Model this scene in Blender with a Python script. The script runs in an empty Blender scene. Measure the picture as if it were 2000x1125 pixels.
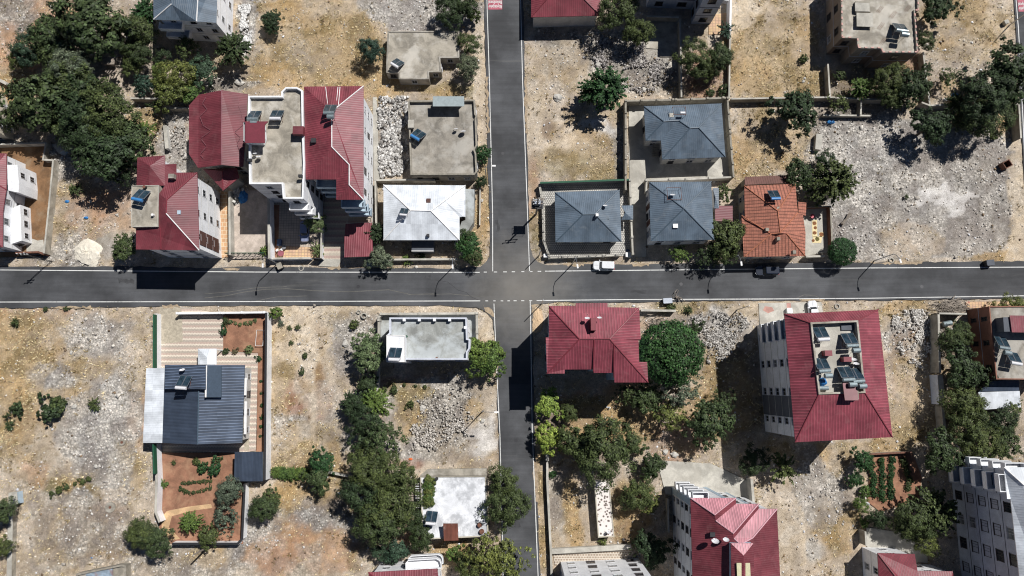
import bpy, bmesh, math, random
import numpy as np
from mathutils import Vector, Matrix, geometry, noise as mnoise
R = math.radians
rnd = random.Random(7)
scene = bpy.context.scene

# ---------------------------------------------------------------- camera, sky, sun, exposure
TILT, FPX, HC = R(8.0), 1333.0, 130.0          # drone camera: 8 degrees off straight down, 130 m up
cam_d = bpy.data.cameras.new("camera"); cam = bpy.data.objects.new("camera", cam_d)
scene.collection.objects.link(cam); scene.camera = cam
cam.location = (0, 0, HC); cam.rotation_euler = (TILT, 0, 0)
cam_d.sensor_width = 36; cam_d.lens = 36 * FPX / 2000; cam_d.clip_start = 1; cam_d.clip_end = 5000
SUN_EL = R(54.5); SAZ = Vector((0.697, 0.717))      # horizontal direction towards the sun
world = bpy.data.worlds.new("World"); scene.world = world; world.use_nodes = True
wn = world.node_tree.nodes; wl = world.node_tree.links
bg = wn["Background"]; sky = wn.new("ShaderNodeTexSky"); sky.sky_type = 'NISHITA'; sky.sun_disc = False
sky.sun_elevation = SUN_EL; sky.sun_rotation = math.atan2(SAZ.x, SAZ.y); sky.air_density = 0.55; sky.dust_density = 0.0; sky.ozone_density = 1.0; sky.altitude = 1200
wl.new(sky.outputs[0], bg.inputs[0]); bg.inputs[1].default_value = 0.05
sd = bpy.data.lights.new("sun", 'SUN'); sun = bpy.data.objects.new("sun", sd); scene.collection.objects.link(sun)
sd.energy = 5.0; sd.angle = R(0.5); sd.color = (1.0, 0.975, 0.94)
sdir = Vector((SAZ.x * math.cos(SUN_EL), SAZ.y * math.cos(SUN_EL), math.sin(SUN_EL)))
sun.rotation_euler = sdir.to_track_quat('Z', 'Y').to_euler(); sun.location = (60, 60, 150)
scene.view_settings.view_transform = 'Standard'; scene.view_settings.look = 'None'
scene.view_settings.exposure = -0.06
scene.cycles.diffuse_bounces = 2; scene.cycles.pixel_filter_type = "BLACKMAN_HARRIS"; scene.cycles.filter_width = 1.1; scene.view_settings.gamma = 1.0

# ---------------------------------------------------------------- helpers
def P(px, py, h=0.0):
    """where the thing seen at this spot of the photograph stands, if it is h metres above the ground"""
    u = px - 1000; v = 562.5 - py
    s = (HC - h) / (FPX * math.cos(TILT) - v * math.sin(TILT))
    return Vector((u * s, (FPX * math.sin(TILT) + v * math.cos(TILT)) * s, h))
def PP(pts, h=0.0): return [P(x, y, h) for x, y in pts]
def C(r, g, b, k=1.0):
    f = lambda c: ((c/255+0.055)/1.055)**2.4 if c > 10 else c/255/12.92
    return (f(r)*k, f(g)*k, f(b)*k, 1)
def link(o): scene.collection.objects.link(o); return o
def tag(o, label=None, cat=None, group=None, kind=None):
    if label: o['label'] = label
    if cat: o['category'] = cat
    if group: o['group'] = group
    if kind: o['kind'] = kind
    return o
def thing(name, label, cat, loc=(0, 0, 0), rz=0, group=None):
    o = bpy.data.objects.new(name, None); link(o); o.location = loc; o.rotation_euler = (0, 0, rz)
    o.empty_display_size = 0.5
    return tag(o, label, cat, group)
def copy_tree(o, parent=None):
    c = o.copy(); link(c); c.parent = parent
    for ch in [x for x in o.children]: copy_tree(ch, c)
    return c
def area2(p): return sum(p[i].x*p[(i+1) % len(p)].y - p[(i+1) % len(p)].x*p[i].y for i in range(len(p)))
def ccw(p): return p if area2(p) > 0 else list(reversed(p))
def inset(poly, d):
    """offset a counter-clockwise polygon inwards by d"""
    n = len(poly); out = []
    for i in range(n):
        a, b, c = poly[i-1], poly[i], poly[(i+1) % n]
        e1 = Vector((b.x-a.x, b.y-a.y)); e2 = Vector((c.x-b.x, c.y-b.y))
        if e1.length < 1e-6 or e2.length < 1e-6: out.append(b.copy()); continue
        e1.normalize(); e2.normalize()
        n1 = Vector((-e1.y, e1.x)); n2 = Vector((-e2.y, e2.x)); m = n1 + n2
        if m.length < 1e-3: m = n1.copy()
        m.normalize(); k = max(0.35, m.dot(n1))
        out.append(Vector((b.x + m.x*d/k, b.y + m.y*d/k, b.z)))
    return out
class MB:
    def __init__(s): s.v = []; s.f = []; s.uv = []; s.mi = []
    def face(s, pts, uv=None, mi=0):
        k = len(s.v); s.v += [tuple(p) for p in pts]; s.f.append(tuple(range(k, k+len(pts))))
        s.uv.append(uv); s.mi.append(mi)
    def quad(s, a, b, c, d, mi=0): s.face((a, b, c, d), None, mi)
    def ngon(s, pts, mi=0, flip=False, uvf=None):
        pts = [Vector(p) for p in pts]
        for t in geometry.tessellate_polygon([pts]):
            q = [pts[i] for i in t]
            nz = (q[1]-q[0]).cross(q[2]-q[0]).z
            if (nz < 0) != flip: q.reverse()
            s.face(q, [uvf(x) for x in q] if uvf else None, mi)
    def prism(s, poly, z0, z1, mi=0, top=True, bottom=False):
        poly = ccw([Vector(p) for p in poly]); n = len(poly)
        for i in range(n):
            a, b = poly[i], poly[(i+1) % n]
            s.quad((a.x, a.y, z0), (b.x, b.y, z0), (b.x, b.y, z1), (a.x, a.y, z1), mi)
        if top: s.ngon([(p.x, p.y, z1) for p in poly], mi)
        if bottom: s.ngon([(p.x, p.y, z0) for p in poly], mi, flip=True)
        return s
    def ring(s, poly, d, z0, z1, mi=0):
        poly = ccw([Vector(p) for p in poly]); ins = inset(poly, d); n = len(poly)
        for i in range(n):
            a, b, c, e = poly[i], poly[(i+1) % n], ins[(i+1) % n], ins[i]
            s.quad((a.x, a.y, z0), (b.x, b.y, z0), (b.x, b.y, z1), (a.x, a.y, z1), mi)
            s.quad((a.x, a.y, z1), (b.x, b.y, z1), (c.x, c.y, z1), (e.x, e.y, z1), mi)
            s.quad((e.x, e.y, z1), (c.x, c.y, z1), (c.x, c.y, z0), (e.x, e.y, z0), mi)
        return s
    def box(s, c, size, rz=0.0, mi=0, tilt=0.0):
        hx, hy, hz = size[0]/2, size[1]/2, size[2]/2
        m = Matrix.Translation(Vector(c)) @ Matrix.Rotation(rz, 4, 'Z') @ Matrix.Rotation(tilt, 4, 'X')
        p = [m @ Vector((x, y, z)) for x in (-hx, hx) for y in (-hy, hy) for z in (-hz, hz)]
        for q in ((0, 1, 3, 2), (4, 6, 7, 5), (0, 4, 5, 1), (2, 3, 7, 6), (0, 2, 6, 4), (1, 5, 7, 3)):
            s.quad(*[p[i] for i in q], mi)
        return s
    def tube(s, pts, radii, n=8, mi=0, caps=True):
        pts = [Vector(p) for p in pts]
        if not hasattr(radii, '__len__'): radii = [radii]*len(pts)
        rings = []
        for i, p in enumerate(pts):
            d = (pts[min(i+1, len(pts)-1)] - pts[max(i-1, 0)]).normalized()
            a = d.cross(Vector((0, 0, 1))); a = a.normalized() if a.length > 1e-3 else Vector((1, 0, 0))
            b = d.cross(a)
            rings.append([p + (a*math.cos(2*math.pi*k/n) + b*math.sin(2*math.pi*k/n))*radii[i] for k in range(n)])
        for i in range(len(rings)-1):
            for k in range(n):
                s.quad(rings[i][k], rings[i+1][k], rings[i+1][(k+1) % n], rings[i][(k+1) % n], mi)
        if caps:
            s.face(rings[0], None, mi); s.face(list(reversed(rings[-1])), None, mi)
        return s
    def disc(s, c, r, n=16, mi=0):
        s.face([(c[0]+r*math.cos(2*math.pi*k/n), c[1]+r*math.sin(2*math.pi*k/n), c[2]) for k in range(n)], None, mi); return s
    def build(s, name, mat, parent=None, world=True, smooth=False):
        off = parent.location if (parent is not None and world) else Vector((0, 0, 0))
        pl = parent
        while world and pl is not None and pl.parent is not None: pl = pl.parent; off = off + pl.location
        me = bpy.data.meshes.new(name)
        me.from_pydata([(v[0]-off[0], v[1]-off[1], v[2]-off[2]) for v in s.v], [], s.f)
        for m in (mat if isinstance(mat, (list, tuple)) else [mat]): me.materials.append(m)
        if any(s.mi): me.polygons.foreach_set('material_index', s.mi)
        if any(u is not None for u in s.uv):
            ul = me.uv_layers.new(name="UVMap"); k = 0; arr = []
            for f, u in zip(s.f, s.uv):
                for j in range(len(f)): arr += list(u[j]) if u else [0, 0]
            ul.data.foreach_set('uv', arr)
        if smooth: me.polygons.foreach_set('use_smooth', [True]*len(me.polygons))
        me.update()
        o = bpy.data.objects.new(name, me); link(o)
        if parent is not None: o.parent = parent
        return o

# ---------------------------------------------------------------- materials
def newmat(name):
    m = bpy.data.materials.new(name); m.use_nodes = True; nt = m.node_tree
    return m, nt, nt.nodes["Principled BSDF"]
def N(nt, t, **kw):
    n = nt.nodes.new(t)
    for k, v in kw.items(): setattr(n, k, v)
    return n
def ramp(nt, src, stops):
    r = N(nt, "ShaderNodeValToRGB"); el = r.color_ramp.elements
    while len(el) < len(stops): el.new(0.5)
    for e, (p, c) in zip(el, stops):
        e.position = p; e.color = c if hasattr(c, '__len__') else (c, c, c, 1)
    nt.links.new(src, r.inputs[0]); return r.outputs[0]
def noise_n(nt, vec, scale, detail=4, rough=0.55, dist=0.0):
    n = N(nt, "ShaderNodeTexNoise"); n.inputs['Scale'].default_value = scale; n.inputs['Detail'].default_value = detail
    n.inputs['Roughness'].default_value = rough; n.inputs['Distortion'].default_value = dist
    nt.links.new(vec, n.inputs['Vector']); return n.outputs[0]
def mixc(nt, mode, fac, a, b):
    m = N(nt, "ShaderNodeMix"); m.data_type = 'RGBA'; m.blend_type = mode
    for sock, val in ((m.inputs[0], fac), (m.inputs[6], a), (m.inputs[7], b)):
        if hasattr(val, 'is_linked') or hasattr(val, 'links'): nt.links.new(val, sock)
        else: sock.default_value = val
    return m.outputs[2]
def bump(nt, bsdf, h, strength=0.4, dist=0.05):
    b = N(nt, "ShaderNodeBump"); b.inputs['Strength'].default_value = strength; b.inputs['Distance'].default_value = dist
    nt.links.new(h, b.inputs['Height']); nt.links.new(b.outputs[0], bsdf.inputs['Normal'])
def mottled(name, col, dark=0.75, light=1.15, scale=0.6, fine=6.0, rough=0.85, stain=None, stain_amt=0.5, bmp=0.3, metal=0.0, vscale=None):
    """plaster, concrete and paint: broad patches, fine grain, optional stains"""
    m, nt, b = newmat(name); mp = N(nt, "ShaderNodeMapping"); mp.inputs['Rotation'].default_value = (.7, .45, .5); mp.inputs['Location'].default_value = (len(name)*1.7, 3.1, .4)
    nt.links.new(N(nt, "ShaderNodeTexCoord").outputs['Object'], mp.inputs[0]); tc = mp.outputs[0]
    n1 = noise_n(nt, tc, scale, 5, 0.6, 0.8); n2 = noise_n(nt, tc, fine, 4, 0.65)
    g = mixc(nt, 'MULTIPLY', 1.0, ramp(nt, n1, [(0.38, dark), (0.62, light)]), ramp(nt, n2, [(0.3, 0.86), (0.7, 1.1)]))
    c = mixc(nt, 'MULTIPLY', 1.0, col, g)
    if stain:
        n3 = noise_n(nt, tc, scale*.75, 8, 0.66, 0.25)
        f = ramp(nt, n3, [(0.48, 0.0), (0.6, stain_amt)])
        c = mixc(nt, 'MIX', f, c, stain)
    nt.links.new(c, b.inputs['Base Color']); b.inputs['Roughness'].default_value = rough; b.inputs['Metallic'].default_value = metal
    if bmp: bump(nt, b, n2, bmp, 0.03)
    return m
def ribbed(name, col, period=0.42, amt=0.28, rough=0.5, light=1.12, stain=None, spots=0.0, metal=0.0, bstr=0.6, lightline=None):
    """profiled sheet metal: ribs run up the slope (UV in metres, u across the ribs)"""
    m, nt, b = newmat(name); uv = N(nt, "ShaderNodeUVMap").outputs[0]
    sx = N(nt, "ShaderNodeSeparateXYZ"); nt.links.new(uv, sx.inputs[0])
    mu = N(nt, "ShaderNodeMath", operation='MULTIPLY'); nt.links.new(sx.outputs[0], mu.inputs[0]); mu.inputs[1].default_value = 1/period
    fr = N(nt, "ShaderNodeMath", operation='FRACT'); nt.links.new(mu.outputs[0], fr.inputs[0])
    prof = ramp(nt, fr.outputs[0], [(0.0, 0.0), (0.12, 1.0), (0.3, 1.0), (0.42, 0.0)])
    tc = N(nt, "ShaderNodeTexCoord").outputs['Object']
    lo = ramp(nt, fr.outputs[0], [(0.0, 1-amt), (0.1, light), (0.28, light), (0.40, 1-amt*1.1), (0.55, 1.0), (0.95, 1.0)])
    n1 = noise_n(nt, tc, 0.3, 6, 0.65); g = ramp(nt, n1, [(0.37, 0.78), (0.63, 1.16)])
    # sheets a metre wide that have faded a little differently
    sh = N(nt, "ShaderNodeVectorMath", operation='MULTIPLY'); nt.links.new(uv, sh.inputs[0]); sh.inputs[1].default_value = (1.0, 0.17, 1)
    fl = N(nt, "ShaderNodeVectorMath", operation='FLOOR'); nt.links.new(sh.outputs[0], fl.inputs[0])
    wn_ = N(nt, "ShaderNodeTexWhiteNoise"); nt.links.new(fl.outputs[0], wn_.inputs[0])
    g2 = ramp(nt, wn_.outputs[0], [(0.0, 0.85), (1.0, 1.12)])
    c = mixc(nt, 'MULTIPLY', 1.0, mixc(nt, 'MULTIPLY', 1.0, col, lo), mixc(nt, 'MULTIPLY', 1.0, g, g2))
    if stain:
        n3 = noise_n(nt, tc, 0.5, 6, 0.7, 1.0); c = mixc(nt, 'MIX', ramp(nt, n3, [(0.52, 0.0), (0.72, 0.5)]), c, stain)
    nt.links.new(c, b.inputs['Base Color']); b.inputs['Roughness'].default_value = rough; b.inputs['Metallic'].default_value = metal
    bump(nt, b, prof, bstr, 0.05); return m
def plain(name, col, rough=0.6, metal=0.0):
    return mottled(name, col, 0.9, 1.06, 1.5, 9, rough, bmp=0.0, metal=metal)
def glassm(name, col=(0.02, 0.025, 0.03, 1)):
    m, nt, b = newmat(name); tc = N(nt, "ShaderNodeTexCoord").outputs['Object']
    c = mixc(nt, 'MULTIPLY', 1.0, col, ramp(nt, noise_n(nt, tc, 1.3, 2), [(0.3, 0.6), (0.7, 1.6)]))
    nt.links.new(c, b.inputs['Base Color']); b.inputs['Roughness'].default_value = 0.12; return m
def leafm(name, c1, c2, rough=0.6):
    m, nt, b = newmat(name); geo = N(nt, "ShaderNodeNewGeometry"); oi = N(nt, "ShaderNodeObjectInfo")
    tc = N(nt, "ShaderNodeTexCoord").outputs['Object']
    n1 = noise_n(nt, tc, 2.2, 3, 0.6)
    c = mixc(nt, 'MIX', ramp(nt, n1, [(0.35, 0.0), (0.65, 1.0)]), c1, c2)
    c = mixc(nt, 'MULTIPLY', 1.0, c, ramp(nt, geo.outputs['Random Per Island'], [(0.0, 0.5), (0.6, 1.25), (1.0, 2.6)]))  # random leaf tone, stretched to paint bright leaf highlights into the colour
    c = mixc(nt, 'MULTIPLY', 1.0, c, ramp(nt, oi.outputs['Random'], [(0.0, (0.85, 0.9, 0.95, 1)), (1.0, (1.2, 1.1, 0.95, 1))]))
    nt.links.new(c, b.inputs['Base Color']); b.inputs['Roughness'].default_value = rough
    b.inputs['Specular IOR Level'].default_value = 0.25
    return m
def rockm(name, c1, c2):
    m, nt, b = newmat(name); geo = N(nt, "ShaderNodeNewGeometry")
    c = ramp(nt, geo.outputs['Random Per Island'], [(0.0, c1), (0.5, tuple((x+y)/2 for x, y in zip(c1, c2))), (1.0, c2)])
    tc = N(nt, "ShaderNodeTexCoord").outputs['Object']
    c = mixc(nt, 'MULTIPLY', 1.0, c, ramp(nt, noise_n(nt, tc, 5.0, 3), [(0.3, 0.8), (0.7, 1.1)]))
    nt.links.new(c, b.inputs['Base Color']); b.inputs['Roughness'].default_value = 0.95; return m
def tiles(name, c1, c2, mortar, w=0.4, h=0.4, scale=1.0, offset=0.5, msize=0.06, rot=0.0):
    m, nt, b = newmat(name); tc = N(nt, "ShaderNodeTexCoord").outputs['Object']
    mp = N(nt, "ShaderNodeMapping"); mp.inputs['Rotation'].default_value = (0, 0, rot); nt.links.new(tc, mp.inputs[0])
    br = N(nt, "ShaderNodeTexBrick"); br.inputs['Scale'].default_value = scale; br.offset = offset
    br.inputs['Color1'].default_value = c1; br.inputs['Color2'].default_value = c2; br.inputs['Mortar'].default_value = mortar
    br.inputs['Mortar Size'].default_value = msize; br.inputs['Brick Width'].default_value = w; br.inputs['Row Height'].default_value = h
    nt.links.new(mp.outputs[0], br.inputs['Vector'])
    g = ramp(nt, noise_n(nt, tc, 0.7, 5, 0.6), [(0.3, 0.8), (0.7, 1.12)])
    nt.links.new(mixc(nt, 'MULTIPLY', 1.0, br.outputs[0], g), b.inputs['Base Color']); b.inputs['Roughness'].default_value = 0.85
    return m

M = {}
M['white'] = mottled('white_plaster', (0.85, 0.86, 0.88, 1), 0.9, 1.05, 0.4, 5)
M['offwhite'] = mottled('off_white_plaster', (0.55, 0.54, 0.51, 1), 0.85, 1.08, 0.4, 5)
M['grey_pl'] = mottled('grey_plaster', (0.50, 0.54, 0.61, 1), 0.88, 1.08, 0.4, 5)
M['dark_pl'] = mottled('dark_grey_plaster', (0.10, 0.11, 0.13, 1), 0.88, 1.08, 0.4, 5)
M['cream'] = mottled('cream_plaster', (0.50, 0.46, 0.38, 1), 0.85, 1.08, 0.4, 5)
M['blue_pl'] = mottled('pale_blue_plaster', (0.44, 0.55, 0.64, 1), 0.88, 1.06, 0.4, 5)
M['terra'] = mottled('terracotta_plaster', (0.28, 0.13, 0.09, 1), 0.8, 1.1, 0.4, 5)
M['brick'] = tiles('brick_wall', (0.22, 0.15, 0.11, 1), (0.17, 0.12, 0.09, 1), (0.25, 0.22, 0.19, 1), 0.4, 0.2)
M['conc'] = mottled('concrete', C(160, 153, 140), 0.66, 1.2, 0.35, 4, stain=C(205, 200, 190), stain_amt=0.6)
M['conc_d'] = mottled('weathered_concrete', C(144, 138, 128), 0.66, 1.24, 0.35, 4, stain=C(184, 180, 172), stain_amt=0.6)
M['conc_l'] = mottled('pale_concrete', C(186, 182, 172), 0.78, 1.12, 0.35, 4, stain=C(150, 145, 135), stain_amt=0.5)
M['conc_g'] = mottled('grey_green_concrete', C(150, 152, 148), 0.7, 1.16, 0.3, 4, stain=C(190, 196, 198), stain_amt=0.7)
M['limewash'] = mottled('limewashed_concrete', C(232, 234, 238), 0.84, 1.05, .5, 9, stain=C(176, 178, 182), stain_amt=0.9)
M['wallc'] = mottled('boundary_wall_concrete', C(150, 144, 132), 0.75, 1.15, 0.8, 6)
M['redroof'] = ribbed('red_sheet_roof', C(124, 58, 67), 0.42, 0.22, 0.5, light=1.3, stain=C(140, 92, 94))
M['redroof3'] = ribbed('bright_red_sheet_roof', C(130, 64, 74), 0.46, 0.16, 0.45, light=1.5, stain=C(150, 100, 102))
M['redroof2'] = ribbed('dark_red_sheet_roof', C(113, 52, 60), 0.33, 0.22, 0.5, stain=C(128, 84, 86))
M['redpink'] = ribbed('pink_sheet_roof', C(176, 122, 130), 0.42, 0.38, 0.45, light=1.5)
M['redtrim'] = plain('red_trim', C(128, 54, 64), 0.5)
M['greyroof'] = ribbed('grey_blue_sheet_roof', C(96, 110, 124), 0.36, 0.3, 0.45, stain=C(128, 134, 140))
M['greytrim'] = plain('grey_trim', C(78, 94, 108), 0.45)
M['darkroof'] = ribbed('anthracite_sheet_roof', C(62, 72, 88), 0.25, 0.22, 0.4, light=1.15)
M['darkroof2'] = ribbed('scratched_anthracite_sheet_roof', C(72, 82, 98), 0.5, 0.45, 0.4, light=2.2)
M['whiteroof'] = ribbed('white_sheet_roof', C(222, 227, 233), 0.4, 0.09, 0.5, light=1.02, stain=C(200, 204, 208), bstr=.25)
M['whitetrim'] = plain('white_trim', C(236, 234, 232), 0.5)
M['rustroof'] = ribbed('rusty_sheet_roof', C(120, 72, 58), 0.45, 0.35, 0.7, stain=C(190, 185, 178))
M['brownroof'] = ribbed('brown_sheet_roof', C(104, 70, 62), 0.45, 0.3, 0.7)
M['glass'] = glassm('window_glass'); M['glass_l'] = glassm('curtained_window_glass', (0.16, 0.17, 0.18, 1))
M['frame'] = plain('window_frame', (0.55, 0.55, 0.56, 1), 0.4); M['dframe'] = plain('dark_window_frame', (0.06, 0.05, 0.05, 1), 0.4)
M['steel'] = mottled('galvanised_steel', (0.45, 0.47, 0.5, 1), 0.85, 1.1, 2, 9, 0.35, bmp=0, metal=0.8)
M['dsteel'] = plain('dark_steel', (0.05, 0.05, 0.055, 1), 0.5, 0.4)
M['rust'] = mottled('rusty_steel', (0.16, 0.07, 0.045, 1), 0.7, 1.3, 2, 9, 0.8)
M['tankw'] = plain('white_tank', (0.7, 0.7, 0.72, 1), 0.4); M['tankg'] = mottled('galvanised_tank', (0.28, 0.34, 0.36, 1), 0.85, 1.15, 2, 9, 0.35, bmp=0, metal=0.4)
M['tankb'] = plain('blue_tank', (0.05, 0.22, 0.5, 1), 0.4)
M['panel'] = glassm('solar_panel_glass', (0.022, 0.04, 0.055, 1))
M['black'] = plain('black_rubber', (0.015, 0.015, 0.016, 1), 0.8)
M['greenf'] = plain('green_fence_panel', (0.012, 0.09, 0.045, 1), 0.7)
M['bluet'] = mottled('blue_tarpaulin', (0.03, 0.2, 0.5, 1), 0.7, 1.2, 2, 8, 0.5)
M['orange'] = plain('orange_plastic', (0.7, 0.15, 0.04, 1), 0.5)
M['redp'] = plain('red_paint', (0.45, 0.03, 0.06, 1), 0.5)
M['wood'] = mottled('weathered_wood', (0.28, 0.24, 0.2, 1), 0.7, 1.2, 1.5, 9)
M['bark'] = mottled('bark', (0.12, 0.095, 0.07, 1), 0.7, 1.3, 3, 9)
M['lav'] = mottled('lavender_white_plaster', C(200, 204, 214), 0.88, 1.06, 0.4, 5)
# ---------------------------------------------------------------- ground zones
EXCL = []                                   # footprints where no rubble or grass lies
def pip(x, y, poly):
    inside = np.zeros(x.shape, bool); n = len(poly)
    for i in range(n):
        x1, y1 = poly[i][0], poly[i][1]; x2, y2 = poly[(i+1) % n][0], poly[(i+1) % n][1]
        if y1 == y2: continue
        c = ((y1 > y) != (y2 > y)) & (x < (x2-x1)*(y-y1)/(y2-y1)+x1)
        inside ^= c
    return inside
rs = np.random.RandomState(3)
_lat = rs.rand(8, 256, 256)
def vnoise(x, y, k=0):
    xi = np.floor(x).astype(int); yi = np.floor(y).astype(int); fx = x-xi; fy = y-yi
    fx = fx*fx*(3-2*fx); fy = fy*fy*(3-2*fy); L = _lat[k % 8]
    a = L[xi % 256, yi % 256]; b = L[(xi+1) % 256, yi % 256]; c = L[xi % 256, (yi+1) % 256]; d = L[(xi+1) % 256, (yi+1) % 256]
    return (a*(1-fx)+b*fx)*(1-fy)+(c*(1-fx)+d*fx)*fy
def fbm(x, y, f, k=0, o=4):
    s = 0; a = 0.5; t = 0
    for i in range(o): s = s + a*vnoise(x*f, y*f, k+i); t += a; a *= 0.55; f *= 2.1
    return s/t
KIND = {  # colour, rubble, grass
 'straw': (C(186, 167, 137), .12, 1.0), 'gold': (C(182, 158, 120), .05, 1.0), 'beige': (C(198, 184, 166), .35, .35),
 'cream': (C(212, 196, 172), .2, .12), 'grey': (C(160, 155, 146), 1.0, .1), 'lgrey': (C(186, 183, 178), 1.0, .08),
 'fine': (C(168, 164, 159), .75, .05), 'white': (C(232, 229, 224), .3, 0), 'red': (C(158, 118, 98), .12, .3), 'orange': (C(186, 148, 118), .3, .25),
 'brown': (C(120, 94, 72), .15, .6), 'rosy': (C(172, 162, 148), .8, .1), 'green': (C(128, 120, 80), .1, 1.0), 'dusty': (C(184, 170, 150), .15, .1),
 'slab': (C(172, 168, 160), .25, 0), 'dark': (C(96, 82, 62), .4, .6)}
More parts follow.
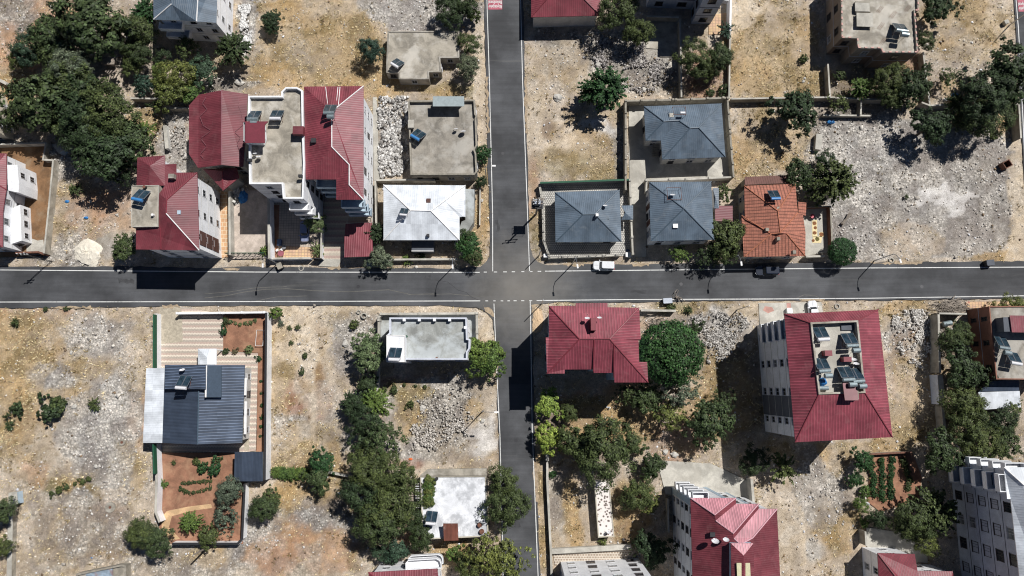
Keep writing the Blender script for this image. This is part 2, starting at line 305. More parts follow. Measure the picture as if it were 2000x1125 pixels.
ZONES = [(60,60,140,95,'orange',.9),(10,15,60,35,'grey',.8),(30,180,60,40,'gold',.7),(225,110,60,60,'rosy',.7),(240,160,30,40,'beige',.8),(560,90,110,90,'straw',.8),
(680,110,80,110,'gold',.75),(492,50,26,70,'lgrey',1),(640,20,60,30,'beige',.6),(840,30,130,40,'fine',1),(600,115,50,26,'grey',.6),(740,150,90,50,'gold',.7),(890,172,80,16,'green',.7),
(460,160,50,16,'grey',.8),(420,172,30,10,'grey',.8),(345,270,34,60,'lgrey',.85),(280,240,40,30,'gold',.8),(765,275,34,72,'lgrey',1),(765,250,24,40,'white',.5),(940,200,16,150,'cream',.8),(945,410,14,90,'gold',.6),
(940,470,16,60,'straw',.6),(125,340,26,70,'lgrey',.9),(150,400,50,50,'straw',.6),(205,405,50,40,'orange',.9),(140,455,60,40,'straw',.7),(150,490,40,40,'lgrey',.8),(210,470,30,40,'slab',.7),(240,420,30,50,'beige',.6),
(150,440,24,60,'rosy',.6),(100,500,50,12,'grey',.6),(560,506,200,8,'cream',.9),
(1060,110,40,50,'beige',.8),(1100,130,60,50,'dusty',.8),(1085,70,40,20,'grey',.7),(1200,100,62,45,'grey',1),(1270,140,60,40,'grey',.9),(1245,165,40,20,'rosy',.9),(1100,180,60,60,'beige',.8),(1175,252,42,20,'white',1),
(1140,300,100,50,'cream',.5),(1130,325,95,34,'green',.35),(1160,290,60,40,'straw',.5),(1215,300,12,60,'grey',.8),(1050,240,30,60,'cream',.7),(1070,255,14,24,'brown',.5),(1040,380,14,70,'orange',.5),(1048,440,12,60,'green',.4),
(1290,70,50,60,'slab',.9),(1380,150,46,50,'red',.8),(1500,90,80,110,'straw',1),(1540,60,50,70,'beige',.5),(1450,20,30,40,'cream',.9),(1500,170,70,30,'gold',.6),(1560,140,60,40,'straw',.8),(1490,280,70,70,'straw',.8),(1460,230,40,40,'beige',.7),
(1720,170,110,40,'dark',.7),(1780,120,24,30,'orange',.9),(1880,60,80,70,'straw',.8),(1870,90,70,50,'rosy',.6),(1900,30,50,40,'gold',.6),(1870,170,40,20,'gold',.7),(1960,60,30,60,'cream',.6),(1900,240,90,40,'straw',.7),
(1640,210,60,16,'rosy',.6),(1690,300,120,90,'grey',1),(1660,380,60,80,'lgrey',1),(1760,330,80,70,'lgrey',.9),(1890,330,110,80,'rosy',1),(1900,420,90,60,'rosy',.9),(1840,385,60,34,'white',.75),(1770,380,24,16,'white',.6),(1870,420,30,20,'white',.5),
(1775,465,54,34,'gold',.45),(1780,470,70,40,'beige',.8),(1850,470,60,34,'dusty',.8),(1940,470,60,34,'dusty',.6),(1985,400,22,130,'cream',.8),(1960,500,60,14,'gold',.4),(1680,430,50,50,'lgrey',.9),(1640,460,24,24,'red',.35),(1640,385,30,30,'dusty',.6),
(1330,600,50,12,'green',.6),(1400,600,60,14,'straw',.7),(1300,645,60,26,'orange',.5),(1340,660,60,40,'rosy',.8),(1400,650,60,50,'lgrey',1),(1440,640,40,40,'white',.4),(1480,610,60,22,'cream',1),(1370,700,40,60,'beige',.7),(1390,790,50,50,'orange',.5),
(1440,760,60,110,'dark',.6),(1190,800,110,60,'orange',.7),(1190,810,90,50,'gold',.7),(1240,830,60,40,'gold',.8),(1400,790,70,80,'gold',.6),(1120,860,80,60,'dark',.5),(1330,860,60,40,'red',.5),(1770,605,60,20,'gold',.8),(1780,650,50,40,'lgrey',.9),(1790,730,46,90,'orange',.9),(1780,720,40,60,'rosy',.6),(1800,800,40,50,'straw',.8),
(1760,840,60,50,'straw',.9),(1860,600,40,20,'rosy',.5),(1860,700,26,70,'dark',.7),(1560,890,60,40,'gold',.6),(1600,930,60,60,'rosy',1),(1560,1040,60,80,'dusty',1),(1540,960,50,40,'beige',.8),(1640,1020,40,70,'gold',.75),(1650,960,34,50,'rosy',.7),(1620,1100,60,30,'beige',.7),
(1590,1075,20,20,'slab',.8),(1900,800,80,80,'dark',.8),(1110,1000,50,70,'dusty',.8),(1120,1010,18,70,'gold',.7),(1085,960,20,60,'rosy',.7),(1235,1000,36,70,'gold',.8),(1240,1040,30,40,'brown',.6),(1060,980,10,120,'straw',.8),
(70,690,90,70,'gold',.75),(30,760,50,60,'straw',.9),(60,860,60,50,'gold',.7),(60,610,100,14,'orange',.7),(130,660,60,50,'beige',.8),(200,660,60,40,'lgrey',.7),(110,740,50,30,'lgrey',.9),(220,790,50,60,'lgrey',1),(180,720,40,24,'straw',.6),(260,740,24,60,'beige',.8),
(268,820,18,60,'orange',.8),(140,770,60,20,'gold',.6),(110,880,60,40,'dusty',.8),(200,870,60,50,'lgrey',.9),(250,920,30,60,'straw',.6),(130,955,60,18,'green',.85),(180,930,30,10,'green',.6),(150,1000,60,40,'lgrey',1),(210,1000,34,26,'orange',.5),(100,1050,40,60,'straw',.7),(100,1075,16,26,'gold',.8),
(60,930,30,30,'orange',.6),(180,1060,80,40,'rosy',.8),(210,1085,40,8,'brown',.7),(30,1000,20,80,'beige',.6),(380,1095,110,40,'rosy',.8),(420,1085,50,26,'gold',.5),
(560,640,60,50,'cream',1),(600,700,60,60,'cream',.8),(550,700,40,50,'straw',.5),(560,760,34,40,'straw',.6),(600,790,40,60,'red',.7),(570,800,30,40,'red',.7),(540,820,24,50,'straw',.6),(610,760,30,50,'beige',.6),(700,640,40,40,'rosy',.9),(680,680,30,50,'lgrey',.7),
(600,870,60,60,'beige',.8),(570,830,50,24,'lgrey',.6),(590,890,50,40,'straw',.7),(650,850,40,50,'rosy',.7),(625,655,14,30,'brown',.6),(622,735,10,26,'brown',.8),
(810,742,70,14,'red',.8),(840,780,80,50,'lgrey',1),(880,800,60,50,'grey',1),(800,800,30,50,'straw',.8),(790,760,40,20,'green',.6),(820,770,30,12,'green',.6),(820,870,60,30,'lgrey',.8),(880,870,60,34,'rosy',.7),(945,850,30,50,'white',.8),(950,770,24,60,'dusty',.9),(925,810,16,30,'straw',.7),
(800,905,30,10,'red',.8),(955,640,14,40,'cream',.9),(590,975,60,40,'gold',.6),(600,960,50,40,'straw',.8),(620,1010,50,30,'white',.55),(620,1015,60,40,'lgrey',1),(500,1060,60,60,'lgrey',1),(560,1060,60,40,'orange',1),(530,1090,50,40,'orange',.9),(640,1080,50,40,'orange',.7),(505,1030,40,20,'rosy',.8),
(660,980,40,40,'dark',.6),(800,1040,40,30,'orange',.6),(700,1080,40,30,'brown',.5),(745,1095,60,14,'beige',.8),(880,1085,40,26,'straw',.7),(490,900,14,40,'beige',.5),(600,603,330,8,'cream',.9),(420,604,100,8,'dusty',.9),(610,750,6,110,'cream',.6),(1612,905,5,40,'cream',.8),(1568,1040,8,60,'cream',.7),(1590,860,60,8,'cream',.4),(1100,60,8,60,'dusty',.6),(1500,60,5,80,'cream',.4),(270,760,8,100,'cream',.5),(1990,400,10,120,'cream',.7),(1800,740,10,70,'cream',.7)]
POLYZ = [([(1600, 228), (1800, 232), (1935, 262), (1985, 300), (1975, 420), (1968, 480), (1880, 506), (1800, 505), (1720, 508), (1660, 505), (1622, 500), (1618, 400), (1602, 300)], 'fine', .85),
 ([(1602, 236), (1760, 245), (1800, 300), (1760, 380), (1700, 440), (1690, 505), (1640, 505), (1620, 400), (1600, 300)], 'lgrey', .75),
 ([(1720, 448), (1760, 430), (1830, 440), (1850, 470), (1840, 500), (1770, 506), (1722, 490)], 'beige', .7), ([(1965, 300), (2010, 300), (2010, 515), (1960, 515), (1975, 420)], 'cream', .8),
 ([(1785, 368), (1830, 366), (1850, 350), (1862, 368), (1895, 366), (1910, 378), (1880, 392), (1890, 405), (1870, 425), (1850, 412), (1815, 400), (1790, 402)], 'white', .85),
 ([(700, -5), (900, -5), (905, 60), (760, 58), (745, 40), (700, 20)], 'fine', .8), ([(120, 780), (230, 740), (280, 760), (272, 850), (250, 960), (150, 930), (100, 860)], 'lgrey', .6), ([(60, 960), (250, 970), (262, 1100), (60, 1120)], 'rosy', .55),
 ([(150, 350), (262, 370), (262, 450), (170, 470), (120, 430)], 'orange', .45), ([(1570, 905), (1640, 910), (1650, 1000), (1610, 1060), (1570, 1010), (1545, 940)], 'fine', .6), ([(545, 605), (640, 606), (650, 680), (600, 720), (540, 700)], 'cream', .55), ([(500, 0), (700, 0), (740, 60), (745, 175), (600, 165), (470, 160), (480, 110), (500, 60)], 'straw', .55), ([(600, 20), (690, 60), (745, 100), (745, 180), (640, 165), (590, 100)], 'gold', .4), ([(1432, 60), (1600, 20), (1612, 188), (1432, 190)], 'straw', .55), ([(1435, 205), (1540, 200), (1590, 260), (1560, 330), (1440, 345)], 'straw', .5), ([(1812, 30), (1975, 20), (1985, 110), (1900, 130), (1812, 110)], 'straw', .45), ([(-60, 610), (90, 612), (130, 680), (90, 740), (60, 870), (-60, 880)], 'gold', .45), ([(535, 830), (660, 820), (690, 960), (560, 1010), (535, 950)], 'straw', .45), ([(1090, 780), (1280, 770), (1290, 850), (1100, 870)], 'gold', .5), ([(1590, 868), (1740, 862), (1750, 882), (1690, 890), (1640, 930), (1600, 900)], 'gold', .5), ([(1748, 700), (1830, 700), (1836, 850), (1750, 860)], 'straw', .5)]
def build_ground():
    xs = np.concatenate([[-1500, -700, -300, -170], np.arange(-118, 118.01, 0.5), [170, 300, 700, 1500]])
    ys = np.concatenate([[-1500, -700, -300, -110], np.arange(-50, 88.01, 0.5), [140, 300, 700, 1500]])
    X, Y = np.meshgrid(xs, ys, indexing='ij')
    # the same ray geometry as P(), backwards: where on the photograph a ground point lies
    ct, st = math.cos(TILT), math.sin(TILT)
    def to_px(X, Y):
        d = Y*st + HC*ct; u = FPX*X/d; v = FPX*(Y*ct - HC*st)/d
        return 1000+u, 562.5-v
    PX, PY = to_px(X, Y)
    wx = (fbm(X, Y, 0.10, 1)-.5)*60 + (fbm(X, Y, 0.6, 3)-.5)*40; wy = (fbm(X, Y, 0.10, 5)-.5)*60 + (fbm(X, Y, 0.6, 6)-.5)*40
    PN = fbm(X, Y, 0.45, 0, 5); PN2 = fbm(X, Y, 0.8, 4, 4)
    b = KIND['beige']; col = np.zeros(X.shape+(3,)); col[:] = b[0][:3]; rub = np.full(X.shape, b[1]); gra = np.full(X.shape, b[2])
    for cx, cy, rx, ry, k, w in ZONES:
        kc, kr, kg = KIND[k]
        sc = min(1.0, max(rx, ry)/60.0)*0.75; n2 = min(1, min(rx, ry)/30.)
        d = np.sqrt(((PX+wx*sc*n2-cx)/rx)**2+((PY+wy*sc*n2-cy)/ry)**2)
        t = np.clip((1.22+(PN-.5)*.9-d)/0.4, 0, 1)*(.3+.7*w)*np.clip(1.05+(PN2-.42)*1.3, .7, 1)
        col = col*(1-t[..., None])+np.array(kc[:3])*t[..., None]; rub = rub*(1-t)+kr*t; gra = gra*(1-t)+kg*t
    wx2 = (fbm(X, Y, .35, 3)-.5)*26; wy2 = (fbm(X, Y, .35, 7)-.5)*26
    for poly, k, w in POLYZ:
        t = pip(PX+wx2, PY+wy2, poly)*w; kc, kr, kg = KIND[k]
        col = col*(1-t[..., None])+np.array(kc[:3])*t[..., None]; rub = rub*(1-t)+kr*t; gra = gra*(1-t)+kg*t
    mo = lambda n, lo, hi: np.clip((n-lo)/(hi-lo), 0, 1)[..., None]
    A = fbm(X, Y, .34, 3, 5); B = fbm(X, Y, .42, 6, 5); D = fbm(X, Y, .16, 1, 4)
    gg = gra[..., None]; rr_ = rub[..., None]
    col = col+(np.array(C(140, 122, 84)[:3])-col)*mo(A, .5, .62)*.75*np.clip(gg*1.3, 0, 1)
    col = col+(np.array(C(190, 160, 114)[:3])-col)*mo(D, .52, .66)*.6*np.clip(gg*1.2, 0, 1)
    col = col+(np.array(C(224, 218, 208)[:3])-col)*mo(B, .5, .62)*.7*np.clip(.35+rr_*.6-.3*gg, .08, 1)
    col = col+(np.array(C(150, 142, 136)[:3])-col)*mo(1-B, .5, .66)*.65*np.clip(.3+rr_, 0, 1)
    rub = np.clip(rub+(mo(B, .52, .66)[..., 0]-.35)*.5, 0, 1); gra = np.clip(gra*(.55+1.1*mo(A, .42, .6)[..., 0]), 0, 1)
    big = 0.62+0.5*fbm(X, Y, 0.25, 2)+0.28*fbm(X, Y, 0.9, 5); col *= big[..., None]*np.array([1.0, .99, .99])
    z = -0.05-0.28*fbm(X, Y, 0.35, 4)*np.clip(0.3+rub, 0, 1)
    n0, n1 = len(xs), len(ys)
    verts = np.stack([X, Y, z], -1).reshape(-1, 3)
    i, j = np.meshgrid(np.arange(n0-1), np.arange(n1-1), indexing='ij'); a = (i*n1+j).ravel()
    faces = np.stack([a, a+n1, a+n1+1, a+1], -1)
    me = fastmesh("ground", verts, faces)
    ca = me.color_attributes.new(name="soil", type='FLOAT_COLOR', domain='POINT')
    ca.data.foreach_set('color', np.concatenate([col.reshape(-1, 3), np.ones((len(verts), 1))], 1).ravel().astype(np.float32))
    cb = me.color_attributes.new(name="cover", type='FLOAT_COLOR', domain='POINT')
    ll = np.stack([rub.ravel(), gra.ravel(), np.zeros(len(verts)), np.ones(len(verts))], 1)
    cb.data.foreach_set('color', ll.ravel().astype(np.float32))
    o = bpy.data.objects.new("ground", me); link(o); o['kind'] = 'structure'
    m, nt, bs = newmat("bare_ground"); tc = N(nt, "ShaderNodeTexCoord").outputs['Object']
    at = N(nt, "ShaderNodeAttribute", attribute_name="soil"); ac = N(nt, "ShaderNodeAttribute", attribute_name="cover")
    sp = N(nt, "ShaderNodeSeparateColor"); nt.links.new(ac.outputs[0], sp.inputs[0])
    c = at.outputs[0]
    c = mixc(nt, 'MULTIPLY', 1.0, c, ramp(nt, noise_n(nt, tc, 0.9, 6, 0.7), [(0.3, (0.74, 0.72, 0.68, 1)), (0.5, 1.0), (0.7, 1.2)]))
    # broken stone and grit
    vo = N(nt, "ShaderNodeTexVoronoi"); vo.inputs['Scale'].default_value = 2.6; nt.links.new(tc, vo.inputs['Vector'])
    vs = N(nt, "ShaderNodeSeparateColor"); nt.links.new(vo.outputs['Color'], vs.inputs[0])
    st_ = ramp(nt, vs.outputs[0], [(0.0, 0.62), (0.45, 0.95), (0.85, 1.12), (1.0, 1.5)])
    ed = ramp(nt, vo.outputs['Distance'], [(0.3, 1.0), (0.7, 0.6)])
    c = mixc(nt, 'MIX', sp.outputs[0], c, mixc(nt, 'MULTIPLY', 1.0, mixc(nt, 'MULTIPLY', 1.0, c, st_), ed))
    # matted dry grass: stretched streaks
    ws = noise_n(nt, tc, 3.2, 5, 0.75, 2.5)
    c = mixc(nt, 'MULTIPLY', sp.outputs[1], c, ramp(nt, ws, [(0.34, (0.42, 0.39, 0.33, 1)), (0.5, (0.97, 0.95, 0.92, 1)), (0.66, (1.3, 1.26, 1.18, 1))]))
    sk = noise_n(nt, tc, 7.0, 3, 0.7)
    c = mixc(nt, 'MULTIPLY', 1.0, c, ramp(nt, sk, [(0.3, 0.6), (0.5, 1.0), (0.72, 1.32)]))
    nt.links.new(c, bs.inputs['Base Color']); bs.inputs['Roughness'].default_value = 0.95; bs.inputs['Specular IOR Level'].default_value = 0.1
    ad = N(nt, "ShaderNodeMath", operation='ADD'); nt.links.new(ws, ad.inputs[0]); nt.links.new(sk, ad.inputs[1])
    bump(nt, bs, ad.outputs[0], 0.9, 0.14)
    me.materials.append(m)
    return X, Y, z, rub, gra, col
def fastmesh(name, verts, faces):
    me = bpy.data.meshes.new(name); nf, k = faces.shape
    me.vertices.add(len(verts)); me.vertices.foreach_set('co', np.asarray(verts, np.float32).ravel())
    me.loops.add(nf*k); me.loops.foreach_set('vertex_index', faces.ravel().astype(np.int32))
    me.polygons.add(nf); me.polygons.foreach_set('loop_start', np.arange(0, nf*k, k, dtype=np.int32))
    me.update(calc_edges=True); return me
GX, GY, GZ, GRUB, GGRA, GCOL = build_ground()

# ---------------------------------------------------------------- roads
def jitter_line(pts, amp, step=1.2, seed=1):
    r = random.Random(seed); out = []
    for a, b in zip(pts[:-1], pts[1:]):
        n = max(1, int((b-a).length/step))
        for i in range(n):
            p = a.lerp(b, i/n); out.append(Vector((p.x+r.uniform(-amp, amp), p.y+r.uniform(-amp, amp), 0)))
    out.append(pts[-1]); return out
def asphalt_mat():
    m, nt, b = newmat("asphalt"); tc = N(nt, "ShaderNodeTexCoord").outputs['Object']
    n1 = noise_n(nt, tc, 0.12, 5, 0.6); n2 = noise_n(nt, tc, 14, 3, 0.7)
    mp = N(nt, "ShaderNodeMapping"); mp.inputs['Scale'].default_value = (0.06, 1.0, 1); nt.links.new(tc, mp.inputs[0])
    n3 = noise_n(nt, mp.outputs[0], 1.4, 4, 0.6)
    c = mixc(nt, 'MULTIPLY', 1.0, (0.062, 0.064, 0.069, 1), ramp(nt, n1, [(0.37, 0.7), (0.63, 1.4)]))
    c = mixc(nt, 'MULTIPLY', 1.0, c, ramp(nt, n2, [(0.25, 0.75), (0.75, 1.3)]))
    c = mixc(nt, 'MULTIPLY', 1.0, c, ramp(nt, n3, [(0.3, 0.84), (0.7, 1.14)]))
    # pale dust that traffic has spread over the crossing
    ve = N(nt, "ShaderNodeVectorMath", operation='DISTANCE'); nt.links.new(tc, ve.inputs[0]); ve.inputs[1].default_value = tuple(P(1022, 565))
    n4 = noise_n(nt, tc, 0.3, 4, 0.6, 0.5); mu = N(nt, "ShaderNodeMath", operation='MULTIPLY'); mu.inputs[1].default_value = 9
    nt.links.new(n4, mu.inputs[0]); ad = N(nt, "ShaderNodeMath", operation='ADD'); nt.links.new(ve.outputs['Value'], ad.inputs[0]); nt.links.new(mu.outputs[0], ad.inputs[1])
    dm = N(nt, "ShaderNodeMath", operation='MULTIPLY'); dm.inputs[1].default_value = 0.05; nt.links.new(ad.outputs[0], dm.inputs[0])
    c = mixc(nt, 'MIX', ramp(nt, dm.outputs[0], [(0.2, 0.6), (0.85, 0.0)]), c, (0.27, 0.25, 0.22, 1))
    n5 = noise_n(nt, mp.outputs[0], 0.5, 6, 0.7, 1.5)
    c = mixc(nt, 'MIX', ramp(nt, n5, [(0.6, 0.0), (0.72, 0.22)]), c, (0.2, 0.19, 0.17, 1))
    nt.links.new(c, b.inputs['Base Color']); b.inputs['Roughness'].default_value = 0.85; bump(nt, b, n2, 0.25, 0.02); return m
M['asphalt'] = asphalt_mat()
nw = PP([(-260, 519), (0, 521), (120, 521), (250, 520), (420, 524), (450, 521), (560, 521), (700, 524), (900, 524), (938, 521), (950, 512), (957, 498), (958, 470), (955, 400), (952, 300), (949, 160), (946, 0), (943, -150)])
ne = PP([(1019, -150), (1022, 0), (1024, 100), (1026, 200), (1030, 300), (1033, 400), (1035, 470), (1040, 500), (1052, 513), (1070, 517), (1220, 516), (1400, 515), (1600, 513), (1800, 512), (2000, 510), (2260, 508)])
se = PP([(2260, 581), (2000, 583.5), (1700, 586.5), (1400, 587), (1250, 590), (1075, 591), (1052, 595), (1043, 604), (1040, 640), (1042, 740), (1045, 860), (1050, 960), (1055, 1125), (1060, 1300)])
sw = PP([(988, 1300), (980, 1125), (978, 1000), (974, 850), (970, 720), (967, 650), (962, 624), (950, 608), (930, 600), (860, 597), (760, 597), (600, 597), (420, 597), (350, 598), (200, 600), (0, 602), (-260, 603)])
outline = jitter_line(nw, 0.12, seed=1)+jitter_line(ne, 0.12, seed=2)+jitter_line(se, 0.12, seed=3)+jitter_line(sw, 0.12, seed=4)
EXCL.append([(p.x, p.y) for p in outline])
b = MB(); b.ngon([(p.x, p.y, 0.06) for p in outline]); tag(b.build("road", M['asphalt']), kind='structure')
ne2 = PP([(1981, -150), (1980, 0), (1984, 60), (1990, 160), (1995, 250), (2004, 420), (2010, 512), (2300, 512), (2300, -150)])
b = MB(); b.ngon([(p.x, p.y, 0.05) for p in ne2]); tag(b.build("road", M['asphalt']), kind='structure'); EXCL.append([(p.x, p.y) for p in ne2])
def paint_mat():
    m, nt, bs = newmat("road_paint"); tc = N(nt, "ShaderNodeTexCoord").outputs['Object']
    n = noise_n(nt, tc, 3.5, 5, 0.75); n2 = noise_n(nt, tc, 0.15, 3, 0.6)
    f = mixc(nt, 'MULTIPLY', 1.0, ramp(nt, n, [(0.33, 0.2), (0.46, 1.0)]), ramp(nt, n2, [(0.35, 0.72), (0.6, 1.0)]))
    nt.links.new(mixc(nt, 'MIX', f, (0.2, 0.2, 0.2, 1), (0.74, 0.74, 0.72, 1)), bs.inputs['Base Color']); bs.inputs['Roughness'].default_value = 0.75; return m
M['paint'] = paint_mat()
def stripe(pts, w=0.16, z=0.066):
    b = MB(); pts = PP(pts)
    for a, c in zip(pts[:-1], pts[1:]):
        d = (c-a).normalized(); n = Vector((-d.y, d.x, 0))*w/2
        q = [a-n, c-n, c+n, a+n]; b.quad(*[(p.x, p.y, z) for p in q])
    return b
lb = MB()
def addstripe(*a, **k):
    s = stripe(*a, **k); lb_ = lb
    for f in s.f: lb_.face([s.v[i] for i in f])
addstripe([(-260, 525), (0, 527.3), (500, 531.4), (936.9, 532)]); addstripe([(1064.4, 529.7), (1360, 526.8), (1700, 523.4), (2000, 521.8), (2260, 520)])
addstripe([(-260, 591), (0, 590), (500, 589), (938, 587.7)]); addstripe([(1048, 587), (1240, 585), (1500, 584), (1700, 582.5), (2000, 577.8), (2260, 575)])
addstripe([(948, -150), (951, 0), (956, 160), (962.2, 420), (962.3, 530)]); addstripe([(1013, -150), (1016.8, 0), (1020.7, 160), (1030.4, 420), (1034.3, 531)])
addstripe([(964.8, 593), (970, 720), (976.5, 850), (983, 1125), (988, 1300)]); addstripe([(1035.5, 588), (1036.5, 640), (1039.5, 840), (1051, 1125), (1058, 1300)])
for x0, x1, y in [(944.8, 951, 531.5), (964.5, 971, 531.3), (982.7, 990, 531.1), (999.5, 1006, 530.9), (1018, 1024, 530.7), (1033, 1040, 530.5), (1050, 1057, 530),
                  (948, 953.5, 587.7), (963.5, 968, 587.7), (977.7, 983, 587.7), (991, 996, 587.6), (1003, 1009, 587.5), (1018, 1024, 587.4), (1033.6, 1039.5, 587.3)]:
    addstripe([(x0, y), (x1, y)])
addstripe([(1983, -100), (1984, 0), (1989, 60), (1996, 200), (2006, 420)])
tag(lb.build("road_markings", M['paint']), kind='structure')
def road_text(px, py, lines, wpx, hpx):
    M['redmark'] = mottled('red_road_paint', (0.42, 0.10, 0.14, 1), 0.8, 1.15, 1.5, 8, 0.7)
    c = P(px, py); w = wpx/10.4; h = hpx/10.4
    r = MB(); r.quad((c.x-w/2, c.y-h/2, .07), (c.x+w/2, c.y-h/2, .07), (c.x+w/2, c.y+h/2, .07), (c.x-w/2, c.y+h/2, .07))
    tag(r.build("road_marking", M['redmark']), kind='structure')
    for k, t in enumerate(lines):
        cu = bpy.data.curves.new("lettering", 'FONT'); cu.body = t; cu.size = 1.0; cu.align_x = 'CENTER'; cu.align_y = 'CENTER'; cu.extrude = 0.0; cu.offset = 0.018
        o = bpy.data.objects.new("road_lettering", cu); link(o); cu.materials.append(M['paint']); o['kind'] = 'structure'
        bpy.context.view_layer.update()
        o.location = (c.x, c.y-h*0.27+k*0.95, 0.078); o.rotation_euler = (0, 0, math.pi); s = (w*0.95)/max(o.dimensions.x, .1); o.scale = (s, 1.0, 1)
road_text(967.2, 6, ["Büyükşehir", "Belediyesi"], 30, 30)
road_text(2001.5, 10, ["Büyükşehir", "Belediyesi"], 30, 30)
# thin pale drag marks and a crack on the asphalt
M['dust'] = mottled('pale_dust_film', (0.13, 0.125, 0.115, 1), 0.8, 1.2, 0.5, 6, 0.95); M['crack'] = plain('bitumen_seam', (0.035, 0.035, 0.037, 1), 0.8)
d = MB()
for pts, w in [([(400, 582), (440, 578), (480, 570), (520, 565), (560, 564), (620, 568), (680, 570), (760, 566), (800, 575), (850, 574)], .14), ([(400, 574), (450, 570), (500, 562), (560, 560)], .1),
               ([(840, 575), (880, 574), (920, 578), (950, 580)], .1), ([(500, 588), (540, 580), (600, 578)], .1), ([(1556, 582), (1570, 576), (1590, 577), (1600, 582)], .12)]:
    s = stripe(pts, w, 0.064)
    for f in s.f: d.face([s.v[i] for i in f])
tag(d.build("road_dust", M['dust']), kind='structure')
s = stripe([(850, 547), (875, 551), (886, 560), (895, 567), (910, 571), (922, 581), (935, 586)], .07, 0.065); tag(s.build("road_seam", M['crack']), kind='structure')

def spill(pts, mat, z=.0645, seed=0):
    w = PP(pts); b = MB(); q = jitter_line(w+[w[0]], .22, .5, seed)[:-1]; b.ngon([(p.x, p.y, z) for p in q]); tag(b.build("road_dust", mat), kind='structure')
M['sand'] = mottled('drifted_sand', C(168, 150, 126), .7, 1.2, 1.5, 6, .95)
for k, pts in enumerate([[(432, 524), (452, 522), (470, 526), (458, 530), (440, 529)], [(318, 597), (345, 594), (352, 600), (320, 602)], [(942, 596), (960, 604), (968, 620), (960, 620), (950, 606)], [(1038, 596), (1052, 593), (1046, 606), (1041, 630)],
    [(640, 520), (668, 520), (664, 526), (642, 526)], [(1100, 516), (1140, 515), (1142, 519), (1100, 520)], [(1560, 584), (1610, 584), (1606, 589), (1562, 588)], [(1235, 514), (1270, 513), (1268, 519), (1238, 519)], [(967, 700), (972, 700), (974, 760), (970, 760)], [(1041, 900), (1049, 900), (1052, 980), (1046, 980)], [(1024, 150), (1028, 150), (1030, 260), (1026, 260)], [(948, 150), (953, 150), (955, 260), (951, 260)], [(100, 600), (180, 598), (180, 602), (100, 603)], [(1700, 512), (1800, 511), (1800, 516), (1702, 516)]]):
    spill(pts, M['sand'], .0645, k)
M['patch'] = mottled('asphalt_patch', (0.055, 0.056, 0.06, 1), .8, 1.2, 1, 10, .9)
for k, pts in enumerate([[(830, 538), (842, 537), (843, 545), (831, 546)], [(968, 430), (974, 430), (975, 452), (969, 452)], [(1230, 566), (1262, 565), (1262, 572), (1231, 573)], [(230, 545), (262, 546), (261, 553), (231, 552)], [(1004, 1000), (1016, 1000), (1017, 1030), (1005, 1030)]]):
    spill(pts, M['patch'], .0635, 50+k)
for x, y in ((982, 300), (700, 560), (1330, 555), (1008, 860), (1800, 560)):
    b = MB(); p = P(x, y); b.tube([(p.x, p.y, .02), (p.x, p.y, .072)], .33, 18); tag(b.build("manhole", M['dsteel']), 'round manhole cover in the asphalt', None, None, 'structure')
# ---------------------------------------------------------------- pavings and beds
M['hex'] = tiles('hex_paver', C(204, 201, 194), C(188, 185, 178), C(122, 120, 117), 0.42, 0.36, 1.0, 0.5, 0.06)
M['hex2'] = tiles('brown_hex_paver', C(168, 150, 132), C(150, 132, 116), C(205, 195, 180), 0.5, 0.42, 1.0, 0.5, 0.08)
M['ytile'] = tiles('yellow_paver', C(214, 184, 138), C(205, 168, 142), C(168, 142, 120), 0.6, 0.6, 1.0, 0.0, 0.05)
M['otile'] = tiles('orange_path_tile', C(206, 168, 128), C(188, 146, 110), C(210, 192, 165), 0.8, 0.8, 1.0, 0.5, 0.05)
M['ltile'] = tiles('pale_yard_tile', C(196, 182, 168), C(186, 172, 158), C(150, 140, 130), 0.5, 0.5, 1.0, 0.0, 0.04)
def striped_paver(name, a, b_, c_, period):
    m, nt, bs = newmat(name); tc = N(nt, "ShaderNodeTexCoord").outputs['Object']; sx = N(nt, "ShaderNodeSeparateXYZ"); nt.links.new(tc, sx.inputs[0])
    wv = N(nt, "ShaderNodeTexWave"); wv.wave_type = 'BANDS'; wv.bands_direction = 'X'; wv.wave_profile = 'TRI'; wv.inputs['Scale'].default_value = 1.1; nt.links.new(tc, wv.inputs[0])
    z = N(nt, "ShaderNodeMath", operation='MULTIPLY'); nt.links.new(wv.outputs[1], z.inputs[0]); z.inputs[1].default_value = 0.22
    ad = N(nt, "ShaderNodeMath", operation='ADD'); nt.links.new(sx.outputs[1], ad.inputs[0]); nt.links.new(z.outputs[0], ad.inputs[1])
    mu = N(nt, "ShaderNodeMath", operation='MULTIPLY'); nt.links.new(ad.outputs[0], mu.inputs[0]); mu.inputs[1].default_value = 1/period
    fr = N(nt, "ShaderNodeMath", operation='FRACT'); nt.links.new(mu.outputs[0], fr.inputs[0])
    c = ramp(nt, fr.outputs[0], [(0.0, a), (0.26, a), (0.3, b_), (0.62, b_), (0.66, c_), (1.0, c_)])
    c = mixc(nt, 'MULTIPLY', 1.0, c, ramp(nt, noise_n(nt, tc, 4, 3), [(0.3, 0.85), (0.7, 1.08)]))
    nt.links.new(c, bs.inputs['Base Color']); bs.inputs['Roughness'].default_value = 0.9; return m
M['stripe'] = striped_paver('striped_paver', C(218, 206, 190), C(184, 164, 152), C(172, 162, 150), 1.05)
M['stripe2'] = striped_paver('dark_striped_paver', C(196, 184, 168), C(172, 150, 140), C(178, 168, 154), 1.4)
M['redsoil'] = mottled('red_garden_soil', C(146, 106, 84), 0.78, 1.2, 0.5, 4, 0.95, bmp=0.9, stain=C(180, 146, 116), stain_amt=0.35)
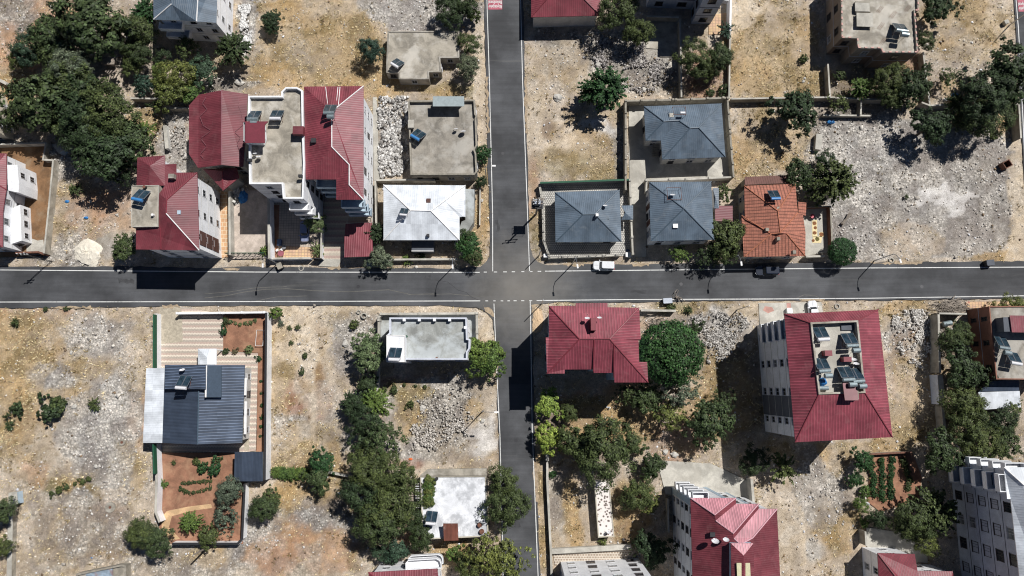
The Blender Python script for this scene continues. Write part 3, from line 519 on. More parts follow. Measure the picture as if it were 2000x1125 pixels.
M['brownsoil'] = mottled('brown_yard_soil', C(124, 94, 66), 0.7, 1.25, 0.4, 4, 0.95, bmp=0.9, stain=C(150, 130, 106), stain_amt=0.5)
M['tanpath'] = mottled('trodden_path', C(206, 172, 132), 0.8, 1.1, 0.6, 5, 0.95, bmp=0.5)
M['cobble'] = mottled('grey_cobble', C(176, 166, 148), 0.8, 1.12, 1.5, 5, 0.9, bmp=0.5)
def sheet(name, pts, mat, z=0.03, excl=True):
    w = PP(pts); b = MB(); b.ngon([(p.x, p.y, z) for p in w]); o = b.build(name, mat); o['kind'] = 'structure'
    if excl: EXCL.append([(p.x, p.y) for p in w])
    return o
sheet("courtyard_soil", [(-60, 283), (90, 281), (84, 312), (103, 314), (88, 500), (30, 502), (-60, 505)], M['brownsoil'])
sheet("courtyard_apron", [(52, 472), (62, 466), (74, 470), (85, 468), (87, 497), (52, 498)], M['conc_l'], 0.035)
sheet("paved_yard", [(312, 600), (352, 598), (436, 614), (436, 686), (504, 690), (501, 880), (470, 884), (312, 880)], M['stripe'])
sheet("paved_drive", [(312, 599), (352, 598), (356, 616), (357, 668), (312, 672)], M['cobble'], 0.035)
sheet("garden_bed", [(436, 612), (519, 612), (517, 882), (500, 882), (504, 689), (436, 686)], M['redsoil'])
sheet("vegetable_plot", [(312, 884), (458, 884), (478, 946), (475, 1062), (334, 1062), (311, 1030)], M['redsoil'])
sheet("garden_path", [(326, 998), (370, 989), (412, 984), (415, 992), (372, 998), (336, 1008), (330, 1030), (352, 1052), (334, 1056), (316, 1036), (316, 1010)], M['tanpath'], 0.036)
sheet("gravel_strip", [(482, 716), (490, 716), (486, 880), (477, 880)], M['cobble'], 0.036)
sheet("concrete_yard", [(1228, 197), (1421, 192), (1432, 346), (1263, 351), (1262, 502), (1231, 502)], M['conc_l'])
sheet("hex_paved_yard", [(1056, 357), (1230, 352), (1232, 500), (1215, 500), (1073, 503), (1064, 470)], M['hex'])
sheet("yard_slab", [(455, 372), (527, 372), (527, 504), (452, 506)], mottled('worn_yard_concrete', C(196, 182, 170), .8, 1.12, .6, 5, stain=C(150, 138, 124)))
sheet("yard_tiles", [(543, 385), (628, 385), (628, 504), (532, 506), (532, 440)], M['ltile'])
sheet("yard_tile_border", [(548, 480), (628, 484), (628, 504), (536, 506)], M['ytile'], 0.035)
sheet("striped_forecourt", [(632, 385), (728, 385), (728, 505), (672, 505), (630, 520)], M['stripe2'])
sheet("flower_bed", [(532, 400), (546, 400), (543, 505), (532, 505)], M['redsoil'], 0.036)
sheet("concrete_ramp", [(630, 505), (668, 507), (660, 521), (622, 520)], M['conc_l'], 0.068)
sheet("tiled_path", [(428, 372), (444, 376), (446, 502), (430, 504)], M['otile'])
sheet("paved_forecourt", [(1482, 592), (1604, 590), (1612, 640), (1484, 640)], M['conc_l'])
sheet("red_tile_patch", [(1494, 598), (1508, 600), (1512, 607), (1500, 612), (1490, 606)], mottled('faded_red_tile', C(184, 140, 128), .85, 1.1), 0.036)
sheet("red_tile_patch", [(1536, 592), (1544, 592), (1545, 604), (1537, 604)], mottled('faded_red_tile_2', C(186, 142, 132), .85, 1.1), 0.036)
sheet("concrete_yard", [(1283, 899), (1388, 905), (1462, 940), (1470, 990), (1300, 965)], M['conc_l'])
sheet("tiled_yard", [(1566, 405), (1622, 404), (1625, 492), (1570, 500)], M['conc_l'])
sheet("pavement", [(1886, 589), (2260, 586), (2260, 602), (1886, 602)], M['ytile'])
sheet("concrete_yard", [(1692, 1030), (1808, 1047), (1812, 1100), (1694, 1084)], M['conc_l'])
sheet("plot_slab", [(741, 613), (932, 612), (932, 690), (922, 706), (741, 702)], M['conc_g'])
sheet("concrete_slab", [(1262, 30), (1331, 30), (1330, 112), (1289, 112), (1287, 96), (1262, 94)], M['conc'])
sheet("hex_paved_strip", [(1080, 1079), (1236, 1070), (1238, 1100), (1084, 1104)], M['hex2'])
sheet("tiled_terrace", [(1384, 30), (1426, 24), (1424, 66), (1384, 68)], M['ytile'])
sheet("vegetable_garden", [(1700, 890), (1782, 884), (1800, 930), (1796, 975), (1720, 1000), (1694, 980)], M['redsoil'])
sheet("concrete_apron", [(728, 190), (736, 190), (742, 352), (730, 352)], M['conc_l'])
# ---------------------------------------------------------------- building helpers
def centroid(poly): return Vector((sum(p.x for p in poly)/len(poly), sum(p.y for p in poly)/len(poly), 0))
_wc = {}; M['shutter'] = plain('closed_shutter', (.42, .45, .52, 1), .6)
def win_meshes(w, h, style):
    k = (round(w, 1), round(h, 1), style)
    if k in _wc: return _wc[k]
    w, h = k[0], k[1]; f = MB(); t = 0.08
    for s in (-1, 1):
        f.box((s*(w/2-t/2), .03, 0), (t, .10, h)); f.box((0, .03, s*(h/2-t/2)), (w-2*t, .10, t))
    f.box((0, .025, 0), (.05, .08, h-2*t))
    if w > 1.5: f.box((w*.25, .02, 0), (.04, .07, h-2*t))
    f.box((0, .06, -h/2-.05), (w+.16, .2, .06))
    fo = f.build('window', M['dframe' if style in 'ds' else 'frame'])
    p = MB(); p.box((0, .0, 0), (w-2*t-.004, .05, h-2*t-.004)); po = p.build('pane', M['shutter' if style == 's' else 'glass_l' if style == 'c' else 'glass'])
    r = (fo.data, po.data); bpy.data.objects.remove(fo); bpy.data.objects.remove(po); _wc[k] = r; return r
def add_window(root, pos, n, w=1.3, h=1.3, style='w'):
    fm, pm = win_meshes(w, h, style); rz = math.atan2(-n.x, n.y)
    o = link(bpy.data.objects.new('window', fm)); o.parent = root
    o.location = (pos.x-root.location.x, pos.y-root.location.y, pos.z); o.rotation_euler = (0, 0, rz)
    q = link(bpy.data.objects.new('pane', pm)); q.parent = o
def wall_windows(root, foot, h, sp=3.0, w=1.3, wh=1.3, fh=None, styles='wwcd', skip=(), edges=None, base=0.0, allsides=False, sill=1.6):
    n = len(foot); fl = max(1, int(round(h/(fh or 3.0)))); H1 = h/fl; r = random.Random(int(abs(foot[0].x*10))+n)
    cnt = 0
    for i in range(n):
        if edges is not None and i not in edges: continue
        a, b = foot[i], foot[(i+1) % n]; e = Vector((b.x-a.x, b.y-a.y, 0)); L = e.length
        if L < 2.4: continue
        e.normalize(); nn = Vector((e.y, -e.x, 0)); mid = (a+b)/2
        if not allsides and nn.x*(-mid.x)+nn.y*(-mid.y) < 1: continue
        k = max(1, int(L/sp))
        for j in range(k):
            st = r.choice(styles)
            for f in range(fl):
                if cnt > 95 or (f in skip): continue
                p = a + e*(L*(j+.5)/k); z = base+f*H1+min(sill, H1*.55)
                if z+wh/2 > h-.15: continue
                add_window(root, Vector((p.x, p.y, z)), nn, w if (j % 3) else w*.85, wh, r.choice(styles) if r.random() < .4 else st); cnt += 1
def roof_faces(faces, h, thick=0.16):
    mb = MB(); edges = {}
    for f in faces:
        pts = [P(p[0], p[1], h+(p[2] if len(p) > 2 else 0)) for p in f]
        if area2(pts) < 0: pts.reverse()
        nrm = Vector((0, 0, 0))
        for i in range(len(pts)):
            a, b = pts[i], pts[(i+1) % len(pts)]
            nrm += Vector(((a.y-b.y)*(a.z+b.z), (a.z-b.z)*(a.x+b.x), (a.x-b.x)*(a.y+b.y)))
        nrm.normalize(); g = Vector((nrm.x, nrm.y, 0))
        if g.length < 0.02: u = Vector((1, 0, 0))
        else: u = Vector((-g.y, g.x, 0)).normalized()
        v = nrm.cross(u)
        uvf = lambda p: (p.dot(u), p.dot(v))
        for t in geometry.tessellate_polygon([pts]):
            q = [pts[i] for i in t]
            if (q[1]-q[0]).cross(q[2]-q[0]).z < 0: q.reverse()
            mb.face(q, [uvf(x) for x in q], 0)
            mb.face([(x.x, x.y, x.z-thick) for x in reversed(q)], None, 1)
        for i in range(len(pts)):
            a, b = pts[i], pts[(i+1) % len(pts)]
            ka = tuple(round(c, 2) for c in a); kb = tuple(round(c, 2) for c in b)
            if (kb, ka) in edges: edges.pop((kb, ka))
            else: edges[(ka, kb)] = (a, b)
    for a, b in edges.values():
        mb.quad((a.x, a.y, a.z-thick), (b.x, b.y, b.z-thick), b, a, 1)
    return mb
def ridges(parent, lines, h, mat, r=0.11):
    for ln in lines:
        b = MB(); b.tube([P(p[0], p[1], h+(p[2] if len(p) > 2 else 0))+Vector((0, 0, .03)) for p in ln], r, 6)
        b.build('ridge_cap', mat, parent)
def house(name, label, outline, h, faces, roofm, trim, ridge=(), wallm='white', over=0.6, cat='house', win=True, rtrim=None, fascia=None, **kw):
    poly = ccw(PP(outline, h)); c = centroid(poly); root = thing(name, label, cat, (c.x, c.y, 0))
    foot = inset(poly, over); EXCL.append([(p.x, p.y) for p in inset(foot, -0.3)])
    MB().prism([Vector((p.x, p.y, 0)) for p in foot], -0.4, h-0.08).build('wall', M[wallm], root)
    if h > 5.5:
        b = MB()
        for k in range(1, int(round(h/3))):
            z = k*h/int(round(h/3)); b.ring(inset(foot, -.03), .2, z-.06, z+.06)
        b.build('floor_band', M[{'white': 'offwhite', 'blue_pl': 'white', 'grey_pl': 'dark_pl'}.get(wallm, 'grey_pl')], root)
    if win: wall_windows(root, foot, h, **kw)
    ro = roof_faces(faces, h).build('roof', [M[roofm], M[fascia or trim]], root)
    ridges(ro, ridge, h, M[rtrim or trim])
    return root, ro, foot
def flat(name, label, outline, h, wallm='white', deckm='conc', ph=0.7, pt=0.25, cat='building', win=True, capm=None, **kw):
    poly = ccw(PP(outline, h)); c = centroid(poly); root = thing(name, label, cat, (c.x, c.y, 0))
    EXCL.append([(p.x, p.y) for p in inset(poly, -0.3)])
    MB().prism(inset(poly, .02), -0.4, h-ph-.02).build('wall', M[wallm], root)
    rf = MB(); rf.ngon([(p.x, p.y, h-ph+.01) for p in inset(poly, pt*.5)]); ro = rf.build('roof', M[deckm], root)
    if ph > 0.1:
        MB().ring(poly, pt, h-ph, h).build('parapet', M[capm or wallm], root)
    if h > 5.5:
        b = MB()
        for k in range(1, int(round(h/3))):
            z = k*h/int(round(h/3)); b.ring(inset(poly, -.02), .2, z-.05, z+.05)
        b.build('floor_band', M['offwhite' if wallm == 'white' else 'grey_pl'], root)
    if win: wall_windows(root, inset(poly, .02), h-ph, **kw)
    return root, ro, poly
def sub_box(parent, name, px, py, z, size, mat, rz=0.0, tilt=0.0):
    p = P(px, py, z); b = MB(); b.box((p.x, p.y, z), size, rz, 0, tilt); return b.build(name, M[mat] if isinstance(mat, str) else mat, parent)
def wall_patch(root, foot, edge, t0, t1, z0, z1, mat, name='wall_panel', out=0.02):
    a, b = foot[edge], foot[(edge+1) % len(foot)]; e = (b-a); L = e.length; e = Vector((e.x, e.y, 0)).normalized(); n = Vector((e.y, -e.x, 0))
    p0 = a+e*L*t0; p1 = a+e*L*t1; m = MB(); mid = (p0+p1)/2+n*(out/2)
    m.box((mid.x, mid.y, (z0+z1)/2), ((p1-p0).length, out, z1-z0), math.atan2(e.y, e.x)); return m.build(name, M[mat], root)
def balcony(root, pos, n, w, d, z, mat='white', rail=True):
    rz = math.atan2(-n.x, n.y); r = root.location
    o = MB(); o.box((0, d/2, 0), (w, d, .18))
    for s in (-1, 1): o.box((s*(w/2-.05), d/2, .55), (.1, d, .92))
    o.box((0, d-.05, .55), (w-.2, .1, .92))
    x = o.build('balcony', M[mat], root, world=False); x.location = (pos.x-r.x, pos.y-r.y, z); x.rotation_euler = (0, 0, rz); return x
def edge_facing(foot, d):
    """index of the longest edge whose outward normal points most nearly along d"""
    best, bi = -1, 0
    for i in range(len(foot)):
        a, b = foot[i], foot[(i+1) % len(foot)]; e = Vector((b.x-a.x, b.y-a.y)); L = e.length
        if L < 1e-6: continue
        n = Vector((e.y, -e.x))/L; s = n.dot(Vector(d))
        if s > .8 and L*s > best: best = L*s; bi = i
    return bi
def edge_pt(foot, i, t):
    a, b = foot[i], foot[(i+1) % len(foot)]; e = Vector((b.x-a.x, b.y-a.y, 0)).normalized(); return a.lerp(b, t), Vector((e.y, -e.x, 0)), (b-a).length

# ---------------------------------------------------------------- the buildings
# slate-grey roof, upper left
r, ro, f = house('white_house', 'tall white house under a slate grey roof at the top left, trees below it',
  [(298, -60), (426, -60), (423, 44.5), (384, 42), (353, 40), (300, 38)], 9.0,
  [[(298, -60), (426, -60), (388, -30, 1.8), (330, -30, 1.8)], [(426, -60), (423, 44.5), (384, 42, .9), (388, -30, 1.8)],
   [(298, -60), (330, -30, 1.8), (335, 8, 1.4), (300, 38)], [(300, 38), (335, 8, 1.4), (330, -30, 1.8), (388, -30, 1.8), (384, 42, .9), (353, 40)]],
  'greyroof', 'greytrim', [[(384, 42, .9), (388, -30, 1.8)], [(300, 38), (335, 8, 1.4)]], 'white', .7, rtrim='whitetrim', fascia='whitetrim', sp=3.6, cat='house')
for k in (1, 2):
    p, n, L = edge_pt(f, edge_facing(f, (0, -1)), .35); balcony(r, p, n, 4.5, 1.4, k*3.0)
# red gable sheds
r, ro, f = house('red_roofed_house', 'long house under a faceted dark red gable roof, leftmost of the red cluster',
  [(369, 206), (388, 185), (433, 176), (484, 184), (481, 240), (475, 326), (433, 322), (387, 328), (369, 301)], 8.0,
  [[(369, 206), (388, 185), (433, 176, 1.2), (433, 322, 1.2), (387, 328), (369, 301)], [(433, 176, 1.2), (484, 184), (481, 240), (475, 326), (433, 322, 1.2)]],
  'redroof2', 'redtrim', [[(433, 176, 1.2), (433, 322, 1.2)]], 'cream', .8, rtrim='redpink', fascia='dframe')
b = MB(); rz_ = random.Random(3)
def gz_(x): return 1.2*(x-369)/64 if x < 433 else 1.2*(484-x)/51
for x0, sgn in ((402, 1), (466, -1)):
    x, y = x0, 190
    while y < 312:
        nx = x0+rz_.uniform(-12, 12); ny = y+rz_.uniform(6, 14); b.tube([P(x, y, 8+gz_(x)+.02), P(nx, ny, 8+gz_(nx)+.02)], .035, 4); x, y = nx, ny+rz_.uniform(0, 5)
b.build('sheet_lap', M['redpink'], ro)
house('porch_canopy', 'small pointed red canopy below the faceted gable roof', [(396, 330), (436, 372), (467, 347), (462, 328)], 5.2,
  [[(396, 330), (436, 372), (434, 334, .8)], [(436, 372), (467, 347), (462, 328), (434, 334, .8)], [(396, 330), (434, 334, .8), (462, 328)]], 'redroof', 'redtrim', [[(436, 372), (434, 334, .8)]], 'cream', .9, cat='canopy', win=False)
# flat roofed apartment with parapet
r, ro, f = flat('apartment_building', 'white apartment block with stained bare concrete roof between two red roofs',
  [(484.4, 187), (549, 187), (549, 179), (558, 170), (580, 170), (591, 176), (593, 270), (595, 318), (592.5, 388), (552.5, 388), (550, 359.5), (486.5, 359.5)], 12.5, 'white', 'conc', .8, .3, sp=3.4, styles='ddw', capm='white', cat='apartment block')
p, n, L = edge_pt(f, edge_facing(f, (0, -1)), .5)
for k in range(1, 4):
    for ei in range(len(f)):
        pp, nn, L2 = edge_pt(f, ei, .62)
        if nn.y < -.8 and 3.2 < L2 < 4.6: balcony(r, pp, nn, 3.6, 1.5, k*3.1)
sh = MB(); sh.prism(PP([(480, 243), (515, 243), (517, 270), (513, 280), (480, 279)], 12.9), 11.8, 14.0, top=False); sh.build('stair_house', M['white'], r)
roof_faces([[(479, 237, 0), (524, 237, 0), (517, 244, .2), (517, 279, .2), (479, 279, .2)]], 14.1).build('stair_roof', [plain('dull_red_sheet', C(116, 44, 58)), M['redtrim']], r)
sub_box(r, 'vent_hood', 583.5, 256, 13.0, (1.9, 1.5, .9), 'redroof'); 
for x, y, z in ((587, 344, 12.9), (488, 313, 12.9)): sub_box(r, 'wall_lamp', x, y, z, (.7, .5, .5), 'dsteel')
# red roofed apartment beside it
r, ro, f = house('apartment_building', 'white apartment block with an L-shaped red hip roof and a white streak',
  [(593.6, 169), (710, 168), (710, 390), (656.7, 390), (656.7, 350.4), (597, 350.4)], 12.0,
  [[(593.6, 169), (710, 168), (648, 218, 2)], [(593.6, 169), (648, 218, 2), (648, 287, 2), (597, 350.4)], [(597, 350.4), (648, 287, 2), (682, 321.6, 1.1), (656.7, 350.4)],
   [(656.7, 350.4), (682, 321.6, 1.1), (682, 361, 1.1), (656.7, 390)], [(656.7, 390), (682, 361, 1.1), (710, 390)], [(710, 168), (710, 390), (682, 361, 1.1), (682, 321.6, 1.1), (648, 287, 2), (648, 218, 2)]],
  'redroof', 'redtrim', [[(710, 168), (648, 218, 2), (648, 287, 2), (682, 321.6, 1.1), (682, 361, 1.1), (710, 390)]], 'white', .7, rtrim='whitetrim', cat='apartment block', sp=3.6, styles='cdw')
for k in range(1, 4):
    for ei in range(len(f)):
        pp, nn, L2 = edge_pt(f, ei, .5)
        if nn.y < -.8 and L2 < 5.5: balcony(r, pp+nn*.0, nn, 4.2, 1.5, k*3.0-.2, 'blue_pl')
for a, b_ in (((636, 170, .15), (640, 205, 1.4)), ((660, 170, .15), (656, 212, 1.6)), ((664, 170, .15), (661, 205, 1.5))):
    MB().tube([P(a[0], a[1], 12+a[2])+Vector((0, 0, .0)), P(b_[0], b_[1], 12+b_[2])], .07, 5).build('drain_streak', M['whitetrim'], ro)
sub_box(ro, 'skylight', 612.5, 275, 12.95, (.9, .8, .5), 'dsteel')
# left apartment with terrace
r, ro, f = house('apartment_building', 'white apartment block with a dark red hip roof and concrete terrace on its left',
  [(266, 308), (322, 303.5), (322, 321), (344, 320), (344, 337), (385, 337), (389, 489), (265.5, 487)], 11.0,
  [[(385, 337), (389, 489), (324.5, 417, 1.9), (326, 390, 1.9)], [(322, 362.5, .8), (344, 337), (385, 337), (326, 390, 1.9), (310.8, 378, 1.3)],
   [(389, 489), (265.5, 487), (265.5, 446, .6), (309, 443, 1.0), (310.8, 378, 1.3), (326, 390, 1.9), (324.5, 417, 1.9)],
   [(268, 307.7), (322, 303.5), (292.5, 324.4, 1.0)], [(268, 307.7), (292.5, 324.4, 1.0), (291, 361.8, 1.0), (266.7, 361.8)],
   [(322, 303.5), (322, 321), (344, 320), (344, 337), (322, 362.5, .8), (291, 361.8, 1.0), (292.5, 324.4, 1.0)]],
  'redroof2', 'redtrim', [[(385, 337), (326, 390, 1.9), (324.5, 417, 1.9)], [(313, 445, 1.1), (314.5, 487)]], 'white', .6, cat='apartment block', sp=4.2, styles='w')
MB().tube([P(324.5, 417, 12.95), P(389, 489, 11.05)], .1, 6).build('ridge_cap', M['whitetrim'], ro)
tz = 12.3; tp = ccw(PP([(257.7, 363), (310.5, 361.8), (309, 443), (257, 443.5)], tz))
MB().prism(tp, 10.9, tz).build('terrace', M['conc'], r)
MB().ring(tp, .12, tz, tz+.12).build('terrace_rim', M['conc_l'], r)
sub_box(ro, 'chimney', 336.5, 345, 12.2, (1.0, .8, .9), 'conc_d'); sub_box(ro, 'skylight', 347.5, 415, 12.1, (1.0, .7, .3), 'blue_pl')
ei = edge_facing(f, (1, 0)); 
for k in range(1, 4): wall_patch(r, f, ei, .06, .26, k*2.75-1.3, k*2.75+1.1, 'brownroof', 'balcony_screen', .12)
# unfinished single storey box
r, ro, f = flat('concrete_building', 'low bare concrete building with a notched flat roof beside the top of the street',
  [(756.7, 60.6), (897, 60), (897, 113), (860, 113), (862, 141), (838, 141), (838, 154.6), (778.6, 154.6), (778.6, 143), (754, 142)], 2.6, 'conc_d', 'conc', .14, .3, cat='building')
# concrete house with flat roof
r, ro, f = flat('concrete_house', 'square concrete house with a stained flat roof west of the upper street',
  [(796.6, 196), (927.6, 194.5), (929, 222), (932, 226), (930, 232), (932, 284), (927, 292), (930, 299), (931.5, 336), (927, 341.5), (801.7, 341.5)], 4.0, 'conc_d', 'conc_d', .75, .3, cat='house', capm='wallc')
sub_box(r, 'stair_roof', 876, 198, 5.7, (6.0, 1.9, .12), plain('pale_sheet', C(160, 172, 174), .5), 0, R(9))
sub_box(r, 'stair_house', 876, 199, 4.2, (5.0, 1.2, 2.3), 'conc_d'); sub_box(r, 'chimney', 803, 243, 4.1, (1.1, 1.6, .8), 'conc_l')
# white metal roof
V = 4.3
r, ro, f = house('bungalow', 'bungalow under a bright white sheet metal hip roof at the street corner', [(749, 361), (909, 362), (909, 424), (897.5, 424), (897.5, 469), (749, 469)], V,
  [[(749, 361), (909, 362), (867, 391, 1.2), (841.6, 412, 2), (802, 411, 2)], [(749, 361), (802, 411, 2), (749, 469)], [(749, 469), (802, 411, 2), (841.6, 412, 2), (897.5, 469)],
   [(909, 362), (909, 424), (905, 423), (867, 391, 1.2)], [(867, 391, 1.2), (905, 423), (897.5, 424), (897.5, 469), (841.6, 412, 2)]], 'whiteroof', 'whitetrim',
  [[(749, 361), (802, 411, 2), (841.6, 412, 2), (897.5, 469)], [(841.6, 412, 2), (909, 362)], [(749, 469), (802, 411, 2)]], 'offwhite', .7)
sub_box(ro, 'skylight', 837, 392, V+1.35, (.8, .8, .25), 'brownroof'); sub_box(ro, 'chimney', 836, 460, V+.5, (.5, .5, .7), 'dsteel')
MB().prism(PP([(909, 369), (926.5, 370), (924.5, 434), (898, 477), (887, 477), (888, 474), (902, 432), (909, 430)], 3.2), -.3, 3.2).build('terrace', M['conc_g'], r)
MB().prism(PP([(804, 468), (847, 468), (847, 491), (804, 491)], 2.2), 0, 2.2).build('porch_shade_block', M['dark_pl'], r); MB().prism(PP([(804, 490), (847, 490), (847, 491.3), (804, 491.3)], 2.3), 2.2, 2.6).build('porch_rim', M['whitetrim'], r)  # dark block colour paints in the shade inside the thin white porch edge
# red roof at top centre
r, ro, f = house('red_roofed_house', 'low house under a red hip roof at the very top, right of the street', [(1037, -70), (1172, -70), (1172.5, 30.4), (1037.4, 33.5)], 4.7,
  [[(1037.4, 33.5), (1172.5, 30.4), (1125, -18, 2), (1082, -18, 2)], [(1037, -70), (1037.4, 33.5), (1082, -18, 2)], [(1172, -70), (1125, -18, 2), (1172.5, 30.4)], [(1037, -70), (1082, -18, 2), (1125, -18, 2), (1172, -70)]],
  'redroof', 'redtrim', [[(1037.4, 33.5), (1082, -18, 2)], [(1172.5, 30.4), (1125, -18, 2)]], 'offwhite', .5, win=False)
# top apartment: only its lower storeys reach into the picture
gp = [(1262, -70), (1262, 14), (1350, 17), (1350, 46), (1388, 46), (1398, -70)]
poly = ccw(PP(gp)); c = centroid(poly); r = thing('apartment_building', 'grey green apartment block at the top edge, shaded side with large windows', 'apartment block', (c.x, c.y, 0)); EXCL.append([(p.x, p.y) for p in inset(poly, -.3)])
MB().prism(poly, -.4, 13).build('wall', M['grey_pl'], r); b = MB()
for k in range(1, 5): b.ring(inset(poly, -.03), .2, k*3.0-.06, k*3.0+.06)
b.build('floor_band', M['dark_pl'], r); wall_windows(r, poly, 13, 3.4, 1.8, 1.3, styles='cd')
MB().prism(inset(poly, -.4), 13.0, 13.3).build('roof', M['conc'], r)
for k in range(2, 5): 
    p, n, L = edge_pt(poly, edge_facing(poly, (1, 0)), .2); balcony(r, p, n, 3.2, 1.4, k*3.0-.1)
# unfinished block top right
r, ro, f = flat('concrete_building', 'unfinished bare concrete block with a brick-edged parapet at the top right',
  [(1641.7, -60), (1643.6, 74), (1673.4, 74.7), (1675.3, 94), (1720.7, 94.6), (1722.6, 102.7), (1792.9, 102.7), (1787, 21), (1794, 21), (1794, -60)], 6.6, 'brick', 'conc', .45, .22, cat='building', capm='conc_d', sp=3.6, styles='cd', w=1.5)
b = MB(); n_ = len(f)
for i in range(n_):
    a, q = f[i], f[(i+1) % n_]; L = (q-a).length; k = int(L/.62); e = (q-a)/max(L, .01)
    for j in range(0, k):
        if j % 2: continue
        m_ = a+e*(j+.5)*.62; m_ = m_ + Vector((-e.y, e.x, 0))*.11; b.box((m_.x, m_.y, 6.67), (.5, .26, .12), math.atan2(e.y, e.x))
b.build('coping_bricks', mottled('pink_brick', C(205, 165, 155), .85, 1.1), r)
# grey hip roof, upper of the three
h = 4.6
r, ro, f = house('grey_roofed_house', 'house under a stepped blue grey hip roof in a concrete walled yard',
  [(1257.7, 207.7), (1409, 202), (1417, 306.7), (1293.6, 311.3), (1291, 274.3), (1261, 274.3)], h,
  [[(1257.7, 207.7), (1409, 202), (1364.5, 249.3, 2.2), (1348, 250.5, 2.2), (1326, 235.5, 1.5), (1296.6, 237.3, 1.5)], [(1257.7, 207.7), (1296.6, 237.3, 1.5), (1261, 274.3)],
   [(1261, 274.3), (1296.6, 237.3, 1.5), (1326, 235.5, 1.5), (1291, 274.3)], [(1291, 274.3), (1326, 235.5, 1.5), (1348, 250.5, 2.2), (1293.6, 311.3)],
   [(1293.6, 311.3), (1348, 250.5, 2.2), (1364.5, 249.3, 2.2), (1417, 306.7)], [(1409, 202), (1417, 306.7), (1364.5, 249.3, 2.2)]], 'greyroof', 'greytrim',
  [[(1257.7, 207.7), (1296.6, 237.3, 1.5), (1326, 235.5, 1.5), (1348, 250.5, 2.2), (1364.5, 249.3, 2.2), (1417, 306.7)], [(1409, 202), (1364.5, 249.3, 2.2)], [(1293.6, 311.3), (1348, 250.5, 2.2)], [(1261, 274.3), (1296.6, 237.3, 1.5)]], 'offwhite', .5)
sub_box(ro, 'skylight', 1311.5, 225, h+1.1, (.8, .8, .15), 'conc_l')
b = MB()
for k in range(8): b.box((P(1281, 300, 0).x, P(1281, 282+k*3.2, 0).y, 1.6-k*.19), (1.6, .34, .2))
b.build('outside_stair', M['conc_d'], r)
# grey hip roof at the crossing corner
h = 3.5
r, ro, f = house('grey_roofed_house', 'house under a blue grey hip roof on a corner plot paved with hexagons', [(1083.5, 375.5), (1210, 371.2), (1214, 471.8), (1085, 473)], h,
  [[(1083.5, 375.5), (1210, 371.2), (1161.9, 418.4, 2), (1138.7, 419, 2)], [(1083.5, 375.5), (1138.7, 419, 2), (1085, 473)], [(1085, 473), (1138.7, 419, 2), (1161.9, 418.4, 2), (1214, 471.8)], [(1210, 371.2), (1214, 471.8), (1161.9, 418.4, 2)]],
  'greyroof', 'greytrim', [[(1083.5, 375.5), (1138.7, 419, 2), (1161.9, 418.4, 2), (1214, 471.8)], [(1210, 371.2), (1161.9, 418.4, 2)], [(1085, 473), (1138.7, 419, 2)]], 'offwhite', .5)
roof_faces([[(1213.5, 401.6), (1236.6, 401), (1221, 415, .5)], [(1236.6, 401), (1236.6, 429), (1221, 415, .5)], [(1236.6, 429), (1213.5, 429), (1221, 415, .5)]], 3.1).build('porch_roof', [M['greyroof'], M['greytrim']], r)
sub_box(ro, 'chimney', 1165.5, 421, h+2.1, (.5, .5, 1.3), 'whitetrim'); sub_box(ro, 'skylight', 1186, 424.5, h+1.1, (.7, .6, .12), 'greytrim')
# third grey roof
h = 5.6
r, ro, f = house('grey_roofed_house', 'two storey house under a pyramid shaped blue grey roof beside the tiled orange roof', [(1268, 355.8), (1389, 354.5), (1394.8, 468), (1271, 471)], h,
  [[(1268, 355.8), (1389, 354.5), (1336, 407.4, 2.4)], [(1389, 354.5), (1394.8, 468), (1336, 407.4, 2.4)], [(1394.8, 468), (1271, 471), (1336, 407.4, 2.4)], [(1271, 471), (1268, 355.8), (1336, 407.4, 2.4)]],
  'greyroof', 'greytrim', [[(1268, 355.8), (1336, 407.4, 2.4)], [(1389, 354.5), (1336, 407.4, 2.4)], [(1394.8, 468), (1336, 407.4, 2.4)], [(1271, 471), (1336, 407.4, 2.4)]], 'white', .4, sp=3.2)
sub_box(ro, 'skylight', 1319, 440, h+1.15, (.9, 1.0, .25), 'whitetrim')
ei = edge_facing(f, (-1, 0))
for t in (.28, .58): wall_patch(r, f, ei, t, t+.1, .3, 5.3, 'brownroof', 'cladding_strip', .05)
roof_faces([[(1392, 367), (1404, 367), (1404, 407), (1395, 407), (1397, 386, .5)]], 4.4).build('side_roof', [M['greyroof'], M['greytrim']], r)
MB().prism(PP([(1393, 369), (1402, 369), (1402, 404), (1395, 404)], 4.2), -.3, 4.2).build('side_wing', M['offwhite'], r)
house('red_shed', 'small flat red sheet roof tucked between the pyramid grey roof and a leafy tree', [(1396, 402), (1431, 402), (1431, 434), (1397, 431)], 2.8,
  [[(1396, 402, .3), (1431, 402), (1431, 434), (1397, 431, .3)]], 'redroof2', 'redtrim', [], 'wallc', .3, cat='shed', win=False)
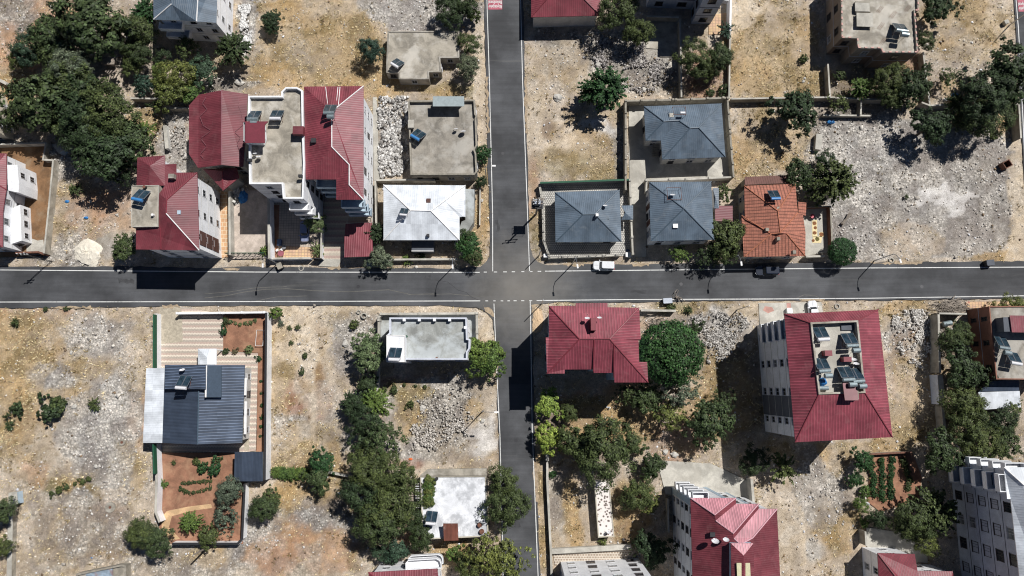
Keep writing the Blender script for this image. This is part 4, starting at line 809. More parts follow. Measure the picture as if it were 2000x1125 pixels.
# orange tiles
def tile_roof_mat():
    m, nt, b = newmat("clay_tiles"); uv = N(nt, "ShaderNodeUVMap").outputs[0]; tc = N(nt, "ShaderNodeTexCoord").outputs['Object']
    sx = N(nt, "ShaderNodeSeparateXYZ"); nt.links.new(uv, sx.inputs[0]); outs = []
    for k, per in ((0, .62), (1, .4)):
        mu = N(nt, "ShaderNodeMath", operation='MULTIPLY'); nt.links.new(sx.outputs[1-k if False else k], mu.inputs[0]); mu.inputs[1].default_value = 1/per
        fr = N(nt, "ShaderNodeMath", operation='FRACT'); nt.links.new(mu.outputs[0], fr.inputs[0]); outs.append(fr.outputs[0])
    a = ramp(nt, outs[0], [(0.0, .5), (.2, 1.05), (.7, 1.05), (.95, .5)]); c_ = ramp(nt, outs[1], [(0.0, .55), (.2, 1.0), (1.0, 1.1)])
    c = mixc(nt, 'MULTIPLY', 1.0, mixc(nt, 'MULTIPLY', 1.0, C(164, 106, 88), a), c_)
    n = noise_n(nt, tc, 1.6, 6, .7); c = mixc(nt, 'MULTIPLY', 1.0, c, ramp(nt, n, [(.3, (.6, .62, .62, 1)), (.6, 1.1)]))
    n2 = noise_n(nt, tc, 5.0, 4, .7); c = mixc(nt, 'MIX', ramp(nt, n2, [(.58, 0.0), (.75, .5)]), c, C(120, 96, 84))
    nt.links.new(c, b.inputs['Base Color']); b.inputs['Roughness'].default_value = .85; bump(nt, b, a, .8, .08); return m
M['clay'] = tile_roof_mat(); M['claytrim'] = mottled('clay_ridge_tile', C(176, 112, 84), .7, 1.2, 2, 8)
h = 4.6; V0 = [(1453.5, 363), (1554, 359), (1556, 394), (1558.5, 415), (1568, 418), (1573.4, 455), (1572.6, 500), (1452.7, 501.5), (1448.4, 423), (1455, 424)]
r, ro, f = house('tiled_house', 'old house under a weathered orange clay tile roof above the parked dark car', V0, h,
  [[(1453.5, 363), (1554, 359), (1519, 412, 2)], [(1453.5, 363), (1519, 412, 2), (1524, 455, 2), (1506, 457, 1.6), (1455, 424)], [(1554, 359), (1556, 394), (1558.5, 415), (1568, 418), (1573.4, 455, .1), (1536, 456, 1.3), (1524, 455, 2), (1519, 412, 2)],
   [(1455, 424), (1506, 457, 1.6), (1452.7, 501.5), (1448.4, 423)], [(1452.7, 501.5), (1506, 457, 1.6), (1524, 455, 2), (1536, 456, 1.3), (1572.6, 500)], [(1536, 456, 1.3), (1573.4, 455, .1), (1572.6, 500)]],
  'clay', 'claytrim', [[(1453.5, 363), (1519, 412, 2), (1524, 455, 2)], [(1448.4, 421, .1), (1506, 457, 1.6), (1524, 455, 2)], [(1506, 457, 1.6), (1452.7, 501.5)], [(1536, 456, 1.3), (1572.6, 500)], [(1554, 359), (1519, 412, 2)], [(1524, 455, 2), (1558, 416)]], 'cream', .4)
for x, y in ((1519, 408), (1519, 467), (1550, 493), (1497, 449)): sub_box(ro, 'chimney', x, y, h+1.4, (.6, .6, .9), 'wallc')
roof_faces([[(1559, 394, .3), (1575, 396), (1574, 421), (1560, 418, .3)]], 3.6).build('side_roof', [M['clay'], M['claytrim']], r)
house('lean_to', 'brown corrugated lean-to behind the orange tiled house', [(1455, 345.5), (1538, 342), (1542, 357.5), (1454.5, 361)], 3.0, [[(1455, 345.5), (1538, 342), (1542, 357.5, .6), (1454.5, 361, .6)]], 'brownroof', 'rust', [], 'wallc', .2, cat='lean-to', win=False)
# modern house lower left
h = 4.6
r, ro, f = house('modern_house', 'wide anthracite roofed house with a white side canopy and striped paved yard', [(322, 713), (478, 713), (473, 865), (386, 868), (317, 865)], h,
  [[(322, 713), (389, 713, 1.7), (386, 868, 1.7), (317, 865)], ], 'darkroof', 'greytrim', [[(389, 713, 1.7), (386, 868, 1.7)]], 'offwhite', .45)
roof_faces([[(389.02, 713, 1.7), (478, 713), (473, 865), (386.02, 868, 1.7)]], h).build('roof', [M['darkroof2'], M['greytrim']], r)
pts = [(323, 712.5, 1.3), (401.5, 712.5, 2.8), (401.5, 760, 2.8), (321.6, 760, 1.3)]
roof_faces([pts], h).build('raised_roof', [M['darkroof2'], M['greytrim']], r)
MB().prism(PP([(325, 714), (400, 714), (400, 758), (324, 758)], 5.7), 5.0, 5.75).build('raised_wall', M['dark_pl'], r)
roof_faces([[(405, 714, 2.25), (431.7, 714, 1.75), (431.7, 776, 1.75), (403, 776, 2.25)]], h, .3).build('smooth_panel', [plain('smooth_anthracite_panel', C(66, 80, 96), .35), M['greytrim']], r)
MB().tube([P(403, 714, h+2.35), P(401.5, 776, h+2.35)], .16, 6).build('ridge_cap', M['whitetrim'], ro)
roof_faces([[(285.6, 719), (322, 719, .5), (316.8, 865, .5), (279, 865)]], 3.5).build('side_canopy', [M['whiteroof'], M['whitetrim']], r)
for x, y in ((286, 724), (283, 790), (281, 860)):
    p = P(x, y, 3.4); MB().tube([(p.x, p.y, 0), (p.x, p.y, 3.4)], .07, 6).build('canopy_post', M['steel'], r)
roof_faces([[(386.6, 681), (422.7, 681), (404.5, 698, .7)], [(386.6, 681), (404.5, 698, .7), (404.5, 712, .7), (386.6, 712)], [(422.7, 681), (422.7, 712), (404.5, 712, .7), (404.5, 698, .7)]], 3.2).build('porch_roof', [M['whiteroof'], M['whitetrim']], r)
for x, y in ((388, 683), (421, 683)):
    p = P(x, y, 3.0); MB().tube([(p.x, p.y, 0), (p.x, p.y, 3.1)], .12, 8).build('porch_post', M['white'], r)
for y0, y1 in ((738, 772), (784, 848)):
    MB().prism(PP([(477.5, y0), (482, y0), (481, y1), (476, y1)], 3.6), 3.3, 3.6, bottom=True).build('window_hood', M['whitetrim'], r)
house('garage', 'small square anthracite garage roof at the corner of the vegetable plot', [(458.4, 883), (513, 882.4), (513, 940), (457, 940)], 3.0, [[(458.4, 883, .2), (513, 882.4, .2), (513, 940), (457, 940)]], 'darkroof', 'greytrim', [], 'offwhite', .25, cat='garage', win=False)
# flat white house with stair tower
r, ro, f = flat('flat_roofed_house', 'pale blue rimmed flat concrete roof with a white stair tower at its left',
  [(760.4, 620), (911.6, 620), (913, 661), (918.4, 661.8), (917.6, 681), (913, 688), (913, 702.6), (790.7, 702.6), (790.7, 707.5), (755, 707), (755, 655), (760, 650)], 8.0, 'white', 'conc_g', .9, .28, cat='house', capm='lav')
for x in (790, 819.5, 849, 878.5):
    sub_box(r, 'parapet_pier', x, 625, 7.6, (.5, .5, .9), 'white')
sub_box(r, 'parapet_pier', 909, 640, 7.6, (.5, .5, .9), 'white')
tp = ccw(PP([(755, 654.5), (791.5, 655), (791, 707.2), (755, 707.2)], 8.8))
MB().prism(tp, 7.0, 8.8).build('stair_tower', M['white'], r); MB().ring(inset(tp, .0), .12, 8.8, 8.95).build('tower_rim', M['whitetrim'], r)
# red hip roof south-east of the crossing
h = 13.0
V0 = [(1072, 597.6), (1123.6, 597), (1124.8, 592.3), (1186.7, 591.6), (1187, 600), (1248.4, 601), (1251.5, 663), (1247, 664), (1248.4, 706.8), (1264, 707), (1266, 747), (1199.7, 747), (1198.7, 728.4), (1159.6, 728.4), (1158.4, 721.5), (1103, 721.7), (1103, 729.6), (1068.4, 729.6), (1066, 659), (1072, 658.8)]
A, B_ = (1132, 662.4, 2.6), (1190.8, 662, 2.6)
r, ro, f = house('apartment_building', 'apartment block under a many-stepped bright red hip roof at the lower right of the crossing', V0, h,
  [[(1072, 597.6), (1123.6, 597), (1124.8, 592.3), (1186.7, 591.6), (1187, 600), (1248.4, 601), B_, A], [(1072, 597.6), A, (1068.4, 729.6), (1066, 659), (1072, 658.8)],
   [(1068.4, 729.6), A, (1160, 662.2, 2.6), (1158.4, 721.5), (1103, 721.7), (1103, 729.6)], [(1160, 662.2, 2.6), B_, (1198.9, 672, 2.3), (1198.7, 728.4, .1), (1159.6, 728.4, .1)], [B_, (1266, 747), (1199.7, 747), (1198.9, 672, 2.3)],
   [(1248.4, 601), (1251.5, 663), (1247, 664), (1248.4, 706.8), (1264, 707), (1266, 747), B_]], 'redroof3', 'redtrim', [[(1072, 597.6), A, B_, (1266, 747)], [(1248.4, 601), B_], [(1068.4, 729.6), A], [(1160, 662.2, 2.6), (1159, 725, .15)], [(1198.9, 672, 2.3), (1199, 737, .1)]], 'blue_pl', .5, cat='apartment block', sp=3.6, fascia='greytrim')
sub_box(ro, 'chimney', 1158, 634, h+2.3, (.9, 2.1, 2.0), 'redtrim'); sub_box(ro, 'roof_hatch', 1158, 654, h+2.3, (.9, .8, .3), 'redtrim')
# large red apartment with sunken terrace
h = 15.0; E = [(1531.6, 613.2), (1715, 604.7), (1743.2, 853.9), (1553, 863.8)]; T = [(1584, 631, 2.3), (1674.4, 626.9, 2.3), (1688.6, 766, 2.3), (1600, 769, 2.3)]
r, ro, f = house('apartment_building', 'large apartment block whose red roof surrounds a sunken terrace full of solar heaters', E, h,
  [[E[0], E[1], T[1], T[0]], [E[1], E[2], T[2], T[1]], [E[2], E[3], T[3], T[2]], [E[3], E[0], T[0], T[3]]], 'redroof3', 'redtrim', [[E[0], T[0]], [E[1], T[1]], [E[2], T[2]], [E[3], T[3]]], 'white', .7, cat='apartment block', sp=4.0, styles='wcw', fh=3.0, fascia='greytrim')
tp = ccw([P(x, y, h+2.36) for x, y, _ in T]); dk = MB(); dk.ngon([(p.x, p.y, h+1.3) for p in inset(tp, -.1)]); dk.build('terrace_deck', M['conc_l'], r)
MB().ring(inset(tp, -.12), .3, h+1.2, h+2.45).build('terrace_rim', M['conc'], r)
for x, y, s in ((1615, 690, (1.2, .9, 1.3)), (1652, 702, (1.3, .8, 1.3))): sub_box(r, 'chimney', x, y, h+1.9, s, 'redtrim')
sub_box(r, 'stair_roof', 1661, 765, h+3.0, (2.2, 2.8, .14), 'redroof', 0, R(-8)); sub_box(r, 'stair_house', 1661, 765, h+2.1, (1.9, 2.4, 1.5), 'wallc')
sub_box(r, 'roof_hatch', 1655, 639, h+1.45, (2.1, 1.0, .2), 'dark_pl')
ei = edge_facing(f, (-1, 0)); 
wall_patch(r, f, ei, .30, .50, .0, h-.4, 'grey_pl', 'dark_stripe', .03) if False else None
a_, b_ = f[ei], f[(ei+1) % 4]
tt = lambda y: (y-P(1545, 613, 0).y) 
wall_patch(r, f, ei, .66, .84, 0, h-.5, 'dark_pl', 'dark_stripe', .03)
for k in range(1, 5):
    p, n, L = edge_pt(f, ei, .09); balcony(r, p, n, 3.4, .7, k*3.0-.1)
# bottom apartment with zigzag roof
h = 15.0; pt = (1352, 1260)
r, ro, f = house('apartment_building', 'apartment block at the bottom edge with three sawtooth pink and red roof planes and balconies',
  [(1348.5, 972.5), (1437, 972.5), (1437.5, 984), (1481.6, 984), (1481.8, 993.8), (1517.5, 993.8), (1530, 1260), (1356, 1260)], h,
  [[(1348.5, 972.5), (1395.8, 1005.4, 2.0), (1397.9, 1016.7, 1.9), (1431.7, 1041.8, 3.0), (1433.4, 1051.4, 3.0), (1446, 1063, 3.3), (1450, 1200, 3.3), (1356, 1260)],
   [(1395.8, 1005.4, 2.0), (1437, 972.5), (1437.5, 984), (1397.9, 1016.7, 1.9)], [(1431.7, 1041.8, 3.0), (1481.6, 984), (1481.8, 993.8), (1433.4, 1051.4, 3.0)],
   [(1517.5, 993.8), (1530, 1260), (1450, 1200, 3.3), (1446, 1063, 3.3), (1469.8, 1050.5, 2.2)]], 'redroof2', 'redtrim', [], 'white', .5, cat='apartment block', sp=3.4, styles='wd', w=1.2)
roof_faces([[(1348.5, 972.5), (1437, 972.5), (1395.8, 1005.4, 2.0)], [(1437.5, 984), (1481.6, 984), (1431.7, 1041.8, 3.0), (1397.9, 1016.7, 1.9)], [(1481.8, 993.8), (1517.5, 993.8), (1469.8, 1050.5, 2.2), (1446, 1063, 3.3), (1433.4, 1051.4, 3.0)]], h).build('pink_roof', [M['redpink'], M['redtrim']], r)  # these planes get a paler pink sheet than the rest of the roof
ridges(ro, [[(1348.5, 972.5), (1395.8, 1005.4, 2), (1437, 972.5)], [(1397.9, 1016.7, 1.9), (1431.7, 1041.8, 3), (1481.6, 984)], [(1433.4, 1051.4, 3), (1446, 1063, 3.3), (1469.8, 1050.5, 2.2), (1517.5, 993.8)]], h, plain('pink_trim', C(206, 160, 168), .5))
roof_faces([[(1427.4, 1061), (1471.6, 1061), (1452.5, 1085, .8)]], h+4).build('stair_roof', [M['redpink'], M['redtrim']], r)
roof_faces([[(1427.4, 1061), (1452.5, 1085, .8), (1452.5, 1180, .8), (1430, 1180)], [(1471.6, 1061), (1475, 1180), (1452.5, 1180, .8), (1452.5, 1085, .8)]], h+4).build('stair_roof', [M['redroof2'], M['redtrim']], r)
MB().prism(PP([(1428.5, 1062), (1470, 1062), (1473, 1178), (1430, 1178)], h+3.8), h+1, h+3.85).build('stair_house', M['blue_pl'], r)
for x in (1445.5, 1459): sub_box(r, 'skylight', x, 1114, h+4.6, (1.0, 2.2, .1), plain('pale_skylight', C(205, 200, 165), .5), 0, 0)
sub_box(ro, 'skylight', 1391.5, 1044, h+1.9, (.8, .7, .3), 'dsteel')
ei = edge_facing(f, (0, 1)); 
for k in range(1, 6):
    for t, w in ((.9, 3.0), ): 
        for ej in range(len(f)):
            p, n, L = edge_pt(f, ej, .82)
            if n.y > .8 and L > 6: balcony(r, p, n, 2.6, 1.4, k*2.9-.4, 'white')
ew = edge_facing(f, (-1, 0)); wall_patch(r, f, ew, .0, .05, 0, h-.5, 'blue_pl', 'blue_stripe', .03)
for ej in range(len(f)):
    p, n, L = edge_pt(f, ej, .5)
    if n.y > .8 and L > 3: wall_patch(r, f, ej, .0, .12, 0, h-.5, 'blue_pl', 'blue_stripe', .03); wall_patch(r, f, ej, .88, .97, 0, h-.5, 'blue_pl', 'blue_stripe', .03)
# white roofed apartment bottom right
h = 15.5
r, ro, f = house('apartment_building', 'tall grey walled apartment block with a white sheet roof at the lower right edge',
  [(1960.8, 912.7), (2080, 912.7), (2100, 1240), (2004, 1240), (1973.9, 974.7), (1967.3, 974.7)], h,
  [[(1960.8, 912.7), (2080, 912.7), (2030, 975, 2.2), (1998, 946, 1.6)], [(1960.8, 912.7), (1998, 946, 1.6), (2030, 975, 2.2), (2050, 1180, 2.2), (2004, 1240), (1973.9, 974.7), (1967.3, 974.7)], [(2080, 912.7), (2100, 1240), (2050, 1180, 2.2), (2030, 975, 2.2)], [(2004, 1240), (2050, 1180, 2.2), (2100, 1240)]],
  'whiteroof', 'whitetrim', [[(1960.8, 912.7), (1998, 946, 1.6), (2030, 975, 2.2)]], 'grey_pl', .5, cat='apartment block', sp=3.9, styles='ssdc', w=1.9, wh=1.6)
ei = edge_facing(f, (0, 1))
for k in range(1, 6):
    for ej in range(len(f)):
        p, n, L = edge_pt(f, ej, .85)
        if n.y > .8 and L > 5: balcony(r, p, n, 3.2, 1.2, k*2.95-.3)
        p, n, L = edge_pt(f, ej, .5)
        if n.x < -.8 and 3 < L < 9: balcony(r, p, n, L*.7, 1.5, k*2.95-.3)
# small red gable bottom right
r, ro, f = house('red_roofed_house', 'grey walled house with red roof at the bottom edge near the tall white roofed block', [(1714, 1080.4), (1786.6, 1082.2), (1792, 1115), (1861.6, 1116), (1875, 1230), (1722, 1230)], 6.0,
  [[(1714, 1080.4), (1786.6, 1082.2), (1792, 1115), (1800, 1175, 1.6), (1760, 1140, 1.8)], [(1792, 1115), (1861.6, 1116), (1840, 1170, 1.4), (1800, 1175, 1.6)], [(1714, 1080.4), (1760, 1140, 1.8), (1800, 1175, 1.6), (1840, 1170, 1.4), (1875, 1230), (1722, 1230)], [(1861.6, 1116), (1875, 1230), (1840, 1170, 1.4)]],
  'redroof', 'redtrim', [[(1714, 1080.4), (1760, 1140, 1.8)]], 'white', .35, sp=5)
# terracotta house with cluttered roof
r, ro, f = flat('terracotta_house', 'terracotta walled house with a cluttered bare roof at the right edge', [(1931.5, 598), (2070, 597), (2070, 742), (1946, 741)], 6.0, 'terra', 'conc_d', .2, .2, cat='house', sp=4.2, styles='d', w=.9)
MB().prism(PP([(1957, 620), (2040, 617), (2040, 646), (1959, 648)], 7.6), 5.8, 7.9).build('roof_room', M['dark_pl'], r)
roof_faces([[(1972.4, 616), (2050, 617), (2050, 650), (1976.7, 649)]], 8.2).build('roof_room_roof', [M['redroof'], M['redtrim']], r)
house('lean_to', 'white corrugated lean-to with a pale yellow patch below the terracotta house', [(1910.5, 766), (1991.6, 763.5), (1993.7, 795.5), (1922, 800)], 2.8, [[(1910.5, 766, .5), (1991.6, 763.5, .5), (1993.7, 795.5), (1922, 800)]], 'whiteroof', 'whitetrim', [], 'wallc', .2, cat='lean-to', win=False)
house('dark_shed', 'black sheet roofed shed joined to the terracotta house', [(1932, 744), (1990, 743), (1990.5, 763), (1912, 765)], 3.2, [[(1932, 744, .2), (1990, 743, .2), (1990.5, 763), (1912, 765)]], 'darkroof', 'dsteel', [], 'wallc', .2, cat='shed', win=False)
# left edge house
r, ro, f = house('white_house', 'white walled house with dark grey bands and red roofs cut by the left edge', [(-90, 299), (12.5, 299.5), (12, 370), (5.5, 413), (5, 483), (-90, 484)], 5.6,
  [[(12.5, 299.5), (12, 370), (-30, 345, 1.8)], [(-90, 299), (12.5, 299.5), (-30, 345, 1.8)], [(-90, 299), (-30, 345, 1.8), (-30, 450, 1.8), (-90, 484)], [(12, 370), (5.5, 413), (5, 483), (-30, 450, 1.8), (-30, 345, 1.8)], [(5, 483), (-90, 484), (-30, 450, 1.8)]],
  'redroof', 'redtrim', [[(12, 370), (-30, 345, 1.8)]], 'white', -.35 if False else .3, sp=3.0, styles='wc')
ei = edge_facing(f, (1, 0))
wall_patch(r, f, ei, .0, .2, 2.0, 5.2, 'dark_pl', 'dark_band', .03)
MB().prism(PP([(14, 322), (34, 322), (37, 358), (36, 376), (16, 372)], 5.2), -.3, 5.2).build('wall', M['white'], r)
MB().prism(PP([(8, 415), (40, 400), (43, 470), (12, 480)], 2.8), -.3, 2.9).build('wall', M['white'], r)
wall_windows(r, ccw(PP([(14, 322), (34, 322), (37, 358), (36, 376), (16, 372)], 5.2)), 5.2, 2.4, 1.3, 1.3); wall_windows(r, ccw(PP([(8, 415), (40, 400), (43, 470), (12, 480)], 2.8)), 2.8, 2.2, 1.3, 1.2)
c_ = ccw(PP([(-90, 186), (10, 188), (27, 238), (27, 274), (-90, 278)])); cc = centroid(c_)
r = thing('cream_building', 'cream walled building cut by the left edge beside the big trees', 'building', (cc.x, cc.y, 0)); EXCL.append([(p.x, p.y) for p in c_])
MB().prism(c_, -.3, 5).build('wall', M['cream'], r); MB().prism(inset(c_, -.3), 5.0, 5.2).build('roof', M['conc'], r); wall_windows(r, c_, 5, 3.4, 1.3, 1.4)
# bottom edge buildings
r, ro, f = house('red_roofed_house', 'white house with rounded balconies and red roof at the bottom edge', [(719.5, 1118), (854.3, 1110.4), (866, 1240), (732, 1245)], 8.5,
  [[(719.5, 1118), (854.3, 1110.4), (800, 1180, 2)], [(719.5, 1118), (800, 1180, 2), (732, 1245)], [(854.3, 1110.4), (866, 1240), (800, 1180, 2)], [(732, 1245), (800, 1180, 2), (866, 1240)]], 'redroof', 'redtrim', [[(719.5, 1118), (800, 1180, 2)]], 'white', .5, sp=3.4)
ei = edge_facing(f, (0, 1))
for k in (1, 2):
    p, n, L = edge_pt(f, ei, .2); rz = math.atan2(-n.x, n.y); o = MB(); w = 6.2; d_ = 1.7
    out = [(-w/2, 0), (-w/2, d_-.5), (-w/2+.5, d_), (w/2-.8, d_), (w/2-.2, d_-.35), (w/2, d_-.9), (w/2, 0)]
    o.prism([Vector((x, y, 0)) for x, y in out], 0, .18, bottom=True); o.ring([Vector((x, y, 0)) for x, y in out], .14, .18, 1.0)
    x = o.build('balcony', M['white'], r, world=False); x.location = (p.x-r.location.x, p.y-r.location.y, k*2.9-.2); x.rotation_euler = (0, 0, rz)
gp = ccw(PP([(1095, 1097), (1247, 1090.5), (1256, 1260), (1100, 1266)])); c = centroid(gp)
r = thing('apartment_building', 'white panelled apartment facade at the bottom edge with rows of small windows', 'apartment block', (c.x, c.y, 0)); EXCL.append([(p.x, p.y) for p in gp])
MB().prism(gp, -.3, 15).build('wall', M['white'], r); MB().prism(inset(gp, -.4), 15.0, 15.3).build('roof', M['conc'], r); wall_windows(r, gp, 15, 3.3, 1.5, 1.3, styles='ccd')

r, ro, f = flat('limewashed_house', 'low house with a blotchy limewashed white roof left of the lower street', [(820.5, 930), (949.5, 929.5), (954, 1048), (825, 1054)], 3.4, 'cream', 'limewash', .16, .2, cat='house')
MB().prism(PP([(834, 917), (951, 915), (951, 929), (820, 929)], 3.7), 2.9, 3.75).build('roof_strip', M['conc'], r)
roof_faces([[(865.5, 1022.5, .9), (894, 1022.5, .9), (895.5, 1055.5, .3), (867, 1056.4, .3)]], 4.3).build('stair_roof', [M['rustroof'], M['rust']], r)
MB().prism(PP([(868, 1025), (892, 1025), (893, 1052), (869, 1053)], 4.4), 3.2, 4.4).build('stair_house', M['wallc'], r)
b = MB()
for k in range(11): p = P(817, 945+k*4.6, 2.7); b.box((p.x, p.y, 2.7), (1.1, .12, .1))
b.build('pergola_slats', M['whitetrim'], r)
r, ro, f = house('red_carport', 'low red sheet carport roof at the roadside beside the striped forecourt', [(675, 437), (726, 434.5), (728.5, 500.5), (672.5, 502.5), (672.5, 464)], 2.8, [[(675, 437), (726, 434.5), (728.5, 500.5, .2), (672.5, 502.5, .2), (672.5, 464, .1)]], 'redroof', 'redtrim', [], 'wallc', .25, cat='carport', win=False)
# basin-like flat building, bottom left
r, ro, f = flat('concrete_building', 'low concrete building with a grey blue inner roof at the bottom left edge', [(148, 1121), (236, 1103), (246, 1104), (247, 1180), (150, 1180)], 1.6, 'wallc', 'conc', .5, .3, cat='building', win=False)
MB().prism(PP([(168, 1119), (220, 1110), (222, 1170), (170, 1170)], 1.2), .9, 1.3).build('roof_panel', mottled('blue_grey_panel', C(140, 156, 170), .8, 1.2, 1, 5, stain=C(150, 100, 80)), r)
r = thing('garden_shed', 'tumbledown grey plank shed between the upper left trees', 'shed', tuple(P(215, 122)))
sub_box(r, 'roof', 213, 119, 1.9, (2.2, 1.5, .1), 'wood'); sub_box(r, 'wall', 213, 121, .9, (1.9, 1.2, 1.8), 'wood')
for k in range(5): sub_box(r, 'plank', 208+k*4.5, 135+k*2, .9, (.2, 2.4, .06), 'wood', R(18-9*k), R(-35))
# white speckled slab on the plot
r = thing('long_container', 'long narrow roof finished in speckled white marble chips on the lower plot', 'outbuilding', tuple(P(1180, 992)))
M['terrazzo'] = tiles('marble_chip_screed', C(232, 224, 218), C(215, 205, 198), C(188, 176, 168), .8, .8, 1, .5, .1)
def speck():
    m, nt, b = newmat('speckled_marble'); tc = N(nt, "ShaderNodeTexCoord").outputs['Object']; v = N(nt, "ShaderNodeTexVoronoi"); v.inputs['Scale'].default_value = 1.9; nt.links.new(tc, v.inputs['Vector'])
    nt.links.new(ramp(nt, v.outputs['Distance'], [(0.0, C(70, 60, 55)), (.3, C(110, 95, 88)), (.38, C(226, 218, 212)), (1, C(232, 226, 220))]), b.inputs['Base Color']); return m
sp_ = ccw(PP([(1160, 938), (1190, 938), (1200, 1048), (1168, 1050)], 2.0)); EXCL.append([(p.x, p.y) for p in sp_])
MB().prism(inset(sp_, .1), -.3, 1.96).build('wall', M['cream'], r); b = MB(); b.ngon([(p.x, p.y, 2.02) for p in inset(sp_, .1)]); b.build('roof', speck(), r); MB().ring(sp_, .2, 1.9, 2.1).build('rim', M['cream'], r)
# ---------------------------------------------------------------- boundary walls
def wall_run(label, pts, h, mat='wallc', th=0.22, posts=0, railing=0.0, name='boundary_wall', cat='wall', top=None, z0=-.3):
    w = PP(pts, h); c = centroid(w); r = thing(name, label, cat, (c.x, c.y, 0)); b = MB(); t = MB(); pb = MB(); rb = MB()
    for i, (a, q) in enumerate(zip(w[:-1], w[1:])):
        e = Vector((q.x-a.x, q.y-a.y, 0)); L = e.length; e.normalize(); n = Vector((-e.y, e.x, 0))*th/2
        a2 = a - e*(th/2 if i else 0)
        b.prism([a2-n, q-n, q+n, a2+n], z0, h-.06*(i % 2)*.05)
        t.box(((a2.x+q.x)/2, (a2.y+q.y)/2, h+.03+.002*i), ((q-a2).length, th+.1, .07), math.atan2(e.y, e.x))
        if posts:
            for k in range(int(L/posts)+1):
                p = a+e*min(L, k*posts); pb.box((p.x, p.y, h/2+.15), (th+.16, th+.16, h+.4), math.atan2(e.y, e.x))
        if railing:
            rb.box(((a.x+q.x)/2, (a.y+q.y)/2, h+railing), (L, .05, .05), math.atan2(e.y, e.x))
            for k in range(int(L/1.8)+1):
                p = a+e*min(L, k*1.8); rb.box((p.x, p.y, h+railing/2), (.07, .07, railing), math.atan2(e.y, e.x))
    b.build('wall', M[mat], r); t.build('coping', M[top or 'conc_l'], r)
    if posts: pb.build('pier', M[top or 'conc_l'], r)
    if railing: rb.build('railing', M['dsteel'], r)
    return r
W = wall_run
W('retaining wall round the brown soil courtyard at the left edge', [(-60, 284), (90, 279), (84, 312), (104, 313), (96, 400), (86, 495)], 1.5, 'conc')
W('low wall with a dark gate below the brown courtyard', [(30, 494), (75, 492), (86, 497)], 1.3, 'rust', top='rust')
W('pale wall piece under the trees north of the red gable roof', [(255, 192), (322, 193)], 1.6); W('pale wall piece ending at the faceted red roof', [(330, 211), (371, 211)], 1.5)
W('broken white wall stub on the rubble left of the faceted red roof', [(322, 245), (326, 290)], 1.2, 'offwhite', .6)
W('long pale wall between white apartment yard and the paint splashed slab', [(448, 374), (449, 498)], 1.9, 'conc_l', .3)
W('tall blue white wall west of the tiled car yard', [(524, 370), (526, 505)], 2.6, 'white', .35)
W('front wall of the tiled car yard facing the street', [(530, 505), (606, 504)], 1.5, 'white', .25); W('dark gate across the tiled car yard', [(608, 504), (628, 505)], 1.8, 'dsteel', .08, name='gate', cat='gate', top='dsteel')
W('short white wall between car yard and striped forecourt', [(628, 445), (627, 505)], 1.5, 'white', .25)
W('low wall between white rubble heap and bungalow', [(734, 352), (800, 351), (850, 352)], 1.6, 'conc')
W('thin concrete wall along the big red roofed apartment', [(733, 352), (735, 470)], 1.6, 'conc'); W('low brown kerb wall between bungalow and street', [(938, 358), (937, 440)], .8, 'terra', .15)
W('front wall with rail below the bungalow', [(745, 507), (893, 506)], 1.2, 'conc_l', .25)
W('white house side wall of the modern house, green screen above', [(303, 612), (303, 720)], 2.0, 'white', .3)
W('green screen fence left of the striped yard', [(300, 614), (300, 719)], 3.1, 'greenf', .12, name='fence', cat='fence', top='greenf', z0=2.0)
W('white wall left of the vegetable plot', [(303, 868), (306, 940), (304, 1000), (312, 1020)], 2.0, 'white', .3)
W('green screen fence beside the vegetable plot', [(299, 868), (301, 926)], 3.1, 'greenf', .12, name='fence', cat='fence', top='greenf', z0=2.0)
W('long white wall right of the modern house', [(520, 611), (519, 720), (518, 830), (517, 938)], 2.6, 'white', .28, top='dsteel')
W('front wall with piers before the striped yard', [(347, 612), (430, 611), (519, 610)], 1.6, 'white', .25, posts=4.2, top='white')
W('pale wall round the lower end of the vegetable plot', [(478, 945), (473, 1052), (464, 1062), (336, 1062)], 1.7, 'white', .3, top='dsteel')
W('white wall with piers on the corner plot of the flat roofed house', [(739, 700), (740, 620), (745, 613), (931, 612), (932, 686)], 1.7, 'offwhite', .3, posts=3.6)
W('white wall continuing below the flat roofed house', [(738, 712), (738, 740), (735, 812)], 1.6, 'offwhite', .3)
W('concrete yard wall with barbed wire posts around the stepped grey roof', [(1222, 370), (1222, 197), (1320, 195), (1421, 191)], 2.2, 'wallc', .25, posts=3.1, top='wallc')
W('concrete wall right of the stepped grey roof', [(1421, 192), (1426, 260), (1433, 346)], 2.2, 'wallc', .25, posts=3.1, top='wallc')
W('wall between the two right hand grey roofs', [(1262, 352), (1340, 350), (1428, 346)], 1.9, 'conc_l', .25, posts=4.5); W('short wall left of the pyramid roof', [(1263, 353), (1262, 375)], 1.9, 'conc_l')
W('yard wall with a dark green screen above the hexagon paving', [(1055, 357), (1140, 354), (1229, 351)], 2.0, 'dark_pl', .25, top='greenf')
W('wall between hexagon paving and concrete drive', [(1230, 352), (1233, 430), (1236, 498)], 1.8, 'wallc', .25, posts=3.3)
W('low kerbside wall with short piers around the hexagon paved corner', [(1054, 362), (1060, 400), (1062, 470), (1073, 503), (1212, 498)], 1.1, 'conc_l', .3, posts=2.6, railing=.6)
W('white topped wall between grass and apartment yard at the top', [(1428, -20), (1426, 60)], 2.2, 'white', .3, top='white'); W('thin wall right of the red soil plot', [(1426, 60), (1424, 192)], 1.3)
W('wall between rubble and red soil plot', [(1328, 38), (1330, 120), (1331, 190)], 2.0, 'wallc'); W('low wall round the shaded slab', [(1264, 32), (1326, 34)], 1.6, 'wallc')
